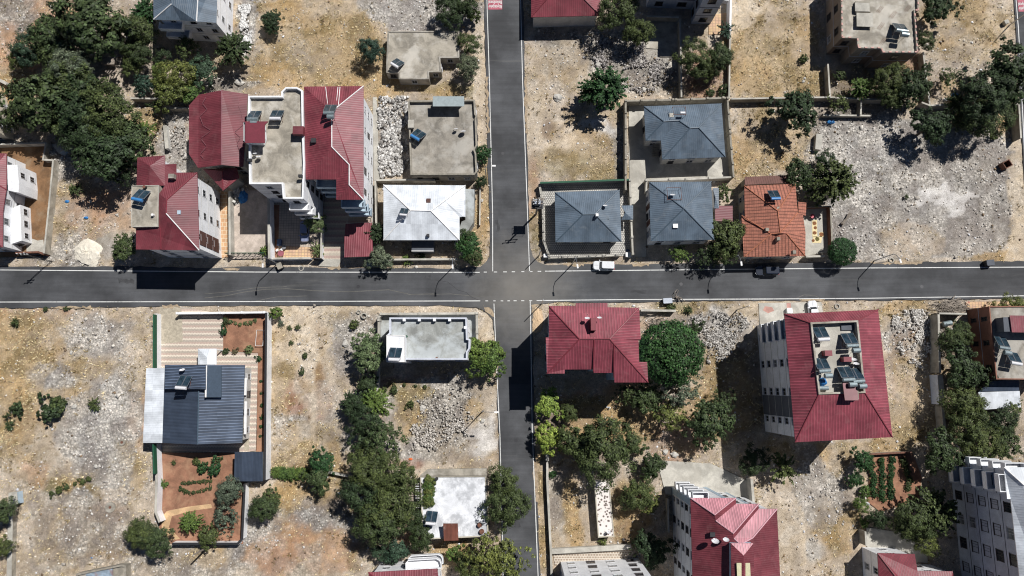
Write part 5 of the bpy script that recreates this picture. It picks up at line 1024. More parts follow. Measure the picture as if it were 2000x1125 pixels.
W('long wall between the golden grass and the brown lot', [(1428, 193), (1540, 191), (1620, 190), (1700, 194), (1740, 194)], 1.8, 'wallc')
W('wall behind the trees at the grey rubble lot', [(1800, 200), (1816, 206), (1900, 204), (1990, 204)], 1.8, 'wallc'); W('thin wall left of the unfinished block yard', [(1617, 125), (1621, 190)], 1.7, 'wallc')
W('thin wall right of the unfinished block yard', [(1803, 102), (1810, 160), (1816, 205)], 1.7, 'wallc'); W('short wall dividing the strip above the rubble', [(1682, 195), (1681, 224)], 1.6, 'wallc'); W('low broken wall above the rubble', [(1608, 225), (1700, 226)], .9, 'wallc')
W('dark wall at the right edge by the side road', [(1990, 203), (1994, 270)], 2.2, 'wallc'); W('stack of pale kerb blocks left of the grey rubble', [(1600, 262), (1598, 292)], 1.0, 'conc_l', 1.1)
W('railed wall above the orange roof yard', [(1576, 405), (1623, 403)], 1.2, 'rust', .12, top='wallc'); W('dark wall right of the orange roof yard', [(1622, 403), (1626, 492)], 1.6, 'rust', .2, top='wallc'); W('front wall of the orange roof yard', [(1574, 501), (1612, 500)], 1.5, 'wallc', .3)
W('tall concrete wall left of the terracotta house garden', [(1833, 614), (1834, 660), (1836, 728)], 2.6, 'wallc', .3); W('wall above the shaded garden by the terracotta house', [(1834, 612), (1888, 613)], 2.2, 'wallc')
W('grey corrugated fence below the concrete garden wall', [(1836, 732), (1840, 790)], 2.4, 'grey_pl', .9, name='fence', cat='fence'); W('lower concrete garden wall beside olive trees', [(1841, 792), (1846, 850)], 2.0, 'wallc', .4)
W('dark wall along the top of the vegetable rows', [(1684, 888), (1780, 883)], 1.2, 'wallc', .2, top='rust'); W('wall piece between garden and the small red house', [(1690, 1038), (1692, 1066)], 2.2, 'wallc')
W('pale wall along the lower street', [(1069, 902), (1069, 940), (1072, 1000), (1076, 1078), (1078, 1140)], 1.1, 'conc', .3); W('wide kerb wall above the hexagon paved strip', [(1077, 1077), (1150, 1073), (1233, 1068)], 1.0, 'conc_l', .8)
W('stub wall with gate pier at the lower street', [(1069, 880), (1069, 900)], 1.8, 'conc', .5); W('slim wall right of the sawtooth roofed apartment', [(1468, 936), (1472, 982)], 2.4, 'conc_l', .35)
W('concrete wall in front of the sawtooth roofed apartment', [(1304, 975), (1306, 1040)], 1.6, 'wallc'); W('wall along the left edge beside the rubble lot', [(22, 962), (20, 1040), (18, 1130)], 1.0, 'conc', .8)
W('corner of a pale blue wall at the left edge', [(28, 962), (30, 985)], 1.4, 'blue_pl', .9); W('broken kerb wall along the red house plot', [(1252, 606), (1320, 607)], 1.4, 'wallc', .3)
W('pale wall by the upper left tree', [(-10, 152), (30, 172), (52, 180)], .8, 'conc_l', .5); W('tree side wall by the lower apartment', [(640, 922), (680, 930)], 1.0, 'conc_l', .3)
W('pale blue wall at the top of the courtyard', [(108, 281), (120, 296)], 1.4, 'blue_pl', 1.0)

# ---------------------------------------------------------------- trees
def crown_mesh(name, kind, seed, n_clump=110, per=42, leaf=0.075, flat=0.78):
    r = np.random.RandomState(seed); pts = []; nrm = []; sz = []
    lob = [(r.randn(3)*np.array([1, 1, .6]), r.uniform(.2, .55)*(.35 if kind in ('frond', 'dome') else 1)) for _ in range(10)]
    def rad(d):
        s = 1.0
        for l, a in lob:
            l = l/np.linalg.norm(l); s += a*(np.maximum(0, d@l)**9) - a*.09
        return s
    if kind in ('frond',):
        nb = n_clump
        for k in range(nb):
            th = r.uniform(0, 2*np.pi); el = r.uniform(-.25, 1.3); d = np.array([np.cos(th)*np.cos(el), np.sin(th)*np.cos(el), np.sin(el)*flat])
            L = r.uniform(.75, 1.12)*rad(d); side = np.cross(d, [0, 0, 1.0]); side /= max(np.linalg.norm(side), .01)
            t = np.sort(r.uniform(.3, 1, per)); s = np.where(r.rand(per) > .5, 1, -1)
            p = d[None]*(L*t)[:, None] + side[None]*(s*r.uniform(0, .10, per)*(1.25-t))[:, None]; p[:, 2] -= .12*t**2; p += r.randn(per, 3)*.015
            up = np.array([0, 0, 1.0])+d*.4; n = up[None]+r.randn(per, 3)*.45
            pts.append(p); nrm.append(n); sz.append(np.full(per, leaf)*r.uniform(.7, 1.3, per))
    else:
        for k in range(n_clump):
            d = r.randn(3); d /= np.linalg.norm(d); d[2] = abs(d[2])*1.0-(.35 if r.rand() < .35 else 0.0); d /= np.linalg.norm(d)
            q = rad(d)*(r.uniform(.3, 1.0)**.6 if kind != 'dome' else r.uniform(.86, 1.0))
            if kind == 'dome': q = (q*.35+.62)*(1.0 if k % 3 else r.uniform(.3, .9))
            c = d*q*np.array([1, 1, flat]); cr = {'dome': .13, 'fine': .15, 'sparse': .12}.get(kind, .145)*r.uniform(.7, 1.35)
            g = r.randn(per, 3); g /= np.linalg.norm(g, axis=1)[:, None]; g *= (r.rand(per)**.4)[:, None]*cr; g[:, 2] = g[:, 2]*.75
            n = g/cr + d[None]*.6 + np.array([0, 0, .7]) + r.randn(per, 3)*.35
            pts.append(c[None]+g); nrm.append(n); sz.append(np.full(per, leaf)*r.uniform(.65, 1.35, per))
    p = np.concatenate(pts); n = np.concatenate(nrm); s = np.concatenate(sz); n /= np.linalg.norm(n, axis=1)[:, None]
    a = np.cross(n, r.randn(len(n), 3)); a /= np.linalg.norm(a, axis=1)[:, None]; b = np.cross(n, a); k = .5 if kind != 'fine' else .3
    a *= s[:, None]*.62; b *= s[:, None]*k
    v = np.stack([p-a, p-b*.8-a*.1, p+a, p+b*.8-a*.1], 1).reshape(-1, 3); f = np.arange(len(v)).reshape(-1, 4)
    me = fastmesh(name, v, f); me.materials.append(M['bark']); return me
def trunk_mesh(name, seed, zc=1.15, limbs=7):
    r = random.Random(seed); b = MB(); top = Vector((r.uniform(-.06, .06), r.uniform(-.06, .06), zc*.62))
    b.tube([(0, 0, -.05), (0.01, .01, zc*.3), top], [.075, .055, .045], 7)
    for k in range(limbs):
        th = 2*math.pi*k/limbs+r.uniform(-.3, .3); el = r.uniform(.35, 1.2); L = r.uniform(.55, .85)
        d = Vector((math.cos(th)*math.cos(el), math.sin(th)*math.cos(el), math.sin(el)))
        m = top+d*L*.5+Vector((r.uniform(-.05, .05), r.uniform(-.05, .05), .03)); e = top+d*L; e.z += .05
        b.tube([top, m, e], [.035, .022, .007], 5)
        for s in (-1, 1):
            q = Vector((-d.y, d.x, .25))*s; b.tube([m, m+(d+q*.9)*L*.3], [.015, .004], 4)
    o = b.build(name, M['bark'], None); me = o.data; bpy.data.objects.remove(o); return me
CR = {'broad': [crown_mesh('crown', 'broad', s, 130, 42, .08) for s in (1, 2, 3)], 'frond': [crown_mesh('crown', 'frond', s, 95, 46, .085) for s in (11, 12)],
      'fine': [crown_mesh('crown', 'fine', s, 150, 52, .07, .85) for s in (21, 22)], 'dome': [crown_mesh('crown', 'dome', s, 420, 34, .055, .8) for s in (31,)],
      'sparse': [crown_mesh('crown', 'sparse', s, 110, 22, .07, .8) for s in (41, 42)], 'bush': [crown_mesh('crown', 'broad', s, 60, 26, .14) for s in (51, 52)],
      'spiky': [crown_mesh('crown', 'frond', s, 34, 22, .13) for s in (61, 62)]}
TR = [trunk_mesh('trunk', s) for s in (1, 2, 3)]
LM = {'mid': leafm('mid_green_leaves', (.054, .074, .026, 1), (.031, .046, .018, 1)), 'dark': leafm('dark_green_leaves', (.033, .052, .021, 1), (.019, .032, .014, 1)),
      'olive': leafm('olive_green_leaves', (.065, .086, .028, 1), (.034, .048, .018, 1)), 'grey': leafm('grey_green_leaves', (.095, .115, .075, 1), (.045, .062, .042, 1)),
      'lime': leafm('bright_green_leaves', (.085, .13, .032, 1), (.04, .072, .018, 1)), 'yellow': leafm('yellow_green_leaves', (.21, .27, .055, 1), (.10, .15, .03, 1)),
      'teal': leafm('blue_green_leaves', (.035, .065, .04, 1), (.018, .036, .024, 1)), 'rich': leafm('rich_green_leaves', (.028, .068, .022, 1), (.014, .04, .014, 1)),
      'sage': leafm('sage_leaves', (.12, .15, .065, 1), (.06, .085, .035, 1)), 'yolive': leafm('yellow_olive_leaves', (.105, .125, .034, 1), (.055, .07, .022, 1)), 'dry': leafm('dry_leaves', (.12, .1, .05, 1), (.07, .06, .03, 1))}
tree_n = [0]
SZW = {0: 'low', 1: 'small', 2: 'medium', 3: 'broad', 4: 'large'}
def tree(px, py, rp, col, kind, where, zf=1.15, sx=1.0, sy=1.0, rz=None, bush=False, name=None, cat=None, group=None):
    Rm = rp/10.0*(1.1 if bush else 1.08 if kind == 'dome' else (1.12 if rp >= 26 else 1.1)); hc = (0.45 if bush else zf)*Rm; p = P(px, py, hc); i = tree_n[0]; tree_n[0] += 1; r = random.Random(i*13+5)
    cw = {'mid': 'green', 'dark': 'dark green', 'olive': 'olive green', 'grey': 'grey green', 'lime': 'bright green', 'yellow': 'vivid yellow green', 'teal': 'blue green', 'rich': 'rich green', 'sage': 'sage green', 'yolive': 'yellowish olive', 'dry': 'dry brownish'}[col]
    nm = name or ('shrub' if bush else {'frond': 'broadleaf_tree', 'fine': 'feathery_tree', 'dome': 'domed_tree', 'sparse': 'sparse_tree'}.get(kind, 'leafy_tree'))
    t = thing(nm, cw+' '+where, cat or ('bush' if bush else 'tree'), (p.x, p.y, -.05), r.uniform(0, 6.28) if rz is None else rz, group)
    me = CR[kind][i % len(CR[kind])]; c = link(bpy.data.objects.new('crown', me)); c.parent = t; c.location = (0, 0, hc); c.scale = (Rm*sx, Rm*sy, Rm*r.uniform(.92, 1.08))
    c.material_slots[0].link = 'OBJECT'; c.material_slots[0].material = LM[col]
    k = link(bpy.data.objects.new('trunk', TR[i % 3])); k.parent = t; k.scale = (Rm*.9, Rm*.9, hc/1.15)
    return t
TREES = [
(120,60,36,'mid','frond','tree between the two highest crowns of the big grove'),(110,165,40,'mid','fine','tree linking upper and lower grove'),(40,225,34,'olive','fine','tree at the left flank of the lower grove by the cream building'),(225,262,40,'mid','frond','tree in the lower grove above the annex roof'),(130,235,40,'mid','frond','tree in the lower grove left of the rubble'),(320,110,20,'dark','sparse','shaded tree at the foot of the slate roofed house'),(1750,190,22,'dark','frond','dark tree on the wall left of the rubble tree'),(1960,185,34,'dark','frond','dark tree between the two big trees by the side road'),(1870,200,22,'olive','frond','tree at the left end of the right hand grove'),
(175,45,62,'mid','broad','tall tree at the top left, highest of the big grove'),(95,72,42,'mid','broad','tree at the upper left of the grove beside orange soil'),(52,98,32,'teal','fine','feathery tree at the far left edge of the grove'),
(35,118,22,'olive','fine','small tree jutting onto orange soil at the far left'),(222,56,30,'mid','broad','tree in the grove just left of the tumbledown plank shed'),(268,60,34,'olive','fine','tree between the grove and the slate grey roof'),(266,98,28,'dark','fine','tree right of the tumbledown plank shed'),
(140,130,46,'grey','fine','tree in the middle of the upper left grove'),(100,108,34,'mid','broad','tree low in the grove above the pale wall stub'),(70,200,56,'mid','broad','spreading tree beside the cream building at the left edge'),(135,172,48,'mid','fine','tree in the centre of the lower grove'),(165,200,52,'dark','broad','tree filling the middle of the lower grove'),
(215,215,50,'mid','fine','tree on the right flank of the lower grove'),(165,262,50,'dark','fine','tree above the rubble path, low left of the grove'),(200,300,52,'dark','broad','lowest big tree of the grove, over the orange lot'),(255,275,38,'mid','broad','tree above the small red annex roof'),(236,330,26,'dark','fine','tree hanging over the orange lot beside the red annex'),
(285,252,20,'lime','spiky','small tree on golden grass right of the grove'),(345,152,34,'yolive','fine','tree left of the fig tree above the faceted red roof'),(330,180,30,'yolive','broad','tree above the left end of the pale wall piece'),(368,178,24,'lime','broad','small tree touching the top corner of the faceted red roof'),
(394,138,28,'teal','broad','large leaved fig tree in front of the slate roofed house'),(457,95,34,'dark','frond','tree at the right corner of the slate roofed house'),(283,166,20,'teal','broad','round little tree left of the yellowish trees'),(312,140,18,'lime','broad','small tree between round tree and yellowish trees'),
(362,92,24,'olive','sparse','straggly tree in the shade of the slate roofed house'),(284,24,28,'rich','frond','tree touching the left corner of the slate grey roof'),(258,125,22,'olive','broad','small tree right below the plank shed'),(305,206,13,'dark','bush','little tree under the pale wall piece'),
(528,36,19,'dark','broad','narrow lone tree on pale grass near the top'),(529,52,16,'dark','broad','lower half of the narrow pair of lone trees near the top'),(725,98,26,'teal','fine','lone tree on golden grass left of the notched concrete building'),
(240,485,25,'mid','broad','tree between chalk heap and red roofed apartment'),(905,8,32,'dark','fine','tree at the top edge left of the street'),(880,20,32,'dark','fine','dark tree overhanging the grey gravel at the top'),(925,28,16,'mid','bush','tree beside the road text at the top'),(916,84,22,'mid','fine','tree right of the notched concrete building'),
(914,130,26,'grey','fine','silvery tree below the notched concrete building'),(615,434,20,'sage','fine','silvery tree beside the parked pale blue car'),(736,455,20,'dark','frond','tree left of the white roofed bungalow'),(742,504,23,'grey','broad','tree at the roadside left of the bungalow'),
(918,478,24,'rich','broad','dense tree right of the white roofed bungalow'),(922,500,20,'mid','fine','tree at the street corner below the bungalow'),(904,462,20,'mid','fine','tree close to the bungalow terrace'),(945,300,17,'rich','broad','small tree at the kerb beside the square concrete house'),(940,355,13,'dark','fine','small tree in the gap between concrete house and bungalow'),
(1212,20,40,'mid','fine','tree right of the red roof at the top edge'),(1245,64,30,'olive','fine','tree above the upper grey rubble'),(1187,40,16,'grey','fine','small silvery tree at the corner of the top red roof'),(1185,172,42,'rich','frond','big spiky tree casting a jagged shadow on white dust'),(1152,182,22,'mid','frond','smaller companion left of the big spiky tree'),
(1418,58,18,'teal','spiky','spiky little tree by the white topped wall'),(1355,118,34,'olive','fine','left tree of the pair above the red soil plot'),(1405,112,30,'mid','fine','right tree of the pair above the red soil plot'),(1385,138,22,'olive','fine','lower tree above the red soil plot'),
(1556,214,40,'dark','broad','round tree left of the grey rubble lot'),(1640,205,20,'olive','sparse','thin tree in the strip above the grey rubble'),(1680,172,22,'lime','frond','light tree under the unfinished block'),(1738,158,32,'olive','fine','tree right below the unfinished block'),(1785,172,34,'dark','broad','tree at the right of the unfinished block yard'),
(1735,185,24,'olive','fine','tree on the wall line above the rubble'),(1820,246,36,'dark','broad','tree standing in the grey rubble'),(1916,188,50,'dark','fine','large tree left of the side road'),(1978,140,50,'dark','broad','large tree overhanging the side road at the right edge'),(1925,228,42,'mid','fine','tree with golden tips above the rosy rubble'),(1885,235,24,'mid','fine','tree on the left flank of the right hand grove'),
(1806,82,18,'mid','fine','tree pressed to the right wall of the unfinished block'),(1828,12,34,'dark','broad','tree at the top edge right of the unfinished block'),(1850,150,20,'olive','sparse','thin bush like tree on rosy rubble'),(1640,148,12,'mid','bush','little tree at the foot of the unfinished block'),(1808,136,12,'dark','bush','little tree on the thin wall right of the unfinished block'),
(1562,338,30,'dark','broad','tree behind the brown lean-to'),(1608,315,20,'dark','fine','tree at the left edge of the grey rubble lot'),(1632,352,40,'mid','frond','tree with long fronds reaching onto the grey rubble'),(1600,382,20,'mid','fine','low tree above the railed yard'),(1645,492,25,'rich','dome','neat round tree at the roadside by the orange roof yard'),
(1418,462,36,'mid','broad','broad tree between the pyramid grey roof and the orange roof'),(1378,498,22,'dark','sparse','tree reaching over the roadside below the pyramid roof'),(1408,492,24,'mid','fine','lower part tree of the roadside pair by the orange roof'),(1325,498,19,'lime','sparse','bright sparse tree at the roadside below the pyramid roof'),(1413,376,14,'mid','bush','small tree in the bed right of the pyramid roof'),
(1308,690,54,'rich','dome','very large round dome tree right of the stepped red roof'),(1325,762,36,'grey','sparse','silvery tree below the large dome tree'),(1260,778,28,'mid','broad','tree under the right corner of the stepped red roof'),(1228,770,20,'mid','sparse','small tree in the shade under the stepped red roof'),(1310,815,30,'yolive','sparse','tree with yellow tips below the silvery tree'),
(1392,826,40,'mid','broad','tree left of the shaded lot of the large apartment'),(1412,790,24,'dark','sparse','tree in the shadow of the large apartment'),(1070,790,25,'yellow','broad','tree at the kerb, upper of the glowing pair'),(1112,808,18,'mid','fine','tree right of the upper glowing tree'),(1070,856,25,'yellow','broad','tree at the kerb, lower of the glowing pair'),
(1138,872,38,'mid','broad','left half of the wide tree above the speckled roof'),(1180,880,50,'mid','fine','wide tree above the speckled roof'),(1234,866,22,'mid','broad','tree right of the wide tree above the speckled roof'),(1275,908,24,'dark','broad','round tree left of the concrete yard'),(1246,966,32,'olive','fine','tree right of the speckled roof'),(1266,985,20,'yolive','sparse','sparse tree left of the sawtooth roofed block'),
(1275,1075,30,'dark','broad','tree in the shade left of the sawtooth roofed block'),(1252,1060,18,'mid','sparse','small sparse tree near the hexagon paved strip'),(1530,915,28,'olive','spiky','spiky tree below the large red apartment'),(1470,900,26,'dark','fine','tree in the apartment shadow above the concrete yard'),
(1860,662,26,'mid','fine','tree beside the garden wall near the steel drum'),(1878,652,20,'mid','fine','tree leaning on the terracotta house'),(1882,722,38,'dark','broad','tree in front of the terracotta house'),(1910,738,22,'dark','sparse','tree with pale bare twigs under the terracotta house'),(1885,790,38,'olive','fine','tree left of the white lean-to'),(1880,825,36,'mid','fine','tree below the white lean-to'),
(1955,828,30,'dark','fine','tree right of the lower olive group'),(1975,800,20,'olive','sparse','thin tree at the corner of the white lean-to'),(1840,886,36,'dark','broad','round tree above the vegetable rows, right side'),(1912,862,34,'olive','fine','tree above the grey balconies'),(1955,862,30,'mid','broad','tree above the white roofed block'),(1685,898,19,'rich','broad','rounded tree at the corner of the vegetable garden'),
(1672,938,14,'rich','broad','second tree down the left side of the vegetable garden'),(1682,985,14,'lime','fine','climbing shrub like tree left of the rows'),(1716,1014,19,'dark','fine','tree below the vegetable rows'),(1790,1010,34,'mid','fine','tree left of the tall grey walled block'),(1830,1000,38,'mid','frond','tree against the tall grey walled block'),
(1805,1050,26,'yolive','fine','tree above the small red house yard'),(1770,1030,26,'olive','fine','tree leaning over the small concrete yard'),(1965,606,24,'yolive','fine','tree at the pavement behind the terracotta house'),(1990,600,20,'yolive','fine','tree at the right edge on the pavement'),
(718,692,34,'sage','broad','tree left of the stair tower'),(718,752,20,'dark','broad','tree in the shadow below the stair tower'),(690,788,24,'dark','frond','tree at the left of the middle tree row'),(732,786,26,'lime','frond','tree at the wall in the middle row'),(712,825,30,'dark','fine','tree in the middle tree row, below the bright one'),(742,858,38,'mid','sparse','tree with bare twigs in the middle tree row'),(705,862,26,'dark','sparse','thin dark tree in the middle tree row'),
(720,918,42,'mid','fine','tall feathery tree, upper one of the lower grove'),(765,930,40,'mid','fine','feathery tree left of the limewashed roof'),(712,965,40,'dark','fine','feathery tree in the lower grove, left flank'),(758,985,42,'mid','fine','feathery tree in the centre of the lower grove'),(735,1025,42,'mid','fine','feathery tree, lowest of the grove'),(795,1005,28,'dark','fine','tree left of the limewashed house'),
(760,955,26,'sage','fine','pale feathery tree inside the lower grove'),(775,1076,22,'teal','broad','tree above the rounded balconies'),(822,1050,26,'dark','fine','tree below the white pergola'),(742,1078,15,'teal','fine','small tree above the bottom red roof'),
(940,690,32,'lime','broad','bushy tree right of the pale blue rimmed roof'),(958,700,30,'lime','broad','tree leaning over the lower street near the crossing'),(984,945,32,'mid','fine','upper tree between limewashed roof and street'),(992,992,36,'mid','fine','lower tree between limewashed roof and street'),(955,1078,38,'yolive','sparse','wide sparse tree at the bottom edge by the street'),(985,1095,34,'yolive','sparse','sparse tree over the kerb at the bottom edge'),(915,1105,28,'olive','fine','tree right of the rounded balconies'),(890,1085,16,'lime','bush','small tree below the limewashed house'),
(540,945,0,'lime','broad',''),(628,905,24,'rich','broad','tree at the right end of the hedge'),(622,935,24,'mid','broad','tree below the right end of the hedge'),(513,993,26,'mid','fine','tree right of the vegetable plot'),(528,975,18,'mid','broad','tree above the one right of the vegetable plot'),(447,958,26,'grey','fine','upper olive tree in the vegetable plot'),(440,1008,24,'grey','sparse','lower olive tree in the vegetable plot'),
(275,1042,30,'mid','fine','tree at the lower left corner of the vegetable plot'),(305,1052,28,'mid','fine','tree right beside the corner tree of the vegetable plot'),(370,1020,19,'lime','frond','small tree low in the vegetable plot'),(406,1048,19,'mid','broad','tree on the lower wall of the vegetable plot'),(2,1000,26,'mid','fine','tree cut by the lower left edge'),(4,1068,18,'olive','fine','small tree near the bottom left corner'),
(540,612,13,'lime','bush','small round tree at the roadside corner of the white wall')]
BUSH = [(98,798,22,'dark','bush','double bush on the pale rubble at the left'),(115,792,18,'olive','bush','right half of the double bush on the left lot'),(30,800,15,'dark','bush','bush left of the double bush'),(183,790,14,'mid','spiky','round weed bush on grey gravel'),(30,628,11,'mid','spiky','weed near the road in the left lot'),(18,830,11,'mid','spiky','weed clump at the left edge'),
(148,372,15,'mid','spiky','weed bush on the pale rubble strip'),(620,487,16,'sage','spiky','palm like shrub in the tiled car yard'),(515,490,12,'lime','spiky','upright shrub at the white wall by the green gate'),(795,508,11,'lime','spiky','small shrub at the front wall below the bungalow'),(822,500,8,'dark','bush','tiny shrub by the roadside wall'),
(1568,115,10,'mid','bush','bush on golden grass left of the unfinished block'),(1942,266,10,'mid','bush','bush beside scattered rubbish on the right'),(1388,182,9,'mid','bush','left bush in the red soil plot'),(1412,178,12,'dark','bush','right bush in the red soil plot'),(1225,835,11,'mid','spiky','weed on dry grass below the stepped red roof'),(1100,850,14,'olive','spiky','weed clump right of the lower glowing tree'),(1205,825,9,'mid','spiky','small weed left on the dry grass'),
(1362,640,12,'dark','bush','bush on the white rubble beside the dome tree'),(1080,927,8,'rich','bush','small shrub by the pale street wall'),(1178,1056,10,'yolive','spiky','spiky weed at the end of the speckled roof'),(440,628,9,'dark','spiky','dark spiky plant at the top of the garden bed'),(437,646,8,'rich','bush','plant at the left of the garden bed'),(487,683,9,'sage','bush','round plant at the lower edge of the garden bed'),(505,700,6,'rich','bush','plant in the narrow bed right of the modern house'),
(440,686,7,'dark','bush','plant at the lower left corner of the garden bed'),(460,686,6,'dry','bush','dry plant at the lower edge of the garden bed'),(318,945,10,'lime','spiky','plant at the left of the vegetable plot'),(340,903,6,'mid','spiky','small plant near the top of the vegetable plot'),(394,914,11,'rich','bush','left plant of the leafy pair in the vegetable plot'),(420,912,14,'rich','bush','right plant of the leafy pair in the vegetable plot'),(384,903,8,'olive','bush','plant above the leafy pair'),(424,898,8,'mid','bush','plant above the right leafy one'),
(565,640,6,'mid','spiky','left of two small weeds on the cream soil'),(582,640,7,'mid','spiky','right of two small weeds on the cream soil'),(548,632,8,'grey','spiky','grey weed by the white wall'),(568,670,6,'mid','spiky','weed in the middle of the cream soil'),(595,695,6,'mid','bush','weed on the bare soil track'),(590,726,6,'mid','bush','lower weed on the bare soil track'),
(690,634,10,'olive','bush','bush near the concrete ring'),(800,790,8,'mid','bush','weed below the flat roofed house'),(770,762,8,'mid','bush','weed near the white wall below the flat roofed house'),(1690,1020,10,'lime','bush','green climber at the lower garden corner'),(1690,960,12,'lime','bush','climber beside the vegetable rows'),(1770,385,6,'olive','spiky','weed beside the white dust patch'),(1755,960,0,'lime','bush',''),
(215,1128,0,'lime','bush',''),(88,604,5,'mid','bush','tiny weed at the road edge, left lot'),(130,603,5,'mid','bush','second tiny weed at the road edge'),(1310,600,9,'olive','bush','roadside bush right of the stepped red roof'),(1345,604,10,'olive','spiky','roadside bush further right of the stepped red roof'),(1540,148,0,'mid','bush','')]
for t in TREES:
    if t[2]: tree(*t[:6])
for t in BUSH:
    if t[2]: tree(*t[:6], bush=True)
for k, (x, y, r_) in enumerate([(540, 922, 12), (555, 924, 13), (570, 926, 13), (585, 925, 12), (598, 926, 11)]):
    tree(x, y, r_, 'lime', 'frond', 'hedge shrub right of the garage', bush=True, group='hedge shrubs beside the garage', name='hedge_shrub')
for k in range(5): tree(838, 938+k*11, 11, 'lime' if k % 2 else 'yolive', 'broad', 'vine clump on the pergola of the limewashed house', zf=3.0, name='vine', cat='vine', group='vine clumps on the pergola')
# vegetable rows: the plants of the beds
def rows(pts, col, r0, r1, grp, lab, step=.9, seed=0):
    rr = random.Random(seed)
    for a, b in zip(pts[:-1], pts[1:]):
        n = max(1, int(math.hypot(b[0]-a[0], b[1]-a[1])/10/step))
        for i in range(n):
            t = i/n; tree(a[0]+(b[0]-a[0])*t+rr.uniform(-1, 1), a[1]+(b[1]-a[1])*t, rr.uniform(r0, r1), col, 'bush', lab, bush=True, name='vegetable_plant', cat='plant', group=grp)
rows([(1700, 905), (1707, 940), (1706, 975)], 'rich', 6, 8, 'plants in the first vegetable row', 'leafy plant in the leftmost vegetable row', .8)
rows([(1723, 900), (1724, 985)], 'rich', 5, 7.5, 'plants in the second vegetable row', 'leafy plant in the second vegetable row', .8, 1)
rows([(1742, 898), (1738, 980)], 'rich', 5, 7.5, 'plants in the third vegetable row', 'leafy plant in the third vegetable row', .8, 2)
rows([(1765, 900), (1776, 935), (1772, 965)], 'mid', 5, 8, 'plants in the fourth vegetable row', 'leafy plant in the rightmost vegetable row', .9, 3)
rows([(352, 952), (356, 944), (380, 942), (404, 940), (420, 938)], 'mid', 3, 4.5, 'plants in the upper loop row', 'little plant in the upper loop row', .6, 4)
rows([(352, 956), (370, 963), (390, 960), (418, 950)], 'mid', 3, 4.5, 'plants in the lower loop row', 'little plant in the lower loop row', .6, 5)
rows([(450, 628), (470, 634), (490, 630), (505, 622)], 'sage', 3, 5, 'plants in the garden bed', 'little plant in the red garden bed', .8, 6)
rows([(510, 745), (512, 815), (509, 870)], 'rich', 3, 5, 'plants in the narrow bed', 'little plant in the narrow bed by the white wall', 1.8, 7)
rows([(752, 760), (790, 752), (850, 757)], 'mid', 3, 6, 'weeds below the flat roofed house', 'weed at the edge of the red soil strip', 1.6, 8)
rows([(100, 965), (130, 950), (160, 940), (188, 932)], 'olive', 4, 8, 'weeds on the left rubble lot', 'weed on the bank across the left rubble lot', 1.2, 9)

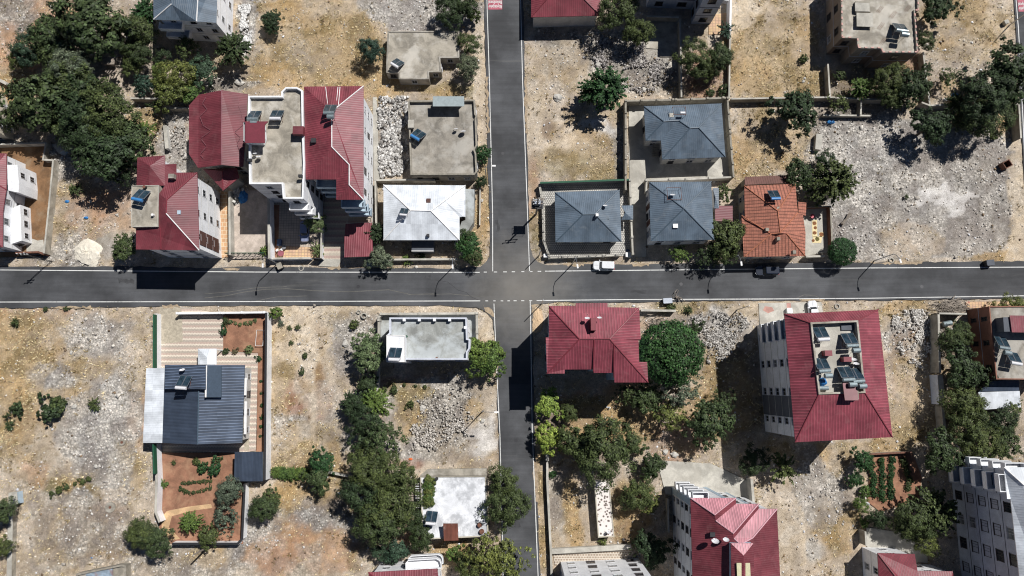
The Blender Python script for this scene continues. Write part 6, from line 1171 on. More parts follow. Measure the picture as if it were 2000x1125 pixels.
# ---------------------------------------------------------------- cars
def rrect(L, Wd, r, n=5, sx0=1.0):
    out = []
    for cx, cy, a0 in ((L/2-r, Wd/2-r, 0), (-L/2+r, Wd/2-r, 90), (-L/2+r, -Wd/2+r, 180), (L/2-r, -Wd/2+r, 270)):
        for k in range(n+1):
            a = R(a0+90*k/n); out.append(Vector((cx+r*math.cos(a), cy+r*math.sin(a), 0)))
    return out
def loft(b, secs, mi=0, cap=True):
    for (p, z, o), (q, z2, o2) in zip(secs[:-1], secs[1:]):
        n = len(p)
        for i in range(n):
            a, c = p[i], p[(i+1) % n]; d, e = q[i], q[(i+1) % n]
            b.quad((a.x+o, a.y, z), (c.x+o, c.y, z), (e.x+o2, e.y, z2), (d.x+o2, d.y, z2), mi)
    if cap: p, z, o = secs[-1]; b.face([(v.x+o, v.y, z) for v in p], None, mi)
def car(name, label, px, py, rz, paint, L=4.3, Wd=1.8, Hh=1.5, van=False):
    g = P(px, py, 0.7); t = thing(name, label, 'car', (g.x, g.y, .07), rz); b = MB()       # the front is at -x
    loft(b, [(rrect(L-.1, Wd-.14, .5), .22, 0), (rrect(L, Wd, .55), .45, 0), (rrect(L, Wd, .55), .7, 0), (rrect(L-.16, Wd-.12, .5), .88, .02)])
    bl = b.build('body', paint, t, world=False, smooth=False)
    rl = (L*.56 if van else L*.40); ro = (L*.17 if van else L*.10); cl = (L*.68 if van else L*.60); co = L*.13 if van else L*.09
    c = MB(); loft(c, [(rrect(cl, Wd-.2, .35), .86, co), (rrect(rl, Wd-.42, .25), Hh-.06, ro)]); c.build('windows', M['glass'], t, world=False)
    c = MB(); loft(c, [(rrect(rl+.06, Wd-.38, .25), Hh-.08, ro), (rrect(rl+.02, Wd-.4, .25), Hh-.02, ro), (rrect(rl-.2, Wd-.6, .22), Hh+.01, ro)]); c.build('roof', paint, t, world=False)
    for s in (-1, 1):
        c = MB()
        xa, xb = -rl/2+ro, rl/2+ro; xc, xd = -cl/2+co, cl/2+co
        c.tube([(xc+.1, s*(Wd/2-.2), .88), (xa+.05, s*(Wd/2-.28), Hh-.06)], .035, 5); c.tube([(xd-.1, s*(Wd/2-.2), .88), (xb-.05, s*(Wd/2-.28), Hh-.06)], .05, 5); c.tube([(co+.1, s*(Wd/2-.12), .88), (ro+.1, s*(Wd/2-.22), Hh-.06)], .04, 5)
        c.build('pillar', paint, t, world=False)
        c = MB(); c.box((-L*.20, s*(Wd/2+.08), .98), (.16, .22, .14)); c.build('wing_mirror', paint, t, world=False)
        c = MB(); c.box((-L/2+.16, s*(Wd/2-.36), .68), (.22, .36, .14), -s*.5); c.build('headlight', M['steel'], t, world=False)
        c = MB(); c.box((L/2-.06, s*(Wd/2-.3), .72), (.12, .28, .2)); c.build('tail_light', M['redp'], t, world=False)
        for x in (-L*.31, L*.30):
            c = MB(); c.tube([(x, s*(Wd/2-.22), .32), (x, s*(Wd/2+.01), .32)], .32, 14); w = c.build('wheel', M['black'], t, world=False)
            c = MB(); c.tube([(x, s*(Wd/2-.1), .32), (x, s*(Wd/2+.025), .32)], .19, 10); k = c.build('rim', M['steel'], w, world=False)
    c = MB(); c.box((-L*.36, 0, .895), (L*.2, .012, .01)); c.build('bonnet_seam', M['black'], t, world=False)
    return t
def paintm(name, col, rough=.25, metal=0.0):
    m, nt, b = newmat(name); b.inputs['Base Color'].default_value = col; b.inputs['Roughness'].default_value = rough; b.inputs['Metallic'].default_value = metal; b.inputs['Coat Weight'].default_value = .4
    tc = N(nt, "ShaderNodeTexCoord").outputs['Object']; nt.links.new(mixc(nt, 'MULTIPLY', 1.0, col, ramp(nt, noise_n(nt, tc, 2, 4), [(.3, .88), (.7, 1.05)])), b.inputs['Base Color']); return m
M['wcar'] = paintm('white_car_paint', (.74, .75, .77, 1)); M['dcar'] = paintm('dark_blue_car_paint', (.012, .018, .035, 1), .2); M['bcar'] = paintm('pale_blue_car_paint', (.32, .36, .52, 1), .3, .3); M['tcar'] = paintm('grey_green_car_paint', (.3, .38, .38, 1), .3, .3)
car('parked_car', 'white van-like car parked at the kerb below the hexagon paved yard', 1179, 519, R(-2), M['wcar'], 4.15, 1.75, 1.75, True)
car('parked_car', 'dark blue estate car parked in the shade below the orange tiled roof', 1498, 529, R(0), M['dcar'], 4.5, 1.8, 1.6, True)
car('parked_car', 'white car half hidden under the edge of the large red roof', 1588, 609, R(-86), M['wcar'], 4.3, 1.75, 1.45)
car('parked_car', 'pale blue car parked half in shade in the tiled yard beside a silvery tree', 595, 452, R(93), M['bcar'], 4.2, 1.75, 1.45)
car('parked_car', 'grey green car almost hidden under the roadside tree left of the bungalow', 737, 512, R(4), M['tcar'], 4.1, 1.7, 1.4)

# ---------------------------------------------------------------- street lamps and poles
def lamp(label, bx, by, ax=0.1, ay=-1.4, hp=6.8, hh=8.0, head=True):
    g = P(bx, by); t = thing('street_lamp', label, 'street lamp', (g.x, g.y, 0), 0, None)
    b = MB(); b.tube([(0, 0, -.2), (0, 0, 1.2), (0, 0, hp)], [.13, .10, .075], 8); b.build('pole', M['steel'], t, world=False)
    if head:
        b = MB(); b.tube([(0, 0, hp-.05), (ax*.35, ay*.35, hp+(hh-hp)*.6), (ax, ay, hh)], [.07, .06, .05], 7); b.build('arm', M['steel'], t, world=False)
        L = math.hypot(ax, ay); b = MB(); b.box((ax*(1+.35/L), ay*(1+.35/L), hh), (.3, .75, .14), math.atan2(ay, ax)+math.pi/2); b.build('lamp_head', M['whitetrim'], t, world=False)
    return t
lamp('street lamp arching over the road below the white roofed bungalow', 890, 517); lamp('street lamp behind the kerb left of the white van-like car', 1117.6, 516.4, .2); lamp('street lamp by the green truss gate, left of centre', 542, 515)
lamp('street lamp before the cream patch of the grey rubble lot', 1708, 509, .3, -1.2); lamp('street lamp left of the dark car, under the leafy tree', 1419, 511.5); lamp('street lamp on the left kerb of the upper street by the concrete house', 950, 349, 1.3, 0)
lamp('street lamp with a long arm on the rubble left of the lower street', 945, 801, 2.2, .0, 8.0, 9.3); lamp('lamp post without head on the white rubble between the two red roofed apartments', 1440, 605, head=False); lamp('lamp post at the very top right by the side road', 1972, 49, head=False)
lamp('thin post at the kerb of the hexagon paved corner', 1053, 499, hp=5.4, head=False); lamp('thin post on the sandy corner below the crossing', 1058, 593, head=False)
def pole(label, bx, by, h, cross, wd=1.0, lattice=False):
    g = P(bx, by); t = thing('utility_pole', label, 'utility pole', (g.x, g.y, 0)); b = MB()
    if lattice:
        for s in (-.22, .22):
            b.tube([(s, s*.3, -.2), (s*.6, s*.2, h)], .06, 5)
        for k in range(int(h/.8)): b.tube([(-.2*(1-.4*k*.8/h), 0, k*.8), (.2*(1-.4*k*.8/h), 0, k*.8+.8)], .03, 4)
    else: b.tube([(0, 0, -.2), (0, 0, h)], [.2, .12], 8)
    b.build('pole', M['dsteel' if lattice else 'wood'], t, world=False)
    for i, (z, L, a) in enumerate(cross):
        b = MB(); b.box((L*.1, 0, z), (L, .12, .12), a); b.build('crossarm', M['wood' if not lattice else 'dsteel'], t, world=False)
        for k in range(3):
            b = MB(); x = -L/2+.15+k*(L-.3)/2; b.tube([(L*.1+x*math.cos(a), x*math.sin(a), z+.05), (L*.1+x*math.cos(a), x*math.sin(a), z+.35)], .08, 6); b.build('insulator', M['whitetrim'], t, world=False)
    return t
pole('lattice electricity pole at the left edge of the main road', 99, 511, 8.4, [(8.2, 1.6, .1), (7.2, 1.4, .1)], lattice=True)
t = pole('power pole carrying a transformer platform right of the upper street', 1047, 418, 11.5, [(11.2, 2.6, .1), (10.2, 2.4, .1), (7.6, 2.2, .1)])
b = MB(); b.box((0, .1, 6.6), (2.2, 1.6, .12)); b.ring([Vector(v) for v in ((-1.1, -.7, 0), (1.1, -.7, 0), (1.1, .9, 0), (-1.1, .9, 0))], .05, 7.3, 7.38); b.build('platform', M['dsteel'], t, world=False)
b = MB(); b.box((0, .35, 7.3), (1.1, .8, 1.2)); [b.tube([(x, .35, 7.9), (x, .35, 8.3)], .07, 6) for x in (-.35, 0, .35)]; b.build('transformer', M['grey_pl'], t, world=False)
pole('plain wooden pole beside the tree on the lower wall of the vegetable plot', 407, 1068, 6.0, [])

# ---------------------------------------------------------------- solar water heaters and dishes
def heater_proto(var):
    t = bpy.data.objects.new('solar_water_heater', None); link(t)
    for s in (-.55, .55):
        b = MB(); b.box((s, .1, .95), (1.0, 2.2, .09), 0, 0, R(-38)); p = b.build('collector_panel', M['panel'], t, world=False)
        f = MB()
        for dx in (-.5, .5): f.box((s+dx, .1, .98), (.05, 2.24, .1), 0, 0, R(-38))
        c, sn = math.cos(R(-38)), math.sin(R(-38))
        for dy in (-1.1, 1.1): f.box((s, .1+dy*c, .97+dy*sn), (1.0, .05, .1), 0, 0, R(-38))
        f.build('frame', M['steel'], p, world=False)
    b = MB(); b.tube([(-.95, -1.15, 1.75), (.95, -1.15, 1.75)], .3, 14); b.build('tank', M['tankg' if var != 'b' else 'tankb'] if var != 'w' else M['tankw'], t, world=False, smooth=False)
    b = MB()
    for x in (-.8, .8): b.tube([(x, -1.15, 0), (x, -1.15, 1.5)], .03, 5); b.tube([(x, .95, 0), (x, .95, .3)], .03, 5); b.tube([(x, .95, .1), (x, -1.15, .1)], .03, 5)
    b.tube([(-.8, -1.15, .1), (.8, -1.15, 1.4)], .025, 5); b.build('stand', M['rust'], t, world=False)
    if var in 'gd':
        b = MB(); b.tube([(-.2, -1.95, 2.0), (1.0, -1.95, 2.0)], .42, 14); b.build('cistern', M['tankg'], t, world=False)
        b = MB(); [b.tube([(x, -1.95, 0), (x, -1.95, 1.6)], .03, 5) for x in (0, .8)]; b.build('cistern_stand', M['rust'], t, world=False)
    return t
HP = {}
def heater(label, px, py, h, var='w', rz=0.0, sc=1.0):
    if var not in HP: o = HP[var] = heater_proto(var)
    else: o = copy_tree(HP[var])
    tag(o, label, 'solar heater', 'solar water heaters on the roofs'); p = P(px, py, h+1); o.location = (p.x, p.y, h); o.rotation_euler = (0, 0, rz); o.scale = (sc,)*3
heater('solar water heater, left of the pair on the stained concrete roof', 497, 224, 11.72, 'g'); heater('solar water heater with white tank, right of the pair on the stained concrete roof', 541, 223, 11.72, 'w')
heater('solar water heater where the ridges meet on the L-shaped red roof', 645, 212, 13.3, 'g'); heater('solar water heater on the roof terrace of the left apartment', 276, 380, 12.32, 'b', R(-12)); heater('turned solar water heater on the notched concrete roof', 777, 122, 2.47, 'w', R(-32), .9)
heater('solar water heater with blue tank on the square concrete house', 818, 262, 3.27, 'b', R(-32)); heater('small solar water heater on the white sheet roof', 789, 412, 5.9, 'w', R(-6), .7); heater('solar water heater at the edge of the unfinished block', 1757, 53, 6.17, 'g', R(-8), 1.1)
heater('solar water heater with blue tank on the orange tiled roof', 1512, 379, 5.7, 'b', R(2), .9); heater('solar water heater with orange rimmed panels on the anthracite roof', 359, 745, 7.0, 'w', R(-4)); heater('solar water heater on the white stair tower', 772, 690, 8.82, 'w', R(-3))
hd = 16.35
for x, y, v, w in ((1603, 650, 'w', 'top left one in the sunken terrace'), (1659, 662, 'g', 'top right one in the sunken terrace'), (1605, 711, 'g', 'middle left one in the sunken terrace'), (1652, 728, 'd', 'tilted one in the middle of the sunken terrace'), (1671, 731, 'g', 'lower right one in the sunken terrace')):
    heater('solar water heater, '+w, x, y, hd, v, R(3))
heater('upper solar water heater on the terracotta house roof', 1957, 668, 6.02, 'g', R(-10)); heater('lower solar water heater on the terracotta house roof', 1980, 698, 6.02, 'w', R(-10)); heater('solar water heater beside the rusty stair roof', 843, 1010, 3.27, 'w', R(-6), .9)
def tank(label, px, py, h, L=1.6, r_=.38, mat='tankw', rz=0.0, name='water_tank', cat='water tank'):
    p = P(px, py, h+r_); t = thing(name, label, cat, (p.x, p.y, h), rz); b = MB(); b.tube([(-L/2, 0, r_+.1), (L/2, 0, r_+.1)], r_, 14); b.build('drum', M[mat], t, world=False)
    b = MB(); [b.box((x, 0, .1), (.1, r_*1.6, .3)) for x in (-L*.3, L*.3)]; b.build('cradle', M['rust'], t, world=False)
tank('silver tank at the bottom left of the sunken terrace', 1608, 758, hd, 1.5, .36, 'tankg'); tank('orange ended steel drum in the garden behind the concrete wall', 1849, 632, .0, 1.6, .5, 'tankg', R(12), 'steel_drum', 'drum')
t = thing('tarpaulin', 'crumpled blue tarpaulin in the sunken terrace', 'tarpaulin', tuple(P(1606, 746, hd))); b = MB(); rr = random.Random(4)
b.ngon([]) if False else None
def heap(b, c, rx, ry, hz, seed=0, n=14, m=5):
    rr = random.Random(seed); rings = []
    for j in range(m+1):
        f = j/m; rings.append([Vector((c[0]+rx*(1-f**1.4)*math.cos(2*math.pi*k/n)*rr.uniform(.82, 1.15), c[1]+ry*(1-f**1.4)*math.sin(2*math.pi*k/n)*rr.uniform(.82, 1.15), c[2]+hz*math.sin(f*math.pi/2)*rr.uniform(.85, 1.1))) for k in range(n)])
    for j in range(m):
        for k in range(n): b.quad(rings[j][k], rings[j][(k+1) % n], rings[j+1][(k+1) % n], rings[j+1][k])
    b.face(rings[-1]); return b
t_ = heap(MB(), P(1606, 746, hd), .75, .7, .8, 3); t_.build('cover', M['bluet'], t)
def dish(label, px, py, h, sc=.5, rz=0.0):
    p = P(px, py, h+.8); t = thing('satellite_dish', label, 'satellite dish', (p.x, p.y, h), rz); b = MB(); n = 14
    for j in range(3):
        r0, r1 = sc*j/3, sc*(j+1)/3
        for k in range(n):
            f = lambda r, a: (r*math.cos(a), .12+.8*(r*r/sc*.35)-r*math.sin(a)*.5, .85+r*math.sin(a)*.85+.3*(r*r/sc*.35))
            a0, a1 = 2*math.pi*k/n, 2*math.pi*(k+1)/n; b.quad(f(r0, a0), f(r1, a0), f(r1, a1), f(r0, a1))
    b.build('reflector', M['tankw'], t, world=False); b = MB(); b.tube([(0, 0, 0), (0, 0, .85)], .03, 5); b.tube([(0, .1, .5), (0, .75, 1.1)], .02, 5); b.build('mast', M['steel'], t, world=False)
    b = MB(); b.box((0, .78, 1.12), (.1, .16, .1)); b.build('receiver', M['dsteel'], t, world=False)
for a in (('dish left of the chimney on the stepped red roof', 1147, 624, 14.8, .45), ('dish right of the chimney on the stepped red roof', 1171, 623, 14.8, .4), ('dish with a round shadow on the corner plot grey roof', 1182, 404, 4.6, .45), ('dish with a round shadow on the pyramid grey roof', 1314, 383, 6.7, .5),
          ('larger dish on the square concrete house', 905, 259, 3.28, .6), ('smaller dish on the square concrete house', 891, 254, 3.28, .4), ('dish at the left rim of the stained concrete roof', 505, 309, 11.73, .5), ('orange marked dish at the left rim of the stained concrete roof', 498, 302, 11.73, .4),
          ('white dish above the heater on the anthracite roof', 356, 725, 6.4, .5), ('dish left of the stair house on the sawtooth roofed block', 1397, 1060, 17.6, .6), ('dish at the corner of the stair house on the sawtooth roofed block', 1418, 1057, 17.9, .5),
          ('upper dish in the sunken terrace', 1667, 705, hd, .55), ('lower dish in the sunken terrace', 1672, 713, hd, .5), ('white dish on the ground beside the vegetable rows', 1693, 986, .4, .5), ('dish at the lower end of the speckled roof', 1189, 1042, 2.05, .4)): dish('satellite '+a[0], *a[1:])
for lab, px, py, h, L, w_ in (('steel frame on the stepped grey roof', 1327, 216, 6.4, 2.4, 1.6), ('reddish steel frame on the pyramid grey roof', 1317, 378, 6.9, 2.6, 2.4), ('white pipe frame over the bed at the modern house', 507, 660, 0.0, 1.4, 3.0)):
    p = P(px, py, h+.5); t = thing('pipe_frame', lab, 'frame', (p.x, p.y, h)); b = MB()
    for s in (-1, 1):
        b.tube([(s*L/2, -w_/2, .6), (s*L/2, w_/2, .3)], .04, 5); b.tube([(-L/2, s*w_/2, .45-s*.15), (L/2, s*w_/2, .45-s*.15)], .04, 5)
        for q in (-1, 1): b.tube([(s*L/2, q*w_/2, -.5), (s*L/2, q*w_/2, .45-q*.15)], .035, 5)
    b.build('frame', M['rust' if h else 'whitetrim'], t, world=False)
tank('white tank on the frame of the stepped grey roof', 1333, 221, 6.6, .9, .26, 'tankw')
# ---------------------------------------------------------------- smaller things
def boxthing(name, label, cat, px, py, z, size, mat, rz=0.0, detail=None):
    p = P(px, py, z+size[2]/2); t = thing(name, label, cat, (p.x, p.y, z), rz); L, w, h = size; b = MB()
    loft(b, [(rrect(L*.94, w*.94, min(L, w)*.12, 2), 0, 0), (rrect(L, w, min(L, w)*.12, 2), h*.5, 0), (rrect(L, w, min(L, w)*.12, 2), h*.93, 0)]); b.build('body', M[mat], t, world=False)
    b = MB(); loft(b, [(rrect(L*1.05, w*1.05, min(L, w)*.14, 2), h*.93, 0), (rrect(L*.98, w*.98, min(L, w)*.12, 2), h, 0)]); b.build('lid', M[detail or mat], t, world=False); return t
boxthing('waste_container', 'dark waste container with white rubbish at the kerb right of the stepped red roof', 'container', 1303, 588, 0, (1.7, 1.0, 1.1), 'dsteel', R(3), 'grey_pl')
boxthing('waste_container', 'dark waste container on the right of the road beside the rubble lot', 'container', 1931, 514, .06, (1.5, 1.1, 1.2), 'dsteel', R(5), 'dark_pl')
boxthing('waste_container', 'dark container at the kerb by the car yard gate', 'container', 547, 520, .06, (1.0, 1.2, 1.0), 'dsteel', R(25), 'wallc')
boxthing('utility_box', 'white utility box inside the hexagon paved corner', 'utility box', 1066, 500, 0, (.9, .7, .9), 'whitetrim'); boxthing('utility_box', 'white box at the edge of the yard drive by the purple laundry', 'utility box', 1227, 498, 0, (1.1, .9, .7), 'whitetrim')
boxthing('concrete_block', 'pale concrete block at the top right below the trees', 'block', 1964, 44, 0, (.9, .8, .8), 'conc_l', R(20)); boxthing('utility_box', 'white box beside the lower end of the paved forecourt', 'utility box', 1541, 607, 0, (1.0, 1.0, .9), 'whitetrim')
p = P(1964, 322, .6); t = thing('open_box', 'brown open topped concrete box standing in the rubble on the right', 'box', (p.x, p.y, 0), R(28)); b = MB(); b.ring([Vector(v) for v in ((-.8, -.7, 0), (.8, -.7, 0), (.8, .7, 0), (-.8, .7, 0))], .14, -.2, 1.2); b.build('sides', M['rust'], t, world=False); b = MB(); b.quad((-.7, -.6, .2), (.7, -.6, .2), (.7, .6, .2), (-.7, .6, .2)); b.build('bottom', M['black'], t, world=False)
# concrete rings
for lab, x, y, r_ in (('concrete ring lying on the lot beside the flat roofed house', 711, 617, .55), ('half buried concrete ring left of the other ring', 700, 609, .4), ('manhole ring at the kerb by the car yard', 588, 524, .5), ('faint concrete ring at the kerb by the rubble heap', 1742, 508, .5), ('pale ring on the sandy verge beside the half hidden white car', 1636, 598, .5)):
    p = P(x, y, .2); t = thing('concrete_ring', lab, 'ring', (p.x, p.y, 0)); b = MB(); n = 18; pts = [Vector((r_*math.cos(2*math.pi*k/n), r_*math.sin(2*math.pi*k/n), 0)) for k in range(n)]
    b.ring(pts, .14, -.1, .35 if x < 720 and x > 705 else .14); b.build('ring', M['conc_l'], t, world=False)
# manhole covers
for lab, x, y in (('round manhole cover left of the vegetable plot', 215, 991), ('tilted round cover on the left rubble lot', 238, 864)):
    p = P(x, y, .1); t = thing('manhole_cover', lab, 'cover', (p.x, p.y, .0)); b = MB(); b.tube([(0, 0, -.1), (0, 0, .12)], .95 if x < 220 else .6, 18); b.build('cover', M['conc'], t, world=False)
    b = MB(); b.tube([(0, 0, .12), (0, 0, .17)], .25, 12); b.build('handle', M['rust'], t, world=False)
# heaps
for lab, x, y, rx, ry, h, mat, nm in (('white chalk heap on the lot left of the small tree', 172, 492, 2.7, 2.6, .7, mottled('chalk', C(226, 218, 202), .85, 1.06, .8, 5, .95, bmp=.8), 'chalk_heap'), ('sandy mound on the corner below the crossing', 1050, 625, 1.2, 2.4, .35, mottled('sandy_soil', C(205, 178, 145), .8, 1.1, 1, 6, .95, bmp=.8), 'sand_mound'),
                               ('heap of pale stones at the bottom of the chalk heap', 182, 512, 1.0, 1.2, .35, mottled('chalk_2', C(222, 214, 198), .85, 1.06, .8, 5, .95, bmp=.8), 'chalk_heap')):
    p = P(x, y); t = thing(nm, lab, 'heap', tuple(p)); heap(MB(), (p.x, p.y, -.1), rx, ry, h, int(x), 26, 7).build('heap', mat, t)
# boulders and slabs lying about
def boulder_mesh(seed):
    bm = bmesh.new(); bmesh.ops.create_icosphere(bm, subdivisions=2, radius=1.0)
    for v in bm.verts:
        n = mnoise.noise(v.co*1.3+Vector((seed, 0, 0))); v.co *= 1+.45*n; v.co.z *= .6
    me = bpy.data.meshes.new('boulder'); bm.to_mesh(me); bm.free(); me.materials.append(M['boulder']); return me
M['boulder'] = mottled('boulder', C(198, 194, 186), .75, 1.1, 1, 5, .95, bmp=.6)
BM_ = [boulder_mesh(s) for s in (1, 5, 9)]
for i, (x, y, s, lab) in enumerate([(1089, 190, .75, 'flat pale boulder left of the spiky tree shadow'), (1168, 126, .6, 'pale slab like boulder in the upper rubble'), (1243, 104, .45, 'upper white boulder by the small dirt patch'), (1250, 110, .5, 'middle white boulder by the small dirt patch'), (1252, 120, .5, 'lower white boulder by the small dirt patch'), (1258, 174, .5, 'pale boulder near the wall of the red soil plot'),
    (1182, 78, .5, 'pale boulder high on the upper rubble'), (467, 160, .75, 'rough white rock pile above the faceted red roof'), (1570, 158, .3, 'pale stone on golden grass'), (1572, 152, .25, 'smaller pale stone on golden grass'), (723, 640, .4, 'white boulder near the flat roofed house'), (674, 671, .6, 'brown earth clod left of the sage green tree'),
    (144, 794, .4, 'white stone right of the double bush'), (138, 688, .3, 'white stone in the left lot'), (186, 911, .35, 'white slab on the left rubble lot'), (568, 819, .35, 'white stone on the reddish soil'), (176, 393, .25, 'white stone on the orange lot'), (227, 419, .25, 'white stone at the right of the orange lot'), (941, 391, .3, 'white stone on the verge by the bungalow'), (1318, 888, .6, 'white slab above the concrete yard'),
    (1300, 883, .5, 'broken white slab left above the concrete yard'), (826, 797, .5, 'white stone block in the rubble below the red soil strip'), (943, 822, .4, 'dark shadowed block by the long armed lamp'), (968, 1020, .3, 'stone at the kerb by the lower trees'), (1925, 185, .3, 'white rubbish stone by the blue sack')]):
    p = P(x, y, .2); o = link(bpy.data.objects.new('boulder', BM_[i % 3])); o.location = (p.x, p.y, .02); o.rotation_euler = (0, 0, i*1.3); o.scale = (s*1.2, s, s); tag(o, lab, 'boulder', 'boulders on the empty lots')
# furniture and goods
def simple(name, label, cat, px, py, z, build, rz=0.0):
    p = P(px, py, z); t = thing(name, label, cat, (p.x, p.y, z), rz); build(t); return t
def chair_b(mat):
    def f(t):
        b = MB(); b.box((0, 0, .45), (.5, .5, .06)); b.build('seat', M[mat], t, world=False); b = MB(); b.box((0, -.24, .72), (.5, .05, .5)); b.build('backrest', M[mat], t, world=False)
        for x in (-.2, .2):
            for y in (-.2, .2): b = MB(); b.tube([(x, y, 0), (x, y, .43)], .025, 5); b.build('leg', M[mat], t, world=False)
    return f
def round_table_b(mat, r_=.5, h=.75):
    def f(t):
        b = MB(); b.tube([(0, 0, h-.05), (0, 0, h)], r_, 18); b.build('table_top', M[mat], t, world=False); b = MB(); b.tube([(0, 0, 0), (0, 0, h-.05)], [.2, .05], 8); b.build('pedestal', M['dsteel'], t, world=False)
    return f
M['pinkp'] = plain('dull_red_cloth', (.30, .09, .12, 1), .8); M['greyp'] = plain('grey_plastic', (.2, .2, .21, 1), .5); M['bluep'] = plain('blue_plastic', (.06, .1, .2, 1), .5); M['yel'] = mottled('yellow_cloth', C(222, 205, 160), .85, 1.1); M['brn'] = mottled('drying_food', C(128, 82, 48), .7, 1.3, 2, 10); M['grn'] = mottled('drying_leaves', C(104, 96, 50), .7, 1.3, 2, 10)
simple('round_table', 'round dull red table at the bottom left of the tiled car yard', 'table', 551, 496, 0, round_table_b('pinkp', .6)); simple('round_table', 'grey round table behind the dull red one', 'table', 557, 484, 0, round_table_b('greyp', .42))
simple('garden_chair', 'blue chair above the round tables in the car yard', 'chair', 546, 478, 0, chair_b('bluep')); simple('garden_chair', 'white chair left of the dull red table', 'chair', 543, 490, 0, chair_b('whitetrim'), .6); simple('garden_chair', 'white chair behind the dull red table', 'chair', 552, 488, 0, chair_b('whitetrim'), -.4)
boxthing('storage_chest', 'blue chest at the bed edge of the tiled car yard', 'chest', 546, 474, 0, (.8, 1.3, .6), 'bluep')
simple('round_table', 'small round red table in the orange roof yard', 'table', 1584, 424, 0, round_table_b('redp', .42))
def cloth_b(mats, size):
    def f(t):
        b = MB(); b.prism([Vector(v) for v in ((-size[0]/2, -size[1]/2, 0), (size[0]/2*.7, -size[1]/2*1.05, 0), (size[0]/2, size[1]/2, 0), (-size[0]/2*.8, size[1]/2*.9, 0))], .03, .07); b.build('sheet', M['yel'], t, world=False)
        for k, (x, y, r_, m) in enumerate(mats):
            b = MB(); n = 14; b.prism([Vector((x+r_*math.cos(6.283*j/n)*random.Random(j+k).uniform(.8, 1.1), y+r_*math.sin(6.283*j/n)*random.Random(j*3+k).uniform(.8, 1.1), 0)) for j in range(n)], .071, .12); b.build('drying_pile', M[m], t, world=False)
    return f
simple('drying_cloth', 'pale cloth with brown piles of drying food in the orange roof yard', 'cloth', 1591, 446, 0, cloth_b([(0, 1.0, .38, 'brn'), (.1, 0.1, .34, 'brn'), (-.1, -.9, .38, 'brn')], (1.1, 3.4))); simple('drying_cloth', 'pale cloth with an olive pile below the long one', 'cloth', 1596, 468, 0, cloth_b([(0, .1, .42, 'grn'), (-.8, -.2, .3, 'brn')], (2.0, 1.3)))
simple('drying_pile', 'single brown round of drying food right of the long cloth', 'cloth', 1604, 458, 0, cloth_b([(0, 0, .42, 'brn')], (1.0, .95)))
t = thing('debris_pile', 'pile of household junk with a blue tarpaulin beside the pointed canopy', 'junk pile', tuple(P(462, 382))); rr = random.Random(9)
b = MB()
for k in range(60): p = P(462+rr.gauss(0, 5), 380+rr.gauss(0, 9), .3); b.box((p.x, p.y, rr.uniform(.1, .8)), (rr.uniform(.15, .7), rr.uniform(.1, .5), rr.uniform(.05, .4)), rr.uniform(0, 3), 0, rr.uniform(-.4, .4))
b.build('junk', M['offwhite'], t); p = P(473, 384, .3); heap(MB(), (p.x, p.y, 0), 1.0, 1.3, .8, 5).build('tarpaulin', M['bluet'], t)
def plank_pile(label, px, py, rx, ry, n, seed, mat='wood', name='wood_pile', lmin=1.0, lmax=2.6):
    rr = random.Random(seed); t = thing(name, label, 'wood pile', tuple(P(px, py))); b = MB()
    for k in range(n):
        p = P(px+rr.gauss(0, rx), py+rr.gauss(0, ry), .2); b.tube([p+Vector((0, 0, rr.uniform(-.1, .6))), p+Vector((math.cos(a := rr.uniform(-.9, .9))*rr.uniform(lmin, lmax), math.sin(a)*1.5, rr.uniform(.0, .6)))], rr.uniform(.03, .08), 5)
    b.build('sticks', M[mat], t); return t
plank_pile('tangled pile of pale branches at the roadside left of the terracotta house', 1848, 600, 14, 6, 130, 2); plank_pile('scatter of pale planks between dome tree and kerb wall', 1275, 630, 12, 6, 26, 5); plank_pile('dry brushwood at the kerb by the waste container', 1318, 578, 4, 3, 16, 8, lmin=.5, lmax=1.2)
t = thing('rod_bundle', 'bundles of thin rusty rods lying on the unfinished block roof', 'rods', tuple(P(1742, 30, 6.2))); b = MB(); rr = random.Random(2)
for gx, gy in ((1742, 28), (1718, 50), (1716, 18), (1770, 16), (1722, 80)):
    for k in range(3): p = P(gx+k*2.6, gy+k*1.2, 6.25); b.tube([p+Vector((-.5, -.6, 0)), p+Vector((.5, .7, .03))], .03, 4)
b.build('rods', M['rust'], t)
for lab, x, y, n in (('stack of pale corrugated sheets, upper, on the unfinished block', 1684, 15, 3), ('stack of pale corrugated sheets, lower, on the unfinished block', 1689, 38, 5)):
    t = thing('sheet_stack', lab, 'sheet stack', tuple(P(x, y, 6.2)))
    for k in range(n): p = P(x, y-9+k*5 if n == 5 else y-6+k*5, 6.8); b = MB(); b.box((p.x, p.y, 6.8+k*.02), (3.2 if n == 5 else 2.8, .7, .08), -.03, 0, .1); b.build('sheet', M['conc_l'], t)
    p = P(x, y, 6.4); b = MB(); b.box((p.x, p.y, 6.45), (2.8, 2.3, .6)); b.build('blocks', M['wallc'], t)
t = thing('broken_beam', 'dark broken beam lying in the grey rubble lot', 'beam', tuple(P(1655, 430))); p, q = P(1645, 438, .3), P(1661, 417, .3); b = MB(); b.tube([p, (p+q)/2+Vector((0, 0, .15)), q], [.35, .2, .4], 4); b.build('beam', M['wood'], t)
t = thing('fence', 'green truss railing gate between the orange path and the white wall', 'gate', tuple(P(480, 500))); b = MB(); a, q = P(438, 494, 1.8), P(516, 494, 1.8); e = q-a
b.tube([a, q], .08, 5); b.tube([a-Vector((0, 0, 1.2)), q-Vector((0, 0, 1.2))], .05, 5); b.build('rail', M['greenf'], t); b = MB()
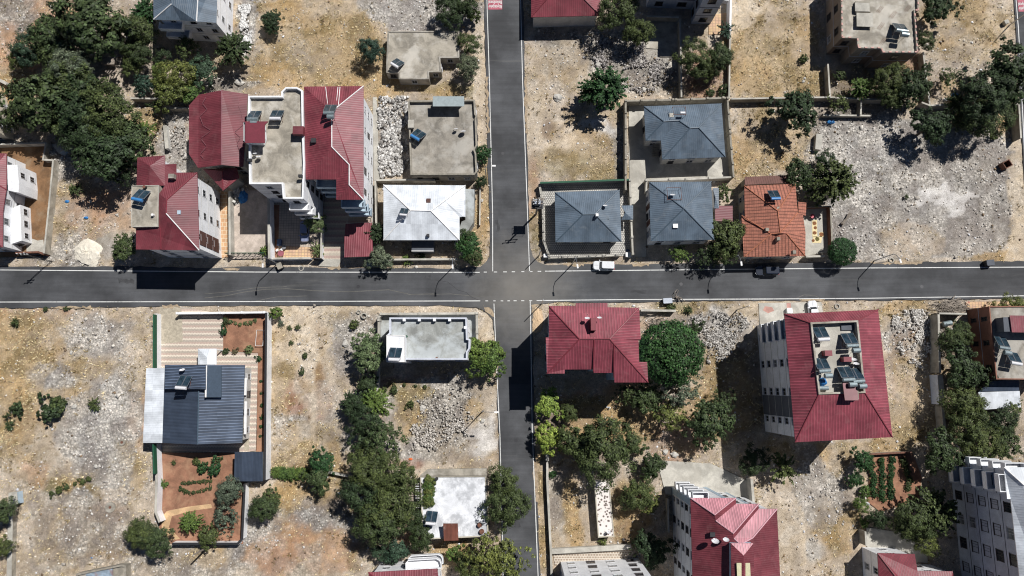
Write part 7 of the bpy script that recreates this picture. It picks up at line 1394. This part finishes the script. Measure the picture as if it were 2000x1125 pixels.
for k in range(7): m0, m1 = a+e*k/7, a+e*(k+1)/7; b.tube([m0, m1-Vector((0, 0, 1.6))], .045, 5); b.tube([m0-Vector((0, 0, 1.8)), m0], .05, 5)
b.build('brace', M['dsteel'], t)
t = thing('bench_frame', 'pale pipe enclosure behind the red carport', 'enclosure', tuple(P(702, 425))); b = MB(); a = PP([(678, 417), (728, 415), (728, 434), (678, 436)], 1.6)
for i in range(4): b.tube([a[i], a[(i+1) % 4]], .06, 5); b.tube([Vector((a[i].x, a[i].y, 0)), a[i]], .06, 5)
b.build('frame', M['offwhite'], t)
for lab, x, y, mat, s in (('orange scrap on the stones above the limewashed house', 802, 897, 'orange', .4), ('blue rag on the orange lot', 167, 425, 'bluet', .5), ('blue rag on the straw left of the weed bush', 130, 393, 'bluet', .5), ('blue sack beside the large tree by the side road', 1866, 186, 'bluet', .9), ('red scrap on the pavement left of the terracotta house', 1893, 590, 'redp', .25), ('blue plastic strips at the top of the grey rubble lot', 1623, 238, 'bluet', .8), ('purple laundry bundle at the yard drive', 1226, 489, 'bluep', .5), ('white rag pile beside the blue sack', 1848, 194, 'whitetrim', .6), ('white tile scrap on the left lot by the tree', 178, 1090, 'bluet', .2), ('white bag on the golden grass below the lower grove', 663, 963, 'whitetrim', .45)):
    p = P(x, y, .1); t = thing('scrap', lab, 'scrap', (p.x, p.y, .0)); heap(MB(), (p.x, p.y, -.02), s, s*.55, s*.35, int(x), 10, 4).build('cloth', M[mat], t)
# pots, pipes and dark barrels on roofs
for lab, x, y, h, r_, mat in (('upper dark barrel on the limewashed roof', 937, 1025, 3.25, .45, 'black'), ('lower rusty barrel on the limewashed roof', 941, 1038, 3.25, .45, 'rust'), ('green pot on the flat roof beside the stair tower', 794, 657, 7.1, .2, 'greenf'), ('black tyre on the flat roof near its lower parapet', 853, 700, 7.1, .25, 'black'), ('dark pot on the roof terrace of the left apartment', 283, 366, 12.3, .3, 'black'), ('white bucket on the roof terrace of the left apartment', 299, 420, 12.3, .25, 'whitetrim'), ('white pot at the foot of the plot wall', 853, 935, 3.3, .3, 'dsteel')):
    p = P(x, y, h+.3); t = thing('barrel', lab, 'barrel', (p.x, p.y, h)); b = MB(); b.tube([(0, 0, 0), (0, 0, .3), (0, 0, .6)], [r_*.9, r_, r_*.85], 14); b.build('drum', M[mat], t, world=False); b = MB(); b.tube([(0, 0, .6), (0, 0, .64)], r_*.92, 14); b.build('rim', M[mat if mat != 'black' else 'rust'], t, world=False)

# ---------------------------------------------------------------- rubble and dry grass: stuff nobody could count
gx0, gy0, gs = -118.0, -50.0, 0.5
def grid_at(A, x, y):
    i = np.clip(((x-gx0)/gs).astype(int)+4, 4, A.shape[0]-5); j = np.clip(((y-gy0)/gs).astype(int)+4, 4, A.shape[1]-5); return A[i, j]
def allowed(x, y):
    ok = np.ones(x.shape, bool)
    for pl in EXCL: ok &= ~pip(x, y, pl)
    return ok
def scatter(n, dens, seed):
    r = np.random.RandomState(seed); x = r.uniform(-112, 112, n); y = r.uniform(-46, 84, n)
    keep = r.rand(n) < dens(x, y); x, y = x[keep], y[keep]; ok = allowed(x, y); return x[ok], y[ok], r
def rocks(name, n, smin, smax, dens, mat, seed, label, z=None):
    x, y, r = scatter(n, dens, seed); m = len(x); s = smin+(smax-smin)*r.rand(m)**3
    c = np.array([[-1, -1, -1], [1, -1, -1], [1, 1, -1], [-1, 1, -1], [-1, -1, 1], [1, -1, 1], [1, 1, 1], [-1, 1, 1]], float)*.5
    v = c[None]*(1+r.uniform(-.45, .45, (m, 8, 3))); v[:, 4:, :2] *= .75; v[..., 2] *= r.uniform(.4, .9, (m, 1)); v[..., 0] *= r.uniform(.7, 1.5, (m, 1))
    a = r.uniform(0, 6.283, m); ca, sa = np.cos(a)[:, None], np.sin(a)[:, None]; X = v[..., 0]*ca-v[..., 1]*sa; Y = v[..., 0]*sa+v[..., 1]*ca
    tl = r.uniform(-.4, .4, (m, 1)); Z = v[..., 2]+X*tl
    g = grid_at(GZ, x, y) if z is None else np.full(m, z)
    V = np.stack([X*s[:, None]+x[:, None], Y*s[:, None]+y[:, None], Z*s[:, None]+(g+s*.18)[:, None]], -1).reshape(-1, 3)
    q = np.array([[0, 3, 2, 1], [4, 5, 6, 7], [0, 1, 5, 4], [1, 2, 6, 5], [2, 3, 7, 6], [3, 0, 4, 7]]); F = (np.arange(m)[:, None, None]*8+q[None]).reshape(-1, 4)
    me = fastmesh(name, V, F); me.materials.append(mat); o = link(bpy.data.objects.new(name, me)); o['kind'] = 'stuff'; o['label'] = label; return o
wob = lambda x, y: np.clip((fbm(x, y, .18, 2)-.38)*4, .05, 1)
rocks('rubble', 150000, .1, .38, lambda x, y: np.clip(grid_at(GRUB, x, y)-.25, 0, 1)*1.1*wob(x, y), rockm('broken_stone', C(134, 126, 118), C(230, 226, 220)), 5, 'grey and white broken stone strewn over the empty lots')
rocks('pebbles', 90000, .08, .3, lambda x, y: .12+.4*grid_at(GRUB, x, y), rockm('pebble', C(120, 104, 86), C(238, 233, 225)), 8, 'small pale stones strewn over the dirt')
rocks('litter', 5000, .12, .4, lambda x, y: .5*wob(x, y), rockm('litter', C(200, 200, 205), C(245, 245, 245)), 21, 'white scraps and litter strewn over the lots')
rocks('stones', 9000, .3, .75, lambda x, y: .5*np.clip(grid_at(GRUB, x, y)-.3, 0, 1)*wob(y, x), rockm('large_stone', C(140, 132, 122), C(222, 216, 206)), 22, 'larger loose stones on the rubble lots')
rocks('earth_clods', 26000, .1, .4, lambda x, y: .25*wob(y, x), rockm('earth_clod', C(98, 82, 66), C(160, 136, 108)), 9, 'brown earth clods on the bare ground')
def dense_heap(name, poly, n, smin, smax, c1, c2, seed, label, zh=.3):
    pl = [(p.x, p.y) for p in PP(poly)]; xs_ = [p[0] for p in pl]; ys_ = [p[1] for p in pl]; r = np.random.RandomState(seed)
    x = r.uniform(min(xs_), max(xs_), n); y = r.uniform(min(ys_), max(ys_), n); k = pip(x+(fbm(x, y, .5, 1)-.5)*4.5, y+(fbm(x, y, .5, 5)-.5)*4.5, pl)&(r.rand(n) < np.clip((fbm(x, y, .45, 2)-.4)*4.5, .05, 1)); x, y = x[k], y[k]; ok = allowed(x, y); x, y = x[ok], y[ok]; m = len(x)
    s = smin+(smax-smin)*r.rand(m)**2; c = np.array([[-1, -1, -1], [1, -1, -1], [1, 1, -1], [-1, 1, -1], [-1, -1, 1], [1, -1, 1], [1, 1, 1], [-1, 1, 1]], float)*.5
    v = c[None]*(1+r.uniform(-.5, .5, (m, 8, 3))); v[..., 0] *= r.uniform(.7, 1.6, (m, 1)); a = r.uniform(0, 6.283, m); ca, sa = np.cos(a)[:, None], np.sin(a)[:, None]; X = v[..., 0]*ca-v[..., 1]*sa; Y = v[..., 0]*sa+v[..., 1]*ca
    Z = v[..., 2]+X*r.uniform(-.6, .6, (m, 1)); z0 = zh*fbm(x, y, .5, 3)
    V = np.stack([X*s[:, None]+x[:, None], Y*s[:, None]+y[:, None], Z*s[:, None]+z0[:, None]], -1).reshape(-1, 3)
    q = np.array([[0, 3, 2, 1], [4, 5, 6, 7], [0, 1, 5, 4], [1, 2, 6, 5], [2, 3, 7, 6], [3, 0, 4, 7]]); F = (np.arange(m)[:, None, None]*8+q[None]).reshape(-1, 4)
    me = fastmesh(name, V, F); me.materials.append(rockm(name+'_stone', c1, c2)); o = link(bpy.data.objects.new(name, me)); o['kind'] = 'stuff'; o['label'] = label
dense_heap('rubble', [(740, 196), (796, 190), (800, 240), (784, 262), (784, 350), (742, 350)], 14300, .09, .44, C(112, 106, 100), C(232, 230, 226), 1, 'white rubble heap between the L-shaped roof and the square concrete house')
dense_heap('rubble', [(1142, 72), (1160, 58), (1200, 70), (1262, 95), (1275, 120), (1310, 118), (1318, 140), (1292, 160), (1280, 185), (1232, 186), (1232, 170), (1262, 140), (1215, 138), (1170, 132), (1145, 100)], 13860, .08, .27, C(96, 90, 86), C(204, 198, 194), 2, 'grey rubble beside the big spiky tree')
dense_heap('rubble', [(1320, 610), (1410, 612), (1462, 622), (1470, 640), (1440, 668), (1400, 720), (1378, 700), (1366, 655), (1330, 630)], 9000, .08, .27, C(118, 112, 106), C(212, 208, 202), 3, 'white rubble between dome tree and large apartment')
dense_heap('rubble', [(805, 762), (850, 770), (900, 758), (925, 800), (915, 835), (880, 870), (830, 880), (800, 850), (822, 815)], 6240, .08, .27, C(140, 132, 122), C(222, 216, 208), 4, 'pale rubble south of the flat roofed house')
dense_heap('rubble', [(466, 20), (480, 10), (492, 60), (488, 100), (470, 96)], 4125, .09, .30, C(190, 188, 186), C(244, 243, 240), 5, 'white rubble strip beside the slate roofed house')
dense_heap('rubble', [(92, 282), (112, 284), (134, 312), (124, 324), (100, 308)], 2310, .08, .27, C(150, 145, 138), C(225, 222, 216), 6, 'stone pile at the corner of the brown courtyard')
dense_heap('rubble', [(1740, 604), (1815, 604), (1825, 690), (1790, 720), (1752, 680)], 5280, .08, .27, C(160, 154, 146), C(230, 226, 220), 7, 'stones right of the large red roof')
dense_heap('rubble', [(330, 250), (368, 240), (368, 310), (340, 310), (330, 290)], 2970, .08, .27, C(150, 144, 136), C(225, 220, 212), 8, 'stones left of the faceted red roof')
def tufts(name, n, dens, mat, seed, label, hmin=.12, hmax=.4, blades=5, spread=.22):
    x, y, r = scatter(n, dens, seed); m = len(x); g = grid_at(GZ, x, y); h = r.uniform(hmin, hmax, m)
    a = r.uniform(0, 6.283, (m, blades)); lean = r.uniform(.4, 1.4, (m, blades))*h[:, None]; bx = x[:, None]+r.randn(m, blades)*spread*.4; by = y[:, None]+r.randn(m, blades)*spread*.4; w = .035+.03*r.rand(m, blades)
    z = g[:, None]+np.zeros((m, blades)); dx, dy = np.cos(a), np.sin(a)
    v = np.stack([np.stack([bx-dy*w, by+dx*w, z], -1), np.stack([bx+dy*w, by-dx*w, z], -1), np.stack([bx+dx*lean, by+dy*lean, z+h[:, None]], -1)], 2).reshape(-1, 3)
    me = fastmesh(name, v, np.arange(len(v)).reshape(-1, 3)); me.materials.append(mat); o = link(bpy.data.objects.new(name, me)); o['kind'] = 'stuff'; o['label'] = label
tufts('dry_grass', 130000, lambda x, y: np.clip(grid_at(GGRA, x, y)-.15, 0, 1)*np.clip((fbm(x, y, .3, 6)-.3)*3.2, .08, 1), leafm('dry_grass', C(172, 154, 116), C(212, 198, 164)), 12, 'matted dry grass on the empty lots')
tufts('weeds', 60000, lambda x, y: np.clip(grid_at(GGRA, x, y)*.5+.1, 0, 1)*np.clip((fbm(x, y, .22, 7)-.55)*6, 0, 1), leafm('dry_weeds', C(98, 88, 58), C(128, 108, 70)), 13, 'brown green weeds on the empty lots', .15, .45, 7, .3)
